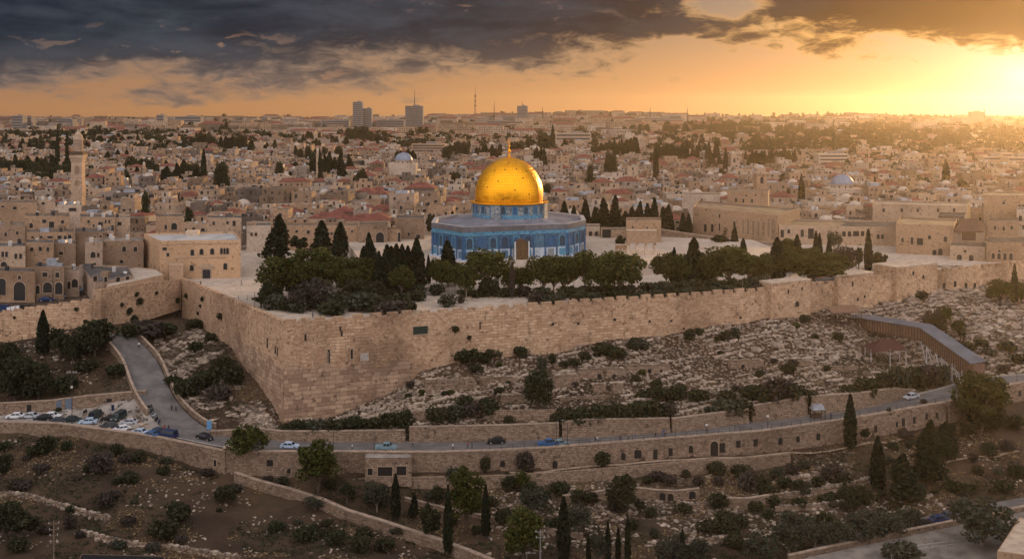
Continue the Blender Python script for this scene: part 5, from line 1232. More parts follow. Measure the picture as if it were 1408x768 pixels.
for l in LOTS:
    x, y, wd, dd, z = l; k = (y-430)/1300
    h_ = rnd.choice((4.5, 5.5, 6.5, 7.5, 9.5)) + rnd.uniform(-.6, 1.2) + (rnd.uniform(2,6) if rnd.random() < .12 else 0)
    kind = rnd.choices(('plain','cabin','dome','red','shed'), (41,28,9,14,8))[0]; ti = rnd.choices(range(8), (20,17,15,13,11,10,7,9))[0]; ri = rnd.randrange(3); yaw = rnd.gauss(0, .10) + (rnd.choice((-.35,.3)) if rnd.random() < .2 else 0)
    if id(l) in NEARH:
        parts = []; mb = MB(); root = thing('town_house', (x, y, z), 0, None, 'house', 'houses of the old city')
        house_geo(rnd, mb, x, y, z, wd, dd, h_, yaw, ti, ri, kind, True, parts)
        mb.v = [(a_-x, b_-y, c_-z) for a_, b_, c_ in mb.v]
        roofi = [i for i, m_ in enumerate(mb.mi) if m_ in (I_RED, I_DOME, I_TIN)]
        if roofi:
            rb = MB()
            for i in roofi: rb.face([mb.v[j] for j in mb.f[i]], mb.mi[i], mb.uv[i], mb.sm[i])
            rb.build({'red':'hipped_roof','dome':'roof_dome','shed':'roof_shed'}[kind], MATS_ALL, root)
            ob = MB()
            for i in range(len(mb.f)):
                if i not in roofi: ob.face([mb.v[j] for j in mb.f[i]], mb.mi[i], mb.uv[i], mb.sm[i])
            mb = ob
        mb.build('wall', MATS_ALL, root)
        for nm, px_, py_, pz_, pa, data in parts:
            o = link(nm, data, root); o.location = (px_-x, py_-y, pz_-z); o.rotation_euler = (0,0,pa)
        st = 'two storey' if h_ > 7.5 else 'low'
        if h_ > 10.5: st = 'tall'
        HOUSES.append((root, (x, y, z+h_), f"{st} {TONES[ti]} {KW[kind]} house", [f"{TONES[ti]} house"]))
    else:
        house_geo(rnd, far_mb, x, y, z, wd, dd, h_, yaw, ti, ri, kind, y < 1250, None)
# roof clutter of the near houses of the left quarter
for o in [o for o in C.objects if o.get('category') == 'house' and o.name.startswith(('town_house','corner_house')) and any(ch.name.startswith('roof') for ch in o.children) and not any(o is h[0] for h in HOUSES)]:
    me_ = [ch for ch in o.children if ch.name.split('.')[0] == 'roof'][0].data; vs = [v.co for v in me_.vertices]; zr = vs[0].z; xs = [v.x for v in vs]; ys = [v.y for v in vs]; cx, cy = sum(xs)/len(xs), sum(ys)/len(ys)
    for k in range(rnd.choice((1,2,3,4))):
        v = vs[k % len(vs)]; f = rnd.uniform(.15,.75); px, py = cx+(v.x-cx)*f, cy+(v.y-cy)*f; c_ = rnd.random()
        if c_ < .5: q = link('water_tank', TANK_W if c_ < .3 else TANK_B, o); q.location = (px, py, zr)
        elif c_ < .75: q = link('satellite_dish', DISH_M, o); q.location = (px, py, zr+.9); q.rotation_euler = (.5, 0, rnd.uniform(0,6))
        else: b = MB(); b.box(0,0,0,rnd.uniform(1,2.2),rnd.uniform(1.4,3.2),rnd.uniform(1.2,2.4)); q = b.build('roof_shed', rnd.choice((M_TIN, M_ROOFS[1], HOUSE_MATS[2])), o); q.location = (px, py, zr)
# modern blocks on the far slopes
D = 1740.0
while D < 3300:
    x = -.55*D
    while x < .55*D:
        wd = rnd.uniform(18, 58); px = 704+F*(x+wd/2)/D; xc = x+wd/2; x += wd + rnd.uniform(0, 14); g = .17 + (.30 if px > 960 else 0)
        DD = D + rnd.uniform(-22, 22)
        if excluded(px, DD): continue
        if rnd.random() < g: TREELOTS.append((xc, DD)); continue
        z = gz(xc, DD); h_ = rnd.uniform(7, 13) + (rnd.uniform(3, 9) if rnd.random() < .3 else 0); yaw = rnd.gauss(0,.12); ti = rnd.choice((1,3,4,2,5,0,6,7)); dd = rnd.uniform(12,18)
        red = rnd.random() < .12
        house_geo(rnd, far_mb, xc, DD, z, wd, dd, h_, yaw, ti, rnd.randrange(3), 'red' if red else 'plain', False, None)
        n = int(wd/4)
        for s in range(int(h_/3.6)):
            for k in range(n):
                if rnd.random() < .25: continue
                px_ = -wd/2 + wd*(k+.5)/n; zz = z+h_-2.6-s*3.4; c2, s2 = math.cos(yaw), math.sin(yaw); bx, by = xc+(dd/2+.06)*s2+px_*c2, DD-(dd/2+.06)*c2+px_*s2
                far_mb.face([(bx-.9*c2,by-.9*s2,zz),(bx+.9*c2,by+.9*s2,zz),(bx+.9*c2,by+.9*s2,zz+1.6),(bx-.9*c2,by-.9*s2,zz+1.6)], I_DARK)
    D += rnd.uniform(48, 66)
tag(far_mb.build('distant_houses', MATS_ALL), 'dense spread of small stone houses filling the far city', 'houses', None, 'stuff')
# ---------------------------------------------------------------- trees
def leafmat(name, a, b_, dry=None):
    m_, t, p = newmat(name)
    oc = t.node('ShaderNodeNewGeometry').outputs['Position']; oi = t.node('ShaderNodeObjectInfo').outputs['Random']
    n = t.noise(oc, .9, 3, .6); n2 = t.noise(oc, 3.5, 2, .5)
    c = t.mix(t.ss(t.m('ADD', t.m('MULTIPLY', n, .6), t.m('MULTIPLY', n2, .4)), .35, .65), a, b_)
    c = t.mix(t.m('MULTIPLY', oi, .45), c, dry or tuple(x*.55 for x in a))
    t.put(p.inputs['Base Color'], c); p.inputs['Roughness'].default_value = .75; p.inputs['Specular IOR Level'].default_value = .15
    tr = t.node('ShaderNodeBsdfTranslucent', {0: c}); mx = t.node('ShaderNodeMixShader', {0: .22, 1: p.outputs[0], 2: tr.outputs[0]})
    t.l.new(mx.outputs[0], [n_ for n_ in t.n if n_.type == 'OUTPUT_MATERIAL'][0].inputs[0]); return m_
L_CYP = leafmat('cypress_leaves', (.012,.018,.010), (.026,.033,.016)); L_PINE = leafmat('pine_needles', (.020,.028,.008), (.078,.080,.016), (.040,.034,.010))
L_OLV = leafmat('olive_leaves', (.034,.040,.025), (.070,.073,.048)); L_BRT = leafmat('bright_leaves', (.028,.040,.009), (.075,.076,.014)); L_SHR = leafmat('shrub_leaves', (.016,.023,.011), (.040,.044,.020), (.042,.035,.018))
L_DRY = leafmat('dry_twigs', (.048,.038,.032), (.075,.058,.046)); M_BARK = plain('bark', (.085,.062,.045), .9, var=.35, scale=2); M_BARKP = plain('pale_bark', (.20,.16,.125), .9, var=.3, scale=2)
def leaves(centers, size, flat=.0, seed=0):
    r = np.random.default_rng(seed); n = len(centers)
    u = r.normal(size=(n,3)); u /= np.linalg.norm(u, axis=1)[:,None]; w_ = r.normal(size=(n,3)); w_ -= (w_*u).sum(1)[:,None]*u; w_ /= np.linalg.norm(w_, axis=1)[:,None]
    if flat: u[:,2] *= (1-flat); w_[:,2] *= (1-flat)
    s = size * r.uniform(.6, 1.35, n)[:,None]
    return np.stack((centers-u*s*.5-w_*s*.18, centers+w_*s*.42*r.uniform(.7,1.2,n)[:,None]-u*s*.1, centers+u*s*.6, centers-w_*s*.42+u*s*.08), 1)
def ell(n, c, rad, seed, shell=.55):
    r = np.random.default_rng(seed); d = r.normal(size=(n,3)); d /= np.linalg.norm(d, axis=1)[:,None]
    k = (shell + (1-shell)*r.random(n)**.6)[:,None]; return np.asarray(c) + d*k*np.asarray(rad)
def qmesh(name, quads, mat, extra=None):
    v = quads.reshape(-1,3); me_ = bpy.data.meshes.new(name); me_.from_pydata(v.tolist(), [], np.arange(len(v)).reshape(-1,4).tolist()); me_.materials.append(mat); me_.update(); return me_
def trunk_mesh(name, segs, mat):
    b = MB()
    for s in segs: b.tube(*s, n=6)
    return b.mesh(name, mat)
PROTO = {}
def proto(kind, v):
    key = (kind, v)
    if key in PROTO: return PROTO[key]
    s = hash_ = {'cypress':1,'conifer':2,'pine':3,'round':4,'olive':5,'shrub':6,'dry':7,'bright':8,'small':9}[kind]*100+v; r = np.random.default_rng(s)
    if kind in ('cypress', 'conifer'):
        H, Wd = (16, 3.2) if kind == 'cypress' else (16, 7.0); n = 1500 if kind == 'cypress' else 2200
        t_ = r.random(n)**.85; prof = (np.sin(np.pi*np.clip(t_*.93+.07,0,1)**.62)**.75) if kind == 'cypress' else (1-t_)**.72*np.clip(t_*9+.35,0,1)
        a = r.random(n)*6.283; lob = 1 + (.16 if kind == 'cypress' else .30)*np.sin(a*3+t_*17+v)*np.sin(t_*29+a) + r.normal(size=n)*.06
        rr = prof*Wd/2*lob*(.62+.38*r.random(n)**.5); z0 = .07 if kind == 'cypress' else .10
        c = np.stack((rr*np.cos(a), rr*np.sin(a), H*(z0+(1-z0)*t_)), 1)
        if kind == 'conifer': c[:,0] += .5*np.sin(t_*5+v); 
        q = leaves(c, .62 if kind == 'cypress' else .85, 0, s); q[:,:,2] += (q[:,:,2]-c[:,None,2])*(.5 if kind == 'cypress' else 0)
        core = ell(300, (0,0,H*.45), (Wd*.22,Wd*.22,H*.36), s+1, .2); q = np.concatenate((q, leaves(core, 1.1, 0, s+2)))
        tr = [((0,0,-.6),(0,0,H*.75),.22,.06)]; mat = L_CYP; bark = M_BARK; W0, H0 = Wd, H
    elif kind in ('pine', 'bright', 'round', 'olive', 'dry', 'small'):
        H, Wd = {'pine':(13,12),'bright':(12,9.5),'round':(10,10),'olive':(6.5,8),'dry':(7,8.5),'small':(5,4.5)}[kind]
        lo = {'pine':.30,'bright':.22,'round':.2,'olive':.25,'dry':.15,'small':.3}[kind]; n = {'pine':22,'bright':17,'round':16,'olive':13,'dry':13,'small':8}[kind]
        q = []; tr = [((0,0,-.8),(r.uniform(-.4,.4),r.uniform(-.4,.4),H*lo),.30,.2)]; top_ = Vector(tr[0][1])
        for k in range(n):
            a = k*2.4+r.uniform(-.5,.5); t_ = (k+.5)/n; zz = lo+(1-lo)*(.16+.70*t_); rad = Wd*.5*(.64*math.sqrt(max(0,1-((t_-.35)/.75)**2)))*r.uniform(.75,1.1)
            c = (rad*math.cos(a), rad*math.sin(a), H*zz); er = Wd*r.uniform(.13,.205); ez = er*r.uniform(.62,.85) if kind == 'pine' else er*r.uniform(.7,.95)
            m_ = {'pine':165,'bright':150,'round':150,'olive':125,'dry':120,'small':110}[kind]
            q.append(leaves(ell(m_, c, (er,er,ez), s+k, .45), {'pine':.62,'bright':.55,'round':.6,'olive':.42,'dry':.5,'small':.45}[kind], 0, s*31+k))
            e_ = Vector(c); mid = top_.lerp(e_, .5) + Vector((0,0,.3)); tr += [(tuple(top_*(.75 if k % 2 else 1)), tuple(mid), .13, .09), (tuple(mid), tuple(e_), .09, .03)]
        q.append(leaves(ell(160, (0,0,H*(lo+.42*(1-lo))), (Wd*.24,Wd*.24,H*(1-lo)*.27), s+77, .1), .9, 0, s+78))
        q = np.concatenate(q); mat = {'pine':L_PINE,'bright':L_BRT,'round':L_SHR,'olive':L_OLV,'dry':L_DRY,'small':L_SHR}[kind]; bark = M_BARKP if kind in ('olive','pine') else M_BARK; W0, H0 = Wd, H
    else:
        H, Wd = 2.2, 3.2; q = []
        for k in range(8):
            a = k*2.4; rad = Wd*.28*math.sqrt(k/8); c = (rad*math.cos(a), rad*math.sin(a), H*r.uniform(.35,.55)); e_ = Wd*r.uniform(.15,.24)
            q.append(leaves(ell(75, c, (e_,e_,H*r.uniform(.28,.42)), s+k, .5), .34, 0, s*17+k))
        q = np.concatenate(q); q[:,:,2] = np.maximum(q[:,:,2], -.1); tr = [((0,0,-.3),(0,0,H*.5),.1,.04),((0,0,.1),(.5,.2,H*.6),.07,.03),((0,0,.1),(-.5,-.2,H*.6),.07,.03)]; mat = L_SHR; bark = M_BARK; W0, H0 = Wd, H
    # true extents
    ext = np.percentile(np.abs(q.reshape(-1,3)[:,:2]), 99.2)*2; hz = np.percentile(q.reshape(-1,3)[:,2], 99.8)
    PROTO[key] = (qmesh('crown', q, mat), trunk_mesh('trunk', tr, bark), ext, hz); return PROTO[key]
NAMES = {'cypress':('cypress_tree','cypress'),'conifer':('conifer_tree','conifer'),'pine':('pine_tree','pine tree'),'round':('leafy_tree','tree'),'olive':('olive_tree','olive tree'),'shrub':('shrub','shrub'),'dry':('dry_tree','tree'),'bright':('leafy_tree','tree'),'small':('small_tree','tree')}
WORDS = {'cypress':'slim dark cypress','conifer':'dark pyramidal conifer','pine':'spreading umbrella pine','round':'dark round leafy tree','olive':'grey green olive tree','shrub':'round shrub','dry':'brownish grey bushy tree','bright':'yellow green leafy tree','small':'small dark tree'}
TREES = []; TR = random.Random(5); tcount = 0
def plant(kind, loc, Wd, H, group, mat=None, word=None):
    global tcount
    tcount += 1; v = tcount % 4 if kind in ('shrub','pine','cypress') else tcount % 3
    cr, tk, ext, hz = proto(kind, v); nm, cat = NAMES[kind]
    root = thing(nm, (loc[0], loc[1], loc[2]-.05), TR.uniform(0, 6.28), None, cat, group, (Wd/ext, Wd/ext, H/hz))
    o = link('crown', cr, root)
    if mat is not None: o.material_slots[0].link = 'OBJECT'; o.material_slots[0].material = mat
    link('trunk', tk, root)
    TREES.append((root, (loc[0], loc[1], loc[2]+H*.55), word or ({L_OLV: 'grey green rounded shrub', L_DRY: 'brownish twiggy shrub', L_BRT: 'yellow green shrub'}.get(mat, 'dark green rounded shrub') if kind == 'shrub' else WORDS[kind]), Wd*H/loc[1]**2)); return root
def tree(kind, px, pt, pb, w_, group='trees on the slopes', mat=None, word=None, D=None):
    loc = hit(px, pb) if D is None else Vector(((px-704)/F*D, D, gz((px-704)/F*D, D)))
    if kind == 'pine': w_ *= 1.14; pt -= 2
    H = (pb-pt)*loc.y/F if D is None else top(pt, D)-loc.z
    return plant(kind, loc, w_*loc.y/F, H, group, mat, word)
G1 = 'trees on the esplanade'
for a in (('conifer',382,296,362,39),('small',411,324,350,24),('conifer',442.5,303,357,32),('cypress',468,305,357,22),('pine',387,355,415,60),('pine',430,343,396,52),('pine',463,355,397,34),('pine',494,355,402,46),('conifer',509,320,395,27),
          ('cypress',532,336,404,22),('cypress',545,335,406,20),('cypress',553,336,407,19),('cypress',573,327,405,25),('cypress',589,350,392,8),('cypress',521,345,404,16),('dry',426,384,426,62),('small',360,404,424,24),('conifer',616,330,394,32),('pine',668,346,404,62),('pine',641,366,414,26),('pine',716,369,404,32),
          ('pine',748,354,408,46),('pine',774,352,406,36),('pine',804,347,404,44),('pine',853,348,410,66),('pine',828,358,408,40),('pine',917,349,397,38),('cypress',927,340,397,13),('conifer',954,327,397,36),('pine',1003,341,397,60),('cypress',1022,327,362,11),('small',990,322,344,26),('cypress',1010,310,344,10),
          ('cypress',1036,355,388,6),('cypress',1044,359,388,7),('cypress',1069,326,388,25),('pine',1056,350,386,30),('cypress',1096,322,366,14),('pine',1100,351,388,48),('pine',1115,342,372,30),('pine',1141,359,391,40),('cypress',1122,317,360,9),('cypress',1127,320,360,8),('olive',1147,317,346,21),('dry',1161,338,376,32),('cypress',1140,326,364,9),
          ('cypress',1194,314,375,12),('small',1181,340,374,12),('small',1208,346,374,24),('pine',1085,330,362,26),('small',593,294,329,15),('pine',600,357,398,20),('pine',700,372,406,20),('pine',480,372,408,30),('round',405,372,416,34),('pine',1030,352,392,34),('pine',980,352,396,28),('small',853,323,347,15)): tree(*a, group=G1)
tree('cypress', 704, 358, 411, 8, G1, L_DRY, 'thin bare brown tree')
for a in ((459,413,434,42),(500,402,428,46),(520,408,430,40),(534,413,432,44),(562,414,430,24),(481,404,422,24),(447,416,432,24),(410,416,430,30),(737,401,418,26),(760,405,421,29),(771,398,416,13),(798,400,416,30),(816,402,416,24),(848,399,413,28),(864,400,413,22),(882,399,412,24),
          (905,396,411,26),(925,394,409,24),(944,395,408,22),(966,393,406,24),(985,393,406,22),(1002,392,405,20),(1020,391,404,22),(1040,389,402,20),(616,404,422,26),(634,405,418,10),(600,390,406,24),(640,398,408,22),(575,392,408,26),(540,398,410,30),(690,396,408,26),(720,392,408,22),(835,390,406,30),(890,388,404,26)):
    tree('shrub', *a, group='bushes along the esplanade edge', mat=TR.choice((L_SHR, L_OLV, L_OLV, L_DRY)))
tree('shrub', 785, 394, 409, 14, 'bushes along the esplanade edge', L_BRT, 'small yellow rounded bush'); tree('shrub', 962, 388, 402, 12, 'bushes along the esplanade edge', L_BRT, 'yellowish bush')
for a in (('round',372,388,420,34),('pine',398,358,412,40),('pine',415,362,405,36),('pine',445,362,408,40),('pine',478,360,402,38),('round',490,384,414,36),('round',515,386,418,36),('cypress',538,338,404,20),('cypress',561,338,405,20),('pine',552,368,410,34),('cypress',500,338,398,18),
          ('pine',608,360,402,26),('pine',625,364,404,28),('round',672,382,408,30),('pine',762,356,407,40),('pine',842,350,402,44),
          ('pine',935,352,397,34),('pine',968,350,397,38),('pine',1042,354,392,36),('pine',1078,346,388,36),('pine',1090,340,376,34),('pine',1112,352,386,38),('pine',1128,348,382,36),('round',1128,372,391,34),('pine',1152,350,382,34),('round',970,378,397,34),('round',940,380,398,30)): tree(*a, group=G1)
for a in ((380,405,426,36),(400,410,428,34),(440,402,424,40),(470,400,422,40),(490,405,426,36),(548,402,424,36),(570,398,414,30),(655,398,409,26),(672,396,408,26),(700,394,408,30),(745,394,411,32),(780,393,409,34),(812,392,409,34),(860,390,408,34),(840,393,411,32),(910,386,407,32),(932,385,405,32),(955,384,404,32),(980,383,402,32),(1008,382,402,34),(1030,381,400,32),(1048,380,398,28)): tree('shrub', *a, group='bushes along the esplanade edge', mat=TR.choice((L_SHR, None, L_OLV)))
G2 = 'cypresses behind the shrine'
for px, pt, w_ in ((776,276,14),(789,282,11),(805,274,14),(829,272,22),(846,268,18),(818,284,12),(869,284,14),(880,276,16),(891,279,16),(900,271,12),(912,284,18),(919,281,14),(939,292,9),(947,293,9),(860,290,14),(758,288,14),(622,290,10),(638,292,9),(1001,296,12)):
    tree('cypress' if w_ < 15 else 'conifer', px, pt, 327, w_*1.15, G2, D=456)
G3 = 'trees on the slopes'
for a in (('pine',340,603,652,46),('bright',437,608,678,58),('olive',518,664,706,38),('small',478,664,694,22),('cypress',544,652,716,14),('conifer',569,676,712,14),('small',592,694,748,28),('cypress',616,666,766,13),('bright',641,644,732,48),('cypress',668,666,742,13),('round',603,668,692,22),
          ('round',741,510,568,42),('olive',733,670,708,42),('round',855,652,706,42),('round',812,676,694,22),('cypress',775,682,776,19),('cypress',809,735,776,7),('cypress',836,715,776,9),('cypress',850,723,776,8),('cypress',863,706,776,9),('cypress',938,725,780,9),('olive',793,692,738,42),('bright',720,700,776,56),('olive',824,735,776,30),
          ('olive',922,738,782,44),('olive',958,740,782,40),('olive',1047,735,776,52),('small',880,686,706,15),('round',700,655,676,22),('bright',718,648,674,20),('cypress',1169,541,620,18),('cypress',1207,600,676,21),('conifer',1244,624,692,46),('conifer',1278,578,668,40),('conifer',1300,580,622,36),('pine',1350,516,592,62),('conifer',1346,524,590,38),
          ('olive',1085,718,762,48),('olive',1120,714,754,44),('olive',1152,718,752,46),('olive',1190,706,747,58),('olive',1222,704,742,46),('olive',1250,698,730,34),('olive',1350,688,752,92),('small',1190,588,608,13),('small',1223,580,594,11),('round',1180,666,706,38),('round',1165,668,694,26),
          ('cypress',59,427,490,18),('round',130,438,490,56),('small',80,450,496,26),('round',20,490,552,62),('round',52,500,552,40),('round',8,470,520,40),('round',100,462,500,30),('bright',1375,384,419,38),('cypress',1395,362,419,10),('bright',1405,388,419,26),('small',30,705,742,42),('round',310,668,692,32),('round',10,690,742,44),
          ('round',1300,600,640,30),('small',1330,580,606,26),('round',1290,432,462,24),('bright',1300,420,446,18),('dry',1283,424,455,26),('bright',1318,440,462,18),('small',1322,452,470,12)): tree(*a, group=G3)
G4 = 'shrubs on the slopes'
for a in ((667,626,650,16),(722,621,650,25),(829,624,645,21),(985,636,652,27),(1018,639,655,27),(943,645,656,12),(960,654,668,17),(988,655,668,14),(1030,648,676,30),(1048,655,675,24),(890,654,664,18),(920,654,666,20),(905,648,660,26),(1088,637,653,21),(1105,633,645,19),(1070,644,660,22),(1080,656,671,24),(1100,659,678,22),(1125,654,671,19),(1145,638,660,32),(1160,650,668,26),
          (1060,680,694,24),(1100,684,699,24),(1140,680,696,32),(1056,700,712,20),(1040,690,704,22),(995,702,724,30),(1015,706,724,28),(975,715,732,38),(895,697,710,18),(940,692,704,24),(850,690,702,30),(1240,746,770,54),(140,621,652,32),(63,599,624,28),(92,604,619,16),(5,624,652,20),(98,694,705,14),(97,707,726,20),(145,679,698,24),(245,690,716,34),(225,716,740,40),(25,738,760,30),
          (180,650,664,24),(200,440,466,52),(222,444,462,40),(180,446,464,30),(268,438,452,26),(305,489,520,34),(320,500,530,30),(257,520,546,38),(283,508,534,40),(238,516,530,22),(300,530,552,36),(270,470,484,22),(290,458,470,18),(160,500,516,30),(120,495,510,34),(80,560,566,10),(40,520,545,50),(90,515,540,36),
          (410,578,596,28),(435,578,594,34),(460,576,594,34),(485,574,593,34),(510,575,592,30),(535,570,592,34),(555,566,592,30),(395,584,598,20),(600,560,582,36),(625,556,580,34),(650,552,576,34),(672,548,574,30),(640,545,562,26),(700,575,588,16),(780,566,590,30),(800,564,590,34),(825,560,588,34),(850,558,585,34),(875,556,583,36),(900,552,580,34),(918,556,578,26),(765,572,588,22),
          (1000,552,578,44),(1022,554,576,36),(980,562,578,24),(1070,520,558,42),(1056,530,560,36),(1090,528,558,34),(1110,540,556,30),(1150,542,556,22),(1192,518,546,34),(1215,512,542,32),(1237,506,540,32),(1258,503,536,32),(1278,500,532,30),(1294,500,530,28),(1170,528,546,30),(1270,548,556,10),
          (716,476,492,18),(667,488,500,18),(745,490,508,14),(760,486,500,12),(830,470,488,34),(848,476,494,26),(880,466,480,24),(868,470,480,16),(948,452,468,16),(962,450,462,14),(1010,450,464,16),(790,492,504,20),(655,500,512,20),(640,478,498,44),(670,478,492,40),(720,478,490,16),(1385,470,484,26),(1360,478,490,22),(1350,466,478,20),(1400,486,500,24),(1330,470,482,26),(1380,500,512,20),(1345,494,506,24),(1268,400,414,18),
          (1368,560,590,30),(1395,570,592,24),(1385,605,622,22),(1400,640,656,24),(1345,640,652,18),(1380,660,676,30),(1310,660,676,24),(420,722,744,34),(460,730,748,30),(500,726,744,26),(380,716,730,26),(530,740,758,30),(660,560,572,20),(30,660,674,28),(160,610,624,22),(120,640,650,12),(190,620,634,24),(225,640,652,20),
          (1355,722,734,12),(650,690,706,22),(690,700,720,26),(760,712,730,30),(870,715,730,18),(900,726,740,16),(1010,735,752,30),(1090,730,742,18)):
    tree('shrub', *a, group=G4, mat=TR.choice((None, None, L_OLV, L_SHR, L_DRY)) if a[0] > 300 else TR.choice((None, None, None, L_DRY)))
def fill(n, x0, x1, y0, y1, kinds, wr, hr, mats, grp):
    for _ in range(n):
        px, py = TR.uniform(x0, x1), TR.uniform(y0, y1); kd = TR.choice(kinds); w_ = TR.uniform(*wr); p_ = hit(px, py)
        if road_near(np.array([p_.x]), np.array([p_.y]))[0][0] < 1.5 or abs(p_.y - float(B1Y(p_.x))) < 2 or p_.y > float(B1Y(p_.x)): continue
        tree(kd, px, py-w_*TR.uniform(*hr), py, w_, grp, TR.choice(mats))
fill(46, 430, 1260, 662, 762, ('shrub','shrub','olive','small'), (12,30), (.6,.95), (None,None,L_OLV,L_SHR), G4)
fill(34, 0, 420, 612, 766, ('shrub',), (9,24), (.45,.7), (None,L_DRY,L_DRY,L_OLV), G4)
fill(22, 1200, 1408, 600, 690, ('shrub','small'), (10,26), (.5,.9), (None,L_DRY,L_OLV), G4)
for _ in range(44):
    px = TR.uniform(560, 1190); yb = float(np.interp(px, [q[0] for q in SBASE], [q[1] for q in SBASE])); yr = float(np.interp(px, [560,704,926,1056,1181], [566,560,562,548,520])); py = TR.uniform(yb+8, yr); w_ = TR.uniform(7, 18); tree('shrub', px, py-w_*TR.uniform(.5,.8), py, w_, G4, TR.choice((None, None, L_BRT, L_DRY, L_SHR)))
for a in ((905,532,552,34),(930,530,550,30),(960,534,552,30),(1000,536,552,26),(1085,500,514,22),(1030,530,548,30)): tree('shrub', *a, group=G4, mat=TR.choice((L_DRY, None)))
# caper bushes rooted in the wall faces
for f_, lst in ((sw_D, ((626,451,12),(645,463,7),(1087,416,7),(1209,417,6),(714,484,8))), (ww_D, ((304,434,12),(257,406,9),(279,410,8),(276,420,6),(273,430,6),(264,446,5))), (lambda px: seg_D(px, (-114.2,303), (-101.6,335)), ((191,413,12),(187,404,8),(177,427,12),(183,438,14),(167,418,7),(243,412,9),(215,402,6))),
                (lambda px: seg_D(px, (-143,305), (-114,305)), ((105,424,7),(118,441,7),(67,446,5),(20,436,5)))):
    for px, py, w_ in lst:
        p_ = at(px, py+w_*.5, f_(px)); plant('shrub', p_, w_*p_.y/F, w_*p_.y/F*.9, 'caper bushes rooted in the old walls', None, 'dark caper bush rooted in the wall')
# far trees: clusters in pixels with a distance
FAR = []
def cluster(x0, x1, yt, n, D, kinds, hpx, wpx):
    for k in range(n):
        px = x0+(x1-x0)*(k+TR.random())/n; DD = D*(1+TR.uniform(-.05,.05)); FAR.append((px, DD, TR.choice(kinds), hpx*TR.uniform(.75,1.15)*DD/F, wpx*TR.uniform(.8,1.2)*DD/F, yt))
for a in ((0,95,190,16,900,('round','conifer'),30,16),(30,95,205,8,820,('round',),26,18),(145,186,190,9,1000,('conifer','round'),22,14),(178,215,196,8,900,('conifer','round'),26,15),(222,272,200,13,850,('round','conifer'),28,17),(275,335,184,12,1250,('round','conifer'),22,14),(479,511,174,10,1500,('round',),20,12),(514,530,175,4,1500,('round',),12,10),
          (543,571,186,8,1000,('conifer','cypress'),26,12),(610,641,195,8,1100,('round','conifer'),16,12),(655,692,180,10,1100,('cypress','conifer'),26,9),(722,758,178,10,1300,('conifer','cypress'),24,10),(734,749,202,5,1000,('cypress','round'),20,8),(814,843,184,9,1200,('round','conifer'),24,12),(841,876,190,12,1150,('cypress','conifer'),24,10),
          (898,921,196,7,1000,('round',),26,12),(920,992,196,16,1000,('cypress','conifer','round'),26,11),(1025,1056,206,8,950,('cypress','conifer'),22,11),(850,950,171,18,1900,('round',),9,9),(400,470,200,6,1100,('round','conifer'),12,11),(430,480,208,7,850,('round','conifer'),24,14),(1056,1100,206,12,1000,('cypress','conifer'),26,10)): cluster(*a)
for px, yt, D, kd, w_ in ((280,204,800,'cypress',9),(79,174,1000,'cypress',6),(92,178,1000,'cypress',5),(440,203,790,'conifer',8),(760,171,1300,'cypress',7),(998,203,900,'cypress',8),(902,205,800,'cypress',9),(1300,219,700,'conifer',16),(1203,242,640,'conifer',9),(1323,246,700,'round',20),(1357,250,760,'round',9),(1102,239,620,'cypress',10),(1115,273,560,'round',15),
                          (305,222,700,'round',22),(840,208,850,'round',18),(496,232,700,'round',20),(700,246,690,'round',16),(811,226,800,'round',10),(751,252,650,'round',16),(384,222,820,'round',12),(200,262,480,'round',12),(260,284,470,'round',14),(410,325,448,'small',16),(1140,226,1000,'cypress',4)): FAR.append((px, D, kd, None, w_*D/F, yt))
for px, D, kd, H, Wd, yt in FAR:
    x = (px-704)/F*D; z = gz(x, D)
    if H is None: H = max(4, top(yt, D)-z)
    else: H = max(H, (top(yt, D)-z)*TR.uniform(.8, 1.05)) if top(yt, D)-z < 26 else H
    plant(kd, (x, D, z), Wd, H, 'dark trees among the city roofs', L_CYP if kd != 'round' else L_SHR)
TL = sorted(TREELOTS, key=lambda l: l[1]); BIG = TL[:110]; REST = TL[110:]
for x, y in BIG:
    if not (-30 < 704+F*x/y < 1440): REST.append((x, y)); continue
    kd = TR.choice(('round','round','cypress','conifer')); plant(kd, (x, y, gz(x, y)), TR.uniform(4,7.5) if kd != 'cypress' else 3, TR.uniform(5,10), 'dark trees among the city roofs', L_CYP if kd != 'round' else L_SHR)
# the far woods: one mass
wq = []; protos = {}
def merge(kind, x, y, z, Wd, H, k):
    if (kind, k) not in protos:
        me_ = proto(kind, k)[0]; v = np.empty(len(me_.vertices)*3); me_.vertices.foreach_get('co', v); q = v.reshape(-1,4,3); sel = np.random.default_rng(k).permutation(len(q))[:110]; q = q[sel]; c = q.mean(1, keepdims=True); protos[(kind,k)] = c+(q-c)*2.9
    _, _, ext, hz = proto(kind, k); q = protos[(kind,k)]*np.array((Wd/ext, Wd/ext, H/hz)); a = TR.uniform(0,6.28); c_, s_ = math.cos(a), math.sin(a)
    wq.append(np.stack((q[...,0]*c_-q[...,1]*s_+x, q[...,0]*s_+q[...,1]*c_+y, q[...,2]+z), -1))
pts = list(REST)
for x, y in REST:
    for _ in range(TR.choice((0,0,1)) if y < 1700 else TR.choice((0,1,2))): pts.append((x+TR.uniform(-14,14), y+TR.uniform(-14,14)))
def wood(x0, x1, D0, D1, n):
    for _ in range(n):
        px, D = TR.uniform(x0, x1), TR.uniform(D0, D1); pts.append(((px-704)/F*D, D))
wood(1095,1245,1250,1900,170); wood(1270,1430,1150,1900,210); wood(1165,1212,1900,2300,90); wood(980,1110,1700,2400,130); wood(950,1440,2700,3600,190); wood(0,950,2700,3500,110); wood(1150,1310,3350,3450,60); wood(940,1060,1900,2500,120); wood(1050,1440,950,1200,110)
P2_ = np.array(pts); zz = ground(P2_[:,0], P2_[:,1])
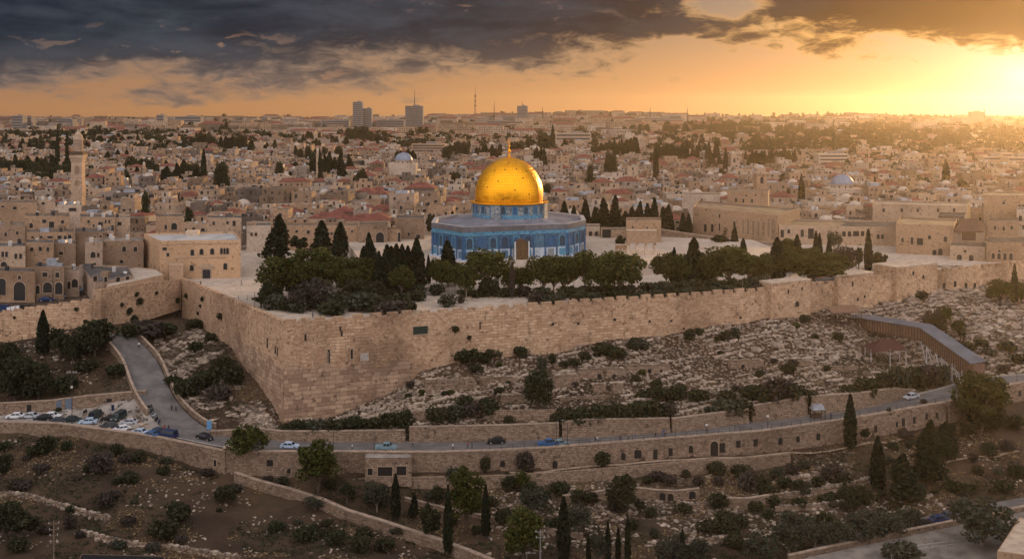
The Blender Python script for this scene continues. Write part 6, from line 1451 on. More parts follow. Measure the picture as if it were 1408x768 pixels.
for (x, y), z in zip(pts, zz):
    kd = TR.choice(('round','round','conifer','cypress')); s_ = 1.0 + .5*(y > 1200); merge(kd, x, y, z, (TR.uniform(6,10) if kd != 'cypress' else 3.5)*s_, TR.uniform(7,12)*s_, TR.randrange(2))
tag(link('distant_woods', qmesh('distant_woods', np.concatenate(wq), L_CYP)), 'dark woods and scattered trees on the far hills', 'woods', None, 'stuff')
# ---------------------------------------------------------------- the stone field
M_ROCK = plain('limestone_rock', (.22,.172,.132), .95, var=.35, scale=.7); M_ROCKP = plain('pale_limestone_rock', (.325,.262,.203), .95, var=.22, scale=.8); M_ROCKD = plain('weathered_rock', (.125,.098,.076), .95, var=.35, scale=.8)
rr = random.Random(41)
def hexa(mb, c, w_, d_, h_, rz, tx, ty, mi, j=.22):
    q = []
    for x, y, z in ((-1,-1,-1),(1,-1,-1),(1,1,-1),(-1,1,-1),(-1,-1,1),(1,-1,1),(1,1,1),(-1,1,1)):
        k = (1 + rr.uniform(-j, j)); px, py, pz = x*w_/2*k, y*d_/2*(1+rr.uniform(-j,j)), z*h_/2*(1+rr.uniform(-j,j))
        pz += px*tx + py*ty; ca, sa = math.cos(rz), math.sin(rz); q.append((c[0]+px*ca-py*sa, c[1]+px*sa+py*ca, c[2]+pz))
    for f in ((4,5,6,7),(0,1,5,4),(1,2,6,5),(2,3,7,6),(3,0,4,7)): mb.face([q[i] for i in f], mi)
rub = MB(); N_ = 12000
X = np.array([rr.uniform(-52, 190) for _ in range(N_)]); Yl = B0Y(X)+1.2; Yh = np.interp(X, [p_[0] for p_ in SW], [p_[1] for p_ in SW])-1
Y = Yl + (Yh-Yl)*np.array([rr.random() for _ in range(N_)]); ok = Yh > Yl+2; X, Y = X[ok], Y[ok]; Z = ground(X, Y); dn = vn(X, Y, 11, 9)*.6 + vn(X, Y, 4, 10)*.4
for x, y, z, d_ in zip(X, Y, Z, dn):
    if d_ < .36 + .16*rr.random(): continue
    big = rr.random(); s_ = .16+.30*rr.random()+(rr.uniform(.3,.9) if big > .96 else 0); r_ = rr.random()
    if r_ < .74:
        v_ = -math.sin(SANG)*x + math.cos(SANG)*y; dv = round(v_/2.7)*2.7 - v_ + rr.gauss(0,.16); x -= math.sin(SANG)*dv; y += math.cos(SANG)*dv
        hexa(rub, (x,y,z+.1), rr.uniform(.9,1.8), rr.uniform(.4,.75), rr.uniform(.2,.4), SANG+rr.gauss(0,.09)+(1.57 if rr.random() < .3 else 0), rr.uniform(-.2,.2), rr.uniform(-.2,.2), 1 if rr.random() < .75 else 0, .08)
    elif r_ < .80: hexa(rub, (x,y,z+.25), rr.uniform(.5,.8), .22, rr.uniform(.7,1.2), SANG+rr.gauss(0,.4), 0, 0, 1, .1)
    else: hexa(rub, (x,y,z+s_*.15), s_*rr.uniform(.8,1.4), s_, s_*rr.uniform(.5,.9), rr.uniform(0,3), rr.uniform(-.3,.3), rr.uniform(-.3,.3), rr.choice((0,0,1,1,2)), .28)
def strew(n, fx, fy, s0, s1, keep=.45, flat=.7, rot=None):
    X = np.array([fx() for _ in range(n)]); Y = np.array([fy(x) for x in X]); Z = ground(X, Y); dn = vn(X, Y, 9, 12)*.6+vn(X, Y, 3.5, 13)*.4
    d, _ = road_near(X, Y)
    for x, y, z, k, dd in zip(X, Y, Z, dn, d):
        if k < keep or dd < .8: continue
        s_ = rr.uniform(s0, s1); hexa(rub, (x,y,z+s_*.08), s_*rr.uniform(.9,1.8), s_, s_*rr.uniform(.4,.8)*flat, rr.uniform(0,3) if rot is None else rot+rr.gauss(0,.15), rr.uniform(-.3,.3), rr.uniform(-.3,.3), rr.choice((0,0,1,2)), .25)
strew(5200, lambda: rr.uniform(-150,150), lambda x: float(B1Y(x))-4-rr.random()**1.3*48, .18, .5, .54)
strew(1700, lambda: rr.uniform(-5,90), lambda x: float(B1Y(x))-6-rr.random()*30, .25, .8, .45)
strew(1500, lambda: rr.uniform(-100,-54), lambda x: 262+(x+100)/46*-10+rr.random()*70*(-x-50)/50, .5, 1.6, .44, .6)
strew(1600, lambda: rr.uniform(115,185), lambda x: rr.uniform(300, 372), .5, 1.8, .38, .5, .5)
strew(500, lambda: rr.uniform(-150,-95), lambda x: rr.uniform(282, 303), .3, .9, .45)
for P in ROUGH:
    for a, b_ in zip(P[:-1], P[1:]):
        L_ = math.hypot(b_[0]-a[0], b_[1]-a[1])
        for k in range(int(L_*5)):
            t_ = rr.random(); x, y = a[0]+(b_[0]-a[0])*t_+rr.gauss(0,.3), a[1]+(b_[1]-a[1])*t_+rr.gauss(0,.35)+.3; s_ = rr.uniform(.3,.75)
            on = rr.random() < .45; hexa(rub, (x if not on else a[0]+(b_[0]-a[0])*t_, y if not on else a[1]+(b_[1]-a[1])*t_+.25, gz(x,y)+.1 if not on else a[2]+(b_[2]-a[2])*t_+.05), s_*1.3, s_, s_*.7, rr.uniform(0,3), 0, 0, rr.choice((0,1,2)), .25)
tag(rub.build('rubble', [M_ROCK, M_ROCKP, M_ROCKD]), 'pale rubble, fallen blocks and gravestones strewn over the slopes', 'rubble', None, 'stuff')
# dry grass and low scrub
X = np.concatenate((RNG.uniform(-150,150,15000), RNG.uniform(-60,150,2600), RNG.uniform(-150,-60,3200))); Y = np.concatenate((B1Y(X[:15000])-2.5-RNG.random(15000)**1.2*50, B0Y(X[15000:17600])+1+RNG.random(2600)*22, RNG.uniform(266,303,3200)))
d, _ = road_near(X, Y); k = (d > .7) & ~inside(X, Y) & (vn(X, Y, 12, 15)*.6+vn(X, Y, 4, 16)*.4 > .40); X, Y = X[k], Y[k]; Z = ground(X, Y); n = len(X)
c = np.repeat(np.stack((X, Y, Z+.12), 1), 6, 0) + RNG.normal(size=(n*6,3))*np.array((.42,.42,.14))
q = leaves(c, .42, .3, 99); half_ = len(q)//2
gq = qmesh('dry_grass', q, plain('dry_grass_straw', (.155,.108,.056), .95, var=.4, scale=.6)); gq.materials.append(L_SHR)
mi_ = (np.repeat(vn(X, Y, 8, 17), 6) > .52).astype(np.int32); gq.polygons.foreach_set('material_index', mi_)
tag(link('dry_grass', gq), 'dry grass and low scrub on the earth slopes', 'grass', None, 'stuff')
# larger single boulders and ruined blocks
def boulder(px, py, wpx, hpx, label):
    p_ = hit(px, py); w_, h_ = .78*wpx*p_.y/F, .72*hpx*p_.y/F; b = MB(); root = None
    b.blob((0,0,h_*.35), (w_/2, w_*.42, h_*.62), 0, 2, .20, rr, .7); o = b.build('boulder', rr.choice((M_ROCK, M_ROCK, M_ROCKD)), weld=True); o.location = p_; tag(o, label, 'boulder', 'large boulders in the stone field'); BOUL.append((o, p_))
BOUL = []
for a in ((788,474,0,0),(868,473,13,8),(904,468,12,9),(937,466,11,9),(949,464,9,7),(966,463,11,9),(1001,452,11,11),(1016,451,9,9),(1028,450,8,9),(1049,449,14,12),(1040,484,20,8),(1030,490,18,7),(1012,548,17,13),(890,522,9,7),(797,478,8,7),(857,476,9,6),(1098,476,13,12),(1120,472,20,8),(1090,455,12,9),(1068,478,24,10),(1139,482,14,10),(1108,444,12,9),(1130,455,10,8),(1076,452,13,9),(1165,475,12,8),(1180,490,13,8),
          (676,496,7,9),(690,494,9,6),(560,560,10,8),(548,548,13,11),(590,538,10,8),(575,530,14,9),(605,530,11,8),(628,520,10,9),(522,568,9,8),(303,515,20,11),(280,500,20,8),(262,508,16,7),(318,550,8,8),(330,565,10,7),(346,572,12,7)):
    if a[2]: boulder(*a, None)
def ruin(label, x0, x1, yt, yb, dep, wins=(), capm=M_ROCKP):
    D = hit((x0+x1)/2, yb).y; a_, c_ = at(x0, yb, D), at(x1, yb, D+(x1-x0)*.03); H = (yb-yt)*D/F; L_ = (c_-a_).length; ang = math.atan2(c_.y-a_.y, c_.x-a_.x)
    root = thing('ruined_wall', (a_+c_)/2, ang, label, 'ruin', 'ruined walls in the stone field'); b = MB(); b.box(0, dep/2, -1.2, H, L_, dep, 0, 0); 
    for k in range(int(L_/1.4)): hexa(b, (-L_/2+.7+1.4*k, dep*.3, H+.12), 1.2, dep*.5, rr.uniform(.2,.6), 0, 0, 0, 0, .2)
    b.build('masonry', S_RET, root)
    for px, w_, h_ in wins: opening(root, ((px-(x0+x1)/2)*D/F, -.04, .1), 0, w_, h_, 'arch', 'doorway', frame=False)
    b = MB()
    for k in range(max(2, int(L_/2.6))): hexa(b, (-L_/2+L_*(k+.5)/max(2,int(L_/2.6)), dep*.65, H+.1), 2.2, dep*.55, .25, 0, 0, 0, 0, .1)
    b.build('slabs', capm, root)
ruin('ruined platform of pale slabs near the foot of the wall', 585, 655, 527, 541, 7.0); ruin('long low ruined wall with two dark holes in the stone field', 796, 860, 508, 522, 1.6, ((824,1.1,1.5),(845,1.0,1.3)))
ruin('ruined wall continuing right of the two hole wall', 862, 922, 503, 515, 1.6, ((893,1.0,1.5),(910,.9,1.2))); ruin('squat ruined block right of the dark tree in the stone field', 764, 797, 518, 535, 3.0, ((790,1.2,1.5),)); ruin('small square ruined block in the lower stone field', 817, 833, 530, 541, 2.4); ruin('second small ruined block right of the square one', 843, 857, 528, 540, 2.4)
ruin('ruined wall stub with a dark hole at the right of the stone field', 1004, 1050, 496, 508, 1.8, ((1021,1.0,1.4),)); ruin('thin long pale ledge above the two hole wall', 762, 812, 502, 507, 1.8); ruin('low ruined footing beside the platform of slabs', 660, 712, 520, 530, 2.0); ruin('ruined footing below the dark tree in the stone field', 690, 730, 545, 556, 1.6); ruin('ledge of rough blocks at the foot of the stone field', 770, 880, 546, 552, 1.4)
ruin('rough ledge in the lower right of the stone field', 880, 935, 538, 544, 1.4); ruin('short ledge of blocks below the ramp hut', 1080, 1120, 498, 505, 1.4); ruin('block ledge left of the red canopy', 1130, 1180, 505, 511, 1.3)
# ---------------------------------------------------------------- covered ramp
M_SLAT = plain('ramp_boards', (.15,.088,.058), .8, var=.35, scale=3); M_RROOF = plain('ramp_roof_sheet', (.115,.12,.135), .55, .2, var=.2, scale=.3); M_STEEL = plain('pale_steel', (.42,.41,.40), .5, .4)
RP = [at(1151,438,326), at(1181,436,321), at(1266,449.5,301), at(1338,500,279)]
ramp = thing('covered_ramp', RP[0]-Vector((0,0,3)), 0, 'long covered timber ramp with a grey roof climbing to the wall', 'ramp'); ro = -(RP[0]-Vector((0,0,3)))
Wd = 3.5; roofb, sideb, floorb = MB(), MB(), MB(); slat = MB(); nn_ = []
for i, p_ in enumerate(RP):
    a_, c_ = RP[max(0,i-1)], RP[min(3,i+1)]; t_ = (c_-a_); t_.z = 0; t_.normalize(); nn_.append(Vector((-t_.y, t_.x, 0)) if True else 0)
hs = [3.0, 3.2, 3.5, 4.4]
for i in range(3):
    a_, c_ = RP[i]+ro, RP[i+1]+ro; na, nc_ = nn_[i]*Wd, nn_[i+1]*Wd; o_ = nn_[i]*-.4
    roofb.face([a_+nn_[i]*-.45, c_+nn_[i+1]*-.45, c_+nc_+nn_[i+1]*.45+Vector((0,0,.5)), a_+na+nn_[i]*.45+Vector((0,0,.5))]); roofb.face([a_+nn_[i]*-.45-Vector((0,0,.22)), c_+nn_[i+1]*-.45-Vector((0,0,.22)), c_+nn_[i+1]*-.45, a_+nn_[i]*-.45])
    for off_, fl in ((Vector((0,0,0)), 0), (1, 1)):
        pa, pc = (a_+na, c_+nc_) if fl else (a_, c_); q = [pa-Vector((0,0,hs[i])), pc-Vector((0,0,hs[i+1])), pc-Vector((0,0,.25)), pa-Vector((0,0,.25))]; sideb.face(q if not fl else q[::-1], 0)
        L_ = (pc-pa).length; n = int(L_/1.0)
        if not fl:
            for k in range(n+1):
                t_ = k/n; p0 = q[0].lerp(q[1], t_)-nn_[i]*.07; p1 = q[3].lerp(q[2], t_)-nn_[i]*.07; slat.tube(p0-Vector((0,0,.15)), p1, .17, n=4)
    floorb.face([a_-Vector((0,0,hs[i])), a_+na-Vector((0,0,hs[i])), c_+nc_-Vector((0,0,hs[i+1])), c_-Vector((0,0,hs[i+1]))]); floorb.face([a_-Vector((0,0,hs[i]+.35))-nn_[i]*.1, c_-Vector((0,0,hs[i+1]+.35))-nn_[i+1]*.1, c_-Vector((0,0,hs[i+1]))-nn_[i+1]*.1, a_-Vector((0,0,hs[i]))-nn_[i]*.1])
e0, e1 = RP[3]+ro, RP[3]+ro+nn_[3]*Wd; sideb.face([e0-Vector((0,0,3.6)), e1-Vector((0,0,3.6)), e1, e0])
roofb.build('roof', M_RROOF, ramp); sideb.build('side_boards', M_SLAT, ramp); slat.build('slats', M_WOOD, ramp); floorb.build('deck', M_WOOD, ramp)
for t_, br in ((.05,0),(.35,0),(.12,1),(.42,1),(.62,1),(.8,1)):
    i = 1 if not br else 2; c_ = RP[i].lerp(RP[i+1], t_); b = MB(); hh = hs[i]+.3
    for s in (0, 1):
        p_ = c_+nn_[i]*Wd*s; g = gz(p_.x, p_.y); b.tube(p_+ro-Vector((0,0,hh)), Vector((p_.x, p_.y, g-.4))+ro, .17, n=6)
    b.tube(c_+ro-Vector((0,0,hh+.05)), c_+nn_[i]*Wd+ro-Vector((0,0,hh+.05)), .15, n=5)
    if br:
        q0, q1 = c_, c_+nn_[i]*Wd; g = gz(c_.x, c_.y); b.tube(q0+ro-Vector((0,0,hh)), Vector((q1.x,q1.y,g))+ro, .1, n=5); d2 = RP[i].lerp(RP[i+1], min(1, t_+.14)); b.tube(q0+ro-Vector((0,0,hh)), Vector((d2.x,d2.y,gz(d2.x,d2.y)))+ro, .12, n=5); d3 = RP[i].lerp(RP[i+1], max(0, t_-.14)); b.tube(Vector((q0.x,q0.y,g))+ro, d3+ro-Vector((0,0,hh)), .11, n=5)
    b.build('trestle', M_STEEL if br else M_WOOD, ramp)
# entrance hut at its upper end
hp = at(1139,436,331); g = gz(hp.x, hp.y); hut = thing('entrance_hut', (hp.x, hp.y, g), R(18), 'small timber hut with a slanting grey roof at the upper end of the ramp', 'hut'); b = MB(); b.box(0,0,-1.5,3.0,7.0,4.5); b.build('wall', M_SLAT, hut)
b = MB(); zt = top(425,333)-g; b.face([(-4.6,-3,2.7),(3.9,-3,2.7),(4.9,2.6,zt),(-4.2,2.6,zt)]); b.face([(-4.6,-3,2.5),(3.9,-3,2.5),(3.9,-3,2.7),(-4.6,-3,2.7)]); b.face([(-4.6,-3,2.7),(-4.2,2.6,zt),(-4.2,2.6,2.5),(-4.6,-3,2.5)]); b.face([(3.9,-3,2.5),(4.9,2.6,2.5),(4.9,2.6,zt),(3.9,-3,2.7)]); b.build('roof', M_RROOF, hut)
pc = at(1160,443,319); g = gz(pc.x, pc.y); pr = thing('porch', (pc.x, pc.y, g), R(14), 'low brown porch roof on posts under the start of the ramp', 'porch'); b = MB(); b.face([(-5,-2.4,3.0),(4.6,-2.4,3.0),(4.6,2,4.2),(-5,2,4.2)]); b.face([(-5,-2.4,2.75),(4.6,-2.4,2.75),(4.6,-2.4,3.0),(-5,-2.4,3.0)]); b.build('roof', M_SLAT, pr)
for k in range(6): b = MB(); b.tube((-4.7+k*1.85,-2.2,-1),(-4.7+k*1.85,-2.2,2.8),.12); b.build('post', M_WOOD, pr)
# dark red canopy beside the ramp
cc = hit(1217,498); H = (498-466)*cc.y/F; cano = thing('canopy', cc, R(12), 'dark red tent canopy on pale posts below the ramp', 'canopy'); b = MB(); ez = H*.58; q = [(-6.2,-2.8,ez),(5.2,-2.8,ez),(6.4,2.8,ez+.6),(-5,2.8,ez+.6)]; r1, r2 = (-1.2,.2,H), (2.6,.4,H)
for f in ((q[0],q[1],r2,r1),(q[1],q[2],r2),(q[2],q[3],r1,r2),(q[3],q[0],r1)): b.face(f)
b.build('awning', plain('dark_red_canvas', (.05,.018,.016), .8, var=.2), cano)
for x, y in ((-5.6,-2.4),(0,-2.5),(4.8,-2.4),(5.8,2.4),(-4.6,2.4)): b = MB(); b.tube((x,y,-.5),(x,y,ez+.4),.13); b.build('post', M_STEEL, cano)
# ---------------------------------------------------------------- vehicles
M_TYRE = plain('tyre_rubber', (.02,.02,.02), .8); M_RIM = plain('wheel_rim', (.35,.35,.36), .4, .6); M_CGLASS = plain('car_glass', (.015,.02,.026), .12); M_LAMP = plain('headlamp_glass', (.55,.55,.52), .2); M_TAIL = plain('tail_lamp', (.25,.015,.012), .3)
def carpaint(name, col, rough=.28):
    m_ = plain(name, col, rough, .1, var=.05); m_.node_tree.nodes['Principled BSDF'].inputs['Coat Weight'].default_value = .6 if 'Principled BSDF' in m_.node_tree.nodes else 0; return m_
PAINT = {}
for n_, c_ in (('white',(.62,.63,.65)),('silver',(.38,.40,.43)),('black',(.014,.015,.017)),('dark grey',(.055,.06,.068)),('dark green',(.02,.035,.035)),('blue',(.03,.10,.24)),('navy',(.014,.03,.085)),('teal',(.16,.24,.27)),('pale blue',(.36,.46,.58))): PAINT[n_] = plain('paint_'+n_.replace(' ','_'), c_, .3, .1, var=.06)
CARM = {}
def car_meshes(kind):
    if kind in CARM: return CARM[kind]
    L_, W_, H_ = {'car':(4.3,1.75,1.45),'van':(4.9,1.9,2.0),'pickup':(5.0,1.85,1.75)}[kind]
    low = {'car':.80,'van':.95,'pickup':.95}[kind]
    prof = {'car':[(-2.1,.30),(2.05,.30),(2.15,.55),(2.05,.72),(1.15,.86),(-1.75,.92),(-2.13,.80)],'van':[(-2.4,.32),(2.35,.32),(2.45,.6),(2.3,.95),(1.75,1.1),(-2.42,1.1)],'pickup':[(-2.45,.4),(2.4,.4),(2.48,.7),(2.35,.95),(1.3,1.05),(-2.47,1.05)]}[kind]
    cab = {'car':[(1.15,.86),(.45,1.40),(-1.05,1.45),(-1.75,.92)],'van':[(1.75,1.1),(1.2,1.9),(-2.3,1.98),(-2.42,1.1)],'pickup':[(1.3,1.05),(.75,1.70),(-.55,1.72),(-.75,1.05)]}[kind]
    def ext(p_, w0, w1=None):
        b = MB(); n = len(p_); w1 = w1 or w0; zm = min(z for _, z in p_); zx = max(z for _, z in p_)
        wz = lambda z: w0 + (w1-w0)*(z-zm)/(zx-zm)
        for i in range(n):
            (xa,za),(xb,zb) = p_[i], p_[(i+1)%n]; b.face([(xa,-wz(za)/2,za),(xa,wz(za)/2,za),(xb,wz(zb)/2,zb),(xb,-wz(zb)/2,zb)])
        b.face([(x,-wz(z)/2,z) for x, z in p_]); b.face([(x,wz(z)/2,z) for x, z in p_][::-1]); return b
    body = ext(prof, W_, W_*.96); cb = ext(cab, W_*.95, W_*.78)
    body.v += cb.v; o_ = len(body.v)-len(cb.v); body.f += [tuple(i+o_ for i in f) for f in cb.f]; body.mi += cb.mi; body.uv += cb.uv; body.sm += cb.sm
    if kind == 'pickup': body.box(-1.6,0,1.02,1.06,1.5,1.5)
    g = MB()
    zc0, zc1 = cab[0][1], cab[1][1]; wz = lambda z: W_*.95 + (W_*.78-W_*.95)*(z-zc0)/(max(z for _,z in cab)-zc0)
    def pane(p0, p1, p2, p3): g.face([p0, p1, p2, p3])
    for s in (-1, 1):
        xs = [cab[1][0]+.08, cab[1][0]+(cab[2][0]-cab[1][0])*.5+.05] ; y0, y1 = wz(zc0+.08)/2+.012, wz(zc1-.07)/2+.012
        xm = (cab[1][0]+cab[2][0])/2; f1 = [(cab[0][0]-.18,s*y0,zc0+.08),(xm+.05,s*y0,zc0+.08),(xm+.05,s*y1,zc1-.08),(cab[1][0]-.02,s*y1,zc1-.08)]; f2 = [(xm-.05,s*y0,zc0+.08),(cab[3][0]+.2,s*y0,zc0+.08),(cab[2][0]+.08,s*y1,zc1-.08),(xm-.05,s*y1,zc1-.08)]
        for f in (f1, f2): g.face(f if s > 0 else f[::-1])
    for i0, i1, e in ((0,1,.015),(3,2,-.015)):
        (xa,za),(xb,zb) = cab[i0], cab[i1]; a0, a1 = .12, .9; pa = (xa+(xb-xa)*a0+e, za+(zb-za)*a0+.012); pb = (xa+(xb-xa)*a1+e, za+(zb-za)*a1+.012); g.face([(pa[0],-wz(pa[1])/2+.1,pa[1]),(pa[0],wz(pa[1])/2-.1,pa[1]),(pb[0],wz(pb[1])/2-.1,pb[1]),(pb[0],-wz(pb[1])/2+.1,pb[1])])
    wh = MB(); wh.tube((0,-.11,0),(0,.11,0),.32,n=14); rm = MB(); rm.tube((0,-.125,0),(0,.125,0),.19,n=10); hl = MB(); hl.box(0,0,-.08,.08,.06,.34,bottom=True)
    CARM[kind] = (body.mesh('body', PAINT['white'], weld=True), g.mesh('window', M_CGLASS), wh.mesh('wheel', M_TYRE), rm.mesh('rim', M_RIM), hl.mesh('headlight', M_LAMP), hl.mesh('tail_light', M_TAIL), prof, W_); return CARM[kind]
def vehicle(kind, colour, loc, rz, label, group=None, slope=0, sc=1.0):
    body, gl, wh, rm, hl, tl, prof, W_ = car_meshes(kind); root = thing(kind if kind != 'car' else 'parked_car', (loc[0],loc[1],loc[2]), rz, label, kind if kind != 'pickup' else 'pickup', group, sc); root.rotation_euler = (0, -slope, rz)
    o = link('body', body, root); o.material_slots[0].link = 'OBJECT'; o.material_slots[0].material = PAINT[colour]; link('window', gl, root)
    for x in (1.32, -1.35):
        for s in (-1, 1): w_ = link('wheel', wh, root); w_.location = (x, s*(W_/2-.06), .32); link('rim', rm, w_)
    for s in (-1, 1):
        h_ = link('headlight', hl, root); h_.location = (prof[2][0]-.03, s*(W_/2-.3), .64); t_ = link('tail_light', tl, root); t_.location = (-2.12 if kind == 'car' else -2.43, s*(W_/2-.28), .72)
    return root
G_P = 'cars parked on the car park'
for px, py, k, c_, rz, lab in ((21,578,'car','white',.1,'white car parked nearest the left edge of the car park'),(41,578,'car','silver',-.1,'silver car parked second from the left on the car park'),(59,579,'car','black',.2,'black car parked between the silver and the white one'),(72,576,'car','white',.0,'white car parked just left of the tall floodlight post'),(82,583,'car','dark grey',.3,'dark grey car half hidden behind the parapet near the floodlight'),
      (100,582,'car','dark green',.05,'dark green car parked right of the tall floodlight post'),(121,584,'car','pale blue',.2,'pale blue car parked beside the parapet in mid row'),(132,577,'van','dark green',1.5,'dark green van standing end on in the car park'),(149,586,'car','dark grey',.5,'dark grey car nose to the parapet'),(151,578,'car','black',.2,'black car in the back row of the car park'),(163,576,'van','dark green',1.4,'dark van standing end on right of the black car'),
      (167,588,'car','white',.6,'white car wedged near the parapet bend'),(177,581,'car','silver',.1,'silver car with dark windows in the back row'),(191,593,'car','pale blue',-.3,'pale blue car slanted at the parapet bend'),(207,596,'car','blue',-.4,'bright blue car at the mouth of the car park'),(218,594,'car','navy',-.5,'navy car beside the scooters'),(231,597,'van','navy',-.45,'navy van parked last at the road corner')):
    D = F*(ZC+23.9)/(py-HZ); x = (px-704)/F*D; vehicle(k, c_, (x, D, gz(x, D)+.12), rz+math.pi*(px % 2), lab, G_P)
rd = lambda px, off: None
MRD = smooth_line(ROADS[0][0], 2)
def on_road(px, off):
    u = (px-704)/F
    for a_, c_ in zip(MRD[:-1], MRD[1:]):
        d = seg_D(px, a_[:2], c_[:2]); 
        if min(a_[0],c_[0])-.01 <= u*d <= max(a_[0],c_[0])+.01:
            t_ = (c_-a_); ang = math.atan2(t_[1], t_[0]); f = (u*d-a_[0])/(c_[0]-a_[0]+1e-9); return Vector((u*d-math.sin(ang)*off, d+math.cos(ang)*off, a_[2]+f*(c_[2]-a_[2])+.035)), ang, math.atan2(t_[2], math.hypot(t_[0],t_[1]))
for px, off, k, c_, lab in ((289,-1.8,'car','black','black car driving near the wall pier'),(401,-1.5,'car','pale blue','pale blue car on the road between the two leafy trees'),(533,-1.9,'pickup','teal','pale teal pickup above the small roadside building'),(683,2.2,'car','black','black car under the tall pale retaining wall'),(753,-1.4,'pickup','blue','blue pickup nearest the twin road posts'),(769,-1.4,'car','teal','teal grey car right behind the blue pickup'),(1264,2.6,'car','silver','silver car parked under the round trees near the ramp foot')):
    p_, ang, sl_ = on_road(px, off); vehicle(k, c_, p_, ang + (math.pi if off > 0 else 0), lab, None, sl_ if off < 0 else -sl_)
for px, py, c_, lab in ((1272,722,'black','black car leading the three on the lower road'),(1291,716,'navy','navy car between the two dark ones on the lower road'),(1306,711,'dark grey','dark grey car nearest the big round tree on the lower road')):
    p_ = atz(px, py, -30.05); vehicle('car', c_, (p_.x, p_.y, gz(p_.x,p_.y)+.09), .3, lab, 'cars on the lower road')
p_ = atz(1126, 392, PZ+.1); vehicle('car', 'white', p_, .25, 'white car on the esplanade between the two wall towers')
for px, py, k, c_, lab in ((55,412,'car','black','black car in front of the narrow arcaded house'),(66,414,'car','navy','navy car beside the lamp post at the arcades'),(81,411,'car','blue','blue car before the right hand arch of the arcades'),(98,407,'car','silver','silver car at the end of the arcades'),(105,402,'van','pale blue','pale blue van in the corner of the arcade yard')):
    p_ = atz(px, py, -4.0); vehicle(k, c_, (p_.x, p_.y-1, gz(p_.x,p_.y-1)+.05), .2, lab, 'cars by the arcades')
# scooters
def scooter(loc, rz, label, m_):
    root = thing('scooter', loc, rz, label, 'scooter', 'scooters along the side road wall'); 
    for x in (-.6, .6): b = MB(); b.tube((x,-.07,.26),(x,.07,.26),.26,n=12); b.build('wheel', M_TYRE, root)
    b = MB(); b.box(-.35,0,.42,.78,.8,.30,0,0,taper=.8,bottom=True); b.box(.1,0,.28,.36,.7,.26,bottom=True); b.tube((.55,0,.3),(.38,0,.98),.06); b.box(.46,0,.4,.85,.10,.34); b.build('body', m_, root)
    b = MB(); b.box(-.35,0,.78,.88,.75,.26,0,0,taper=.85); b.build('seat', M_TYRE, root); b = MB(); b.tube((.38,-.32,1.0),(.38,.32,1.0),.025); b.build('handlebar', M_IRON, root)
for px, py, c_, lab in ((206,562,'black','black scooter highest up the side road wall'),(209,568,'dark grey','dark grey scooter second up the side road wall'),(212,574,'silver','silver scooter in the middle of the scooter row'),(215,580,'black','black scooter lower in the scooter row'),(219,586,'navy','navy scooter lowest in the scooter row'),(117,569,'black','black scooter alone on the open car park')):
    p_ = hit(px, py); scooter((p_.x, p_.y, p_.z+.12), R(rr.uniform(60,110)), lab, PAINT[c_])
# ---------------------------------------------------------------- people
M_SKIN = plain('skin', (.34,.20,.13), .6, var=.05); M_HAIR = plain('dark_hair', (.02,.015,.012), .7)
CLOTH = {k: plain('cloth_'+k, c_, .9, var=.1) for k, c_ in (('black',(.02,.02,.022)),('white',(.60,.60,.60)),('blue',(.05,.10,.22)),('red',(.30,.04,.035)),('grey',(.16,.16,.17)),('tan',(.27,.20,.13)),('navy',(.025,.035,.07)))}
POSE = {}
def pose(k):
    if k in POSE: return POSE[k]
    st = {0:.0, 1:.32, 2:.22}[k]; V = []; Ed = []; Rd = []
    def v(x, y, z, r): V.append((x,y,z)); Rd.append(r); return len(V)-1
    pel = v(0,0,.95,.13); wai = v(.01,0,1.12,.12); che = v(.015,0,1.33,.145); nek = v(.02,0,1.50,.058); hea = v(.035,0,1.60,.088); cr = v(.03,0,1.70,.085); Ed += [(pel,wai),(wai,che),(che,nek),(nek,hea),(hea,cr)]
    for s in (-1, 1):
        d = s*st; hip = v(0,s*.09,.90,.095); kn = v(d*.55+.03,s*.10,.50,.062); an = v(d*1.0-.05*(d<0),s*.10,.09+.05*(d<0),.042); to = v(d*1.0+.15,s*.11,.04+.02*(d<0),.036); Ed += [(pel,hip),(hip,kn),(kn,an),(an,to)]
        sh_ = v(.0,s*.18,1.40,.062); el = v(-d*.35-.03,s*.24,1.13,.045); wr = v(-d*.55+.06,s*.23,.89,.032); ha = v(-d*.6+.09,s*.225,.80,.036); Ed += [(che,sh_),(sh_,el),(el,wr),(wr,ha)]
    me_ = bpy.data.meshes.new('person'); me_.from_pydata(V, Ed, []); o = bpy.data.objects.new('person', me_); C.objects.link(o)
    sm = o.modifiers.new('skin', 'SKIN'); 
    for i, r_ in enumerate(Rd): me_.skin_vertices[0].data[i].radius = (r_, r_*(.8 if i in (1,2) else 1))
    me_.skin_vertices[0].data[0].use_root = True; sb = o.modifiers.new('sub', 'SUBSURF'); sb.levels = 1; sb.render_levels = 1
    ev = o.evaluated_get(bpy.context.evaluated_depsgraph_get()); res = bpy.data.meshes.new_from_object(ev); bpy.data.objects.remove(o); bpy.data.meshes.remove(me_)
    for m_ in (M_SKIN, CLOTH['grey'], CLOTH['black']): res.materials.append(m_)
    for p__ in res.polygons:
        z = p__.center.z; y = abs(p__.center.y); p__.material_index = 0 if z > 1.49 or (y > .17 and z < .92 and z > .7) else (1 if z > .93 else 2); p__.use_smooth = True
    h = MB(); h.lathe([(.092,1.62),(.103,1.68),(.095,1.75),(.06,1.79),(0,1.805)], 12, .02, 0); hair = h.mesh('hair', M_HAIR); POSE[k] = (res, hair); return POSE[k]
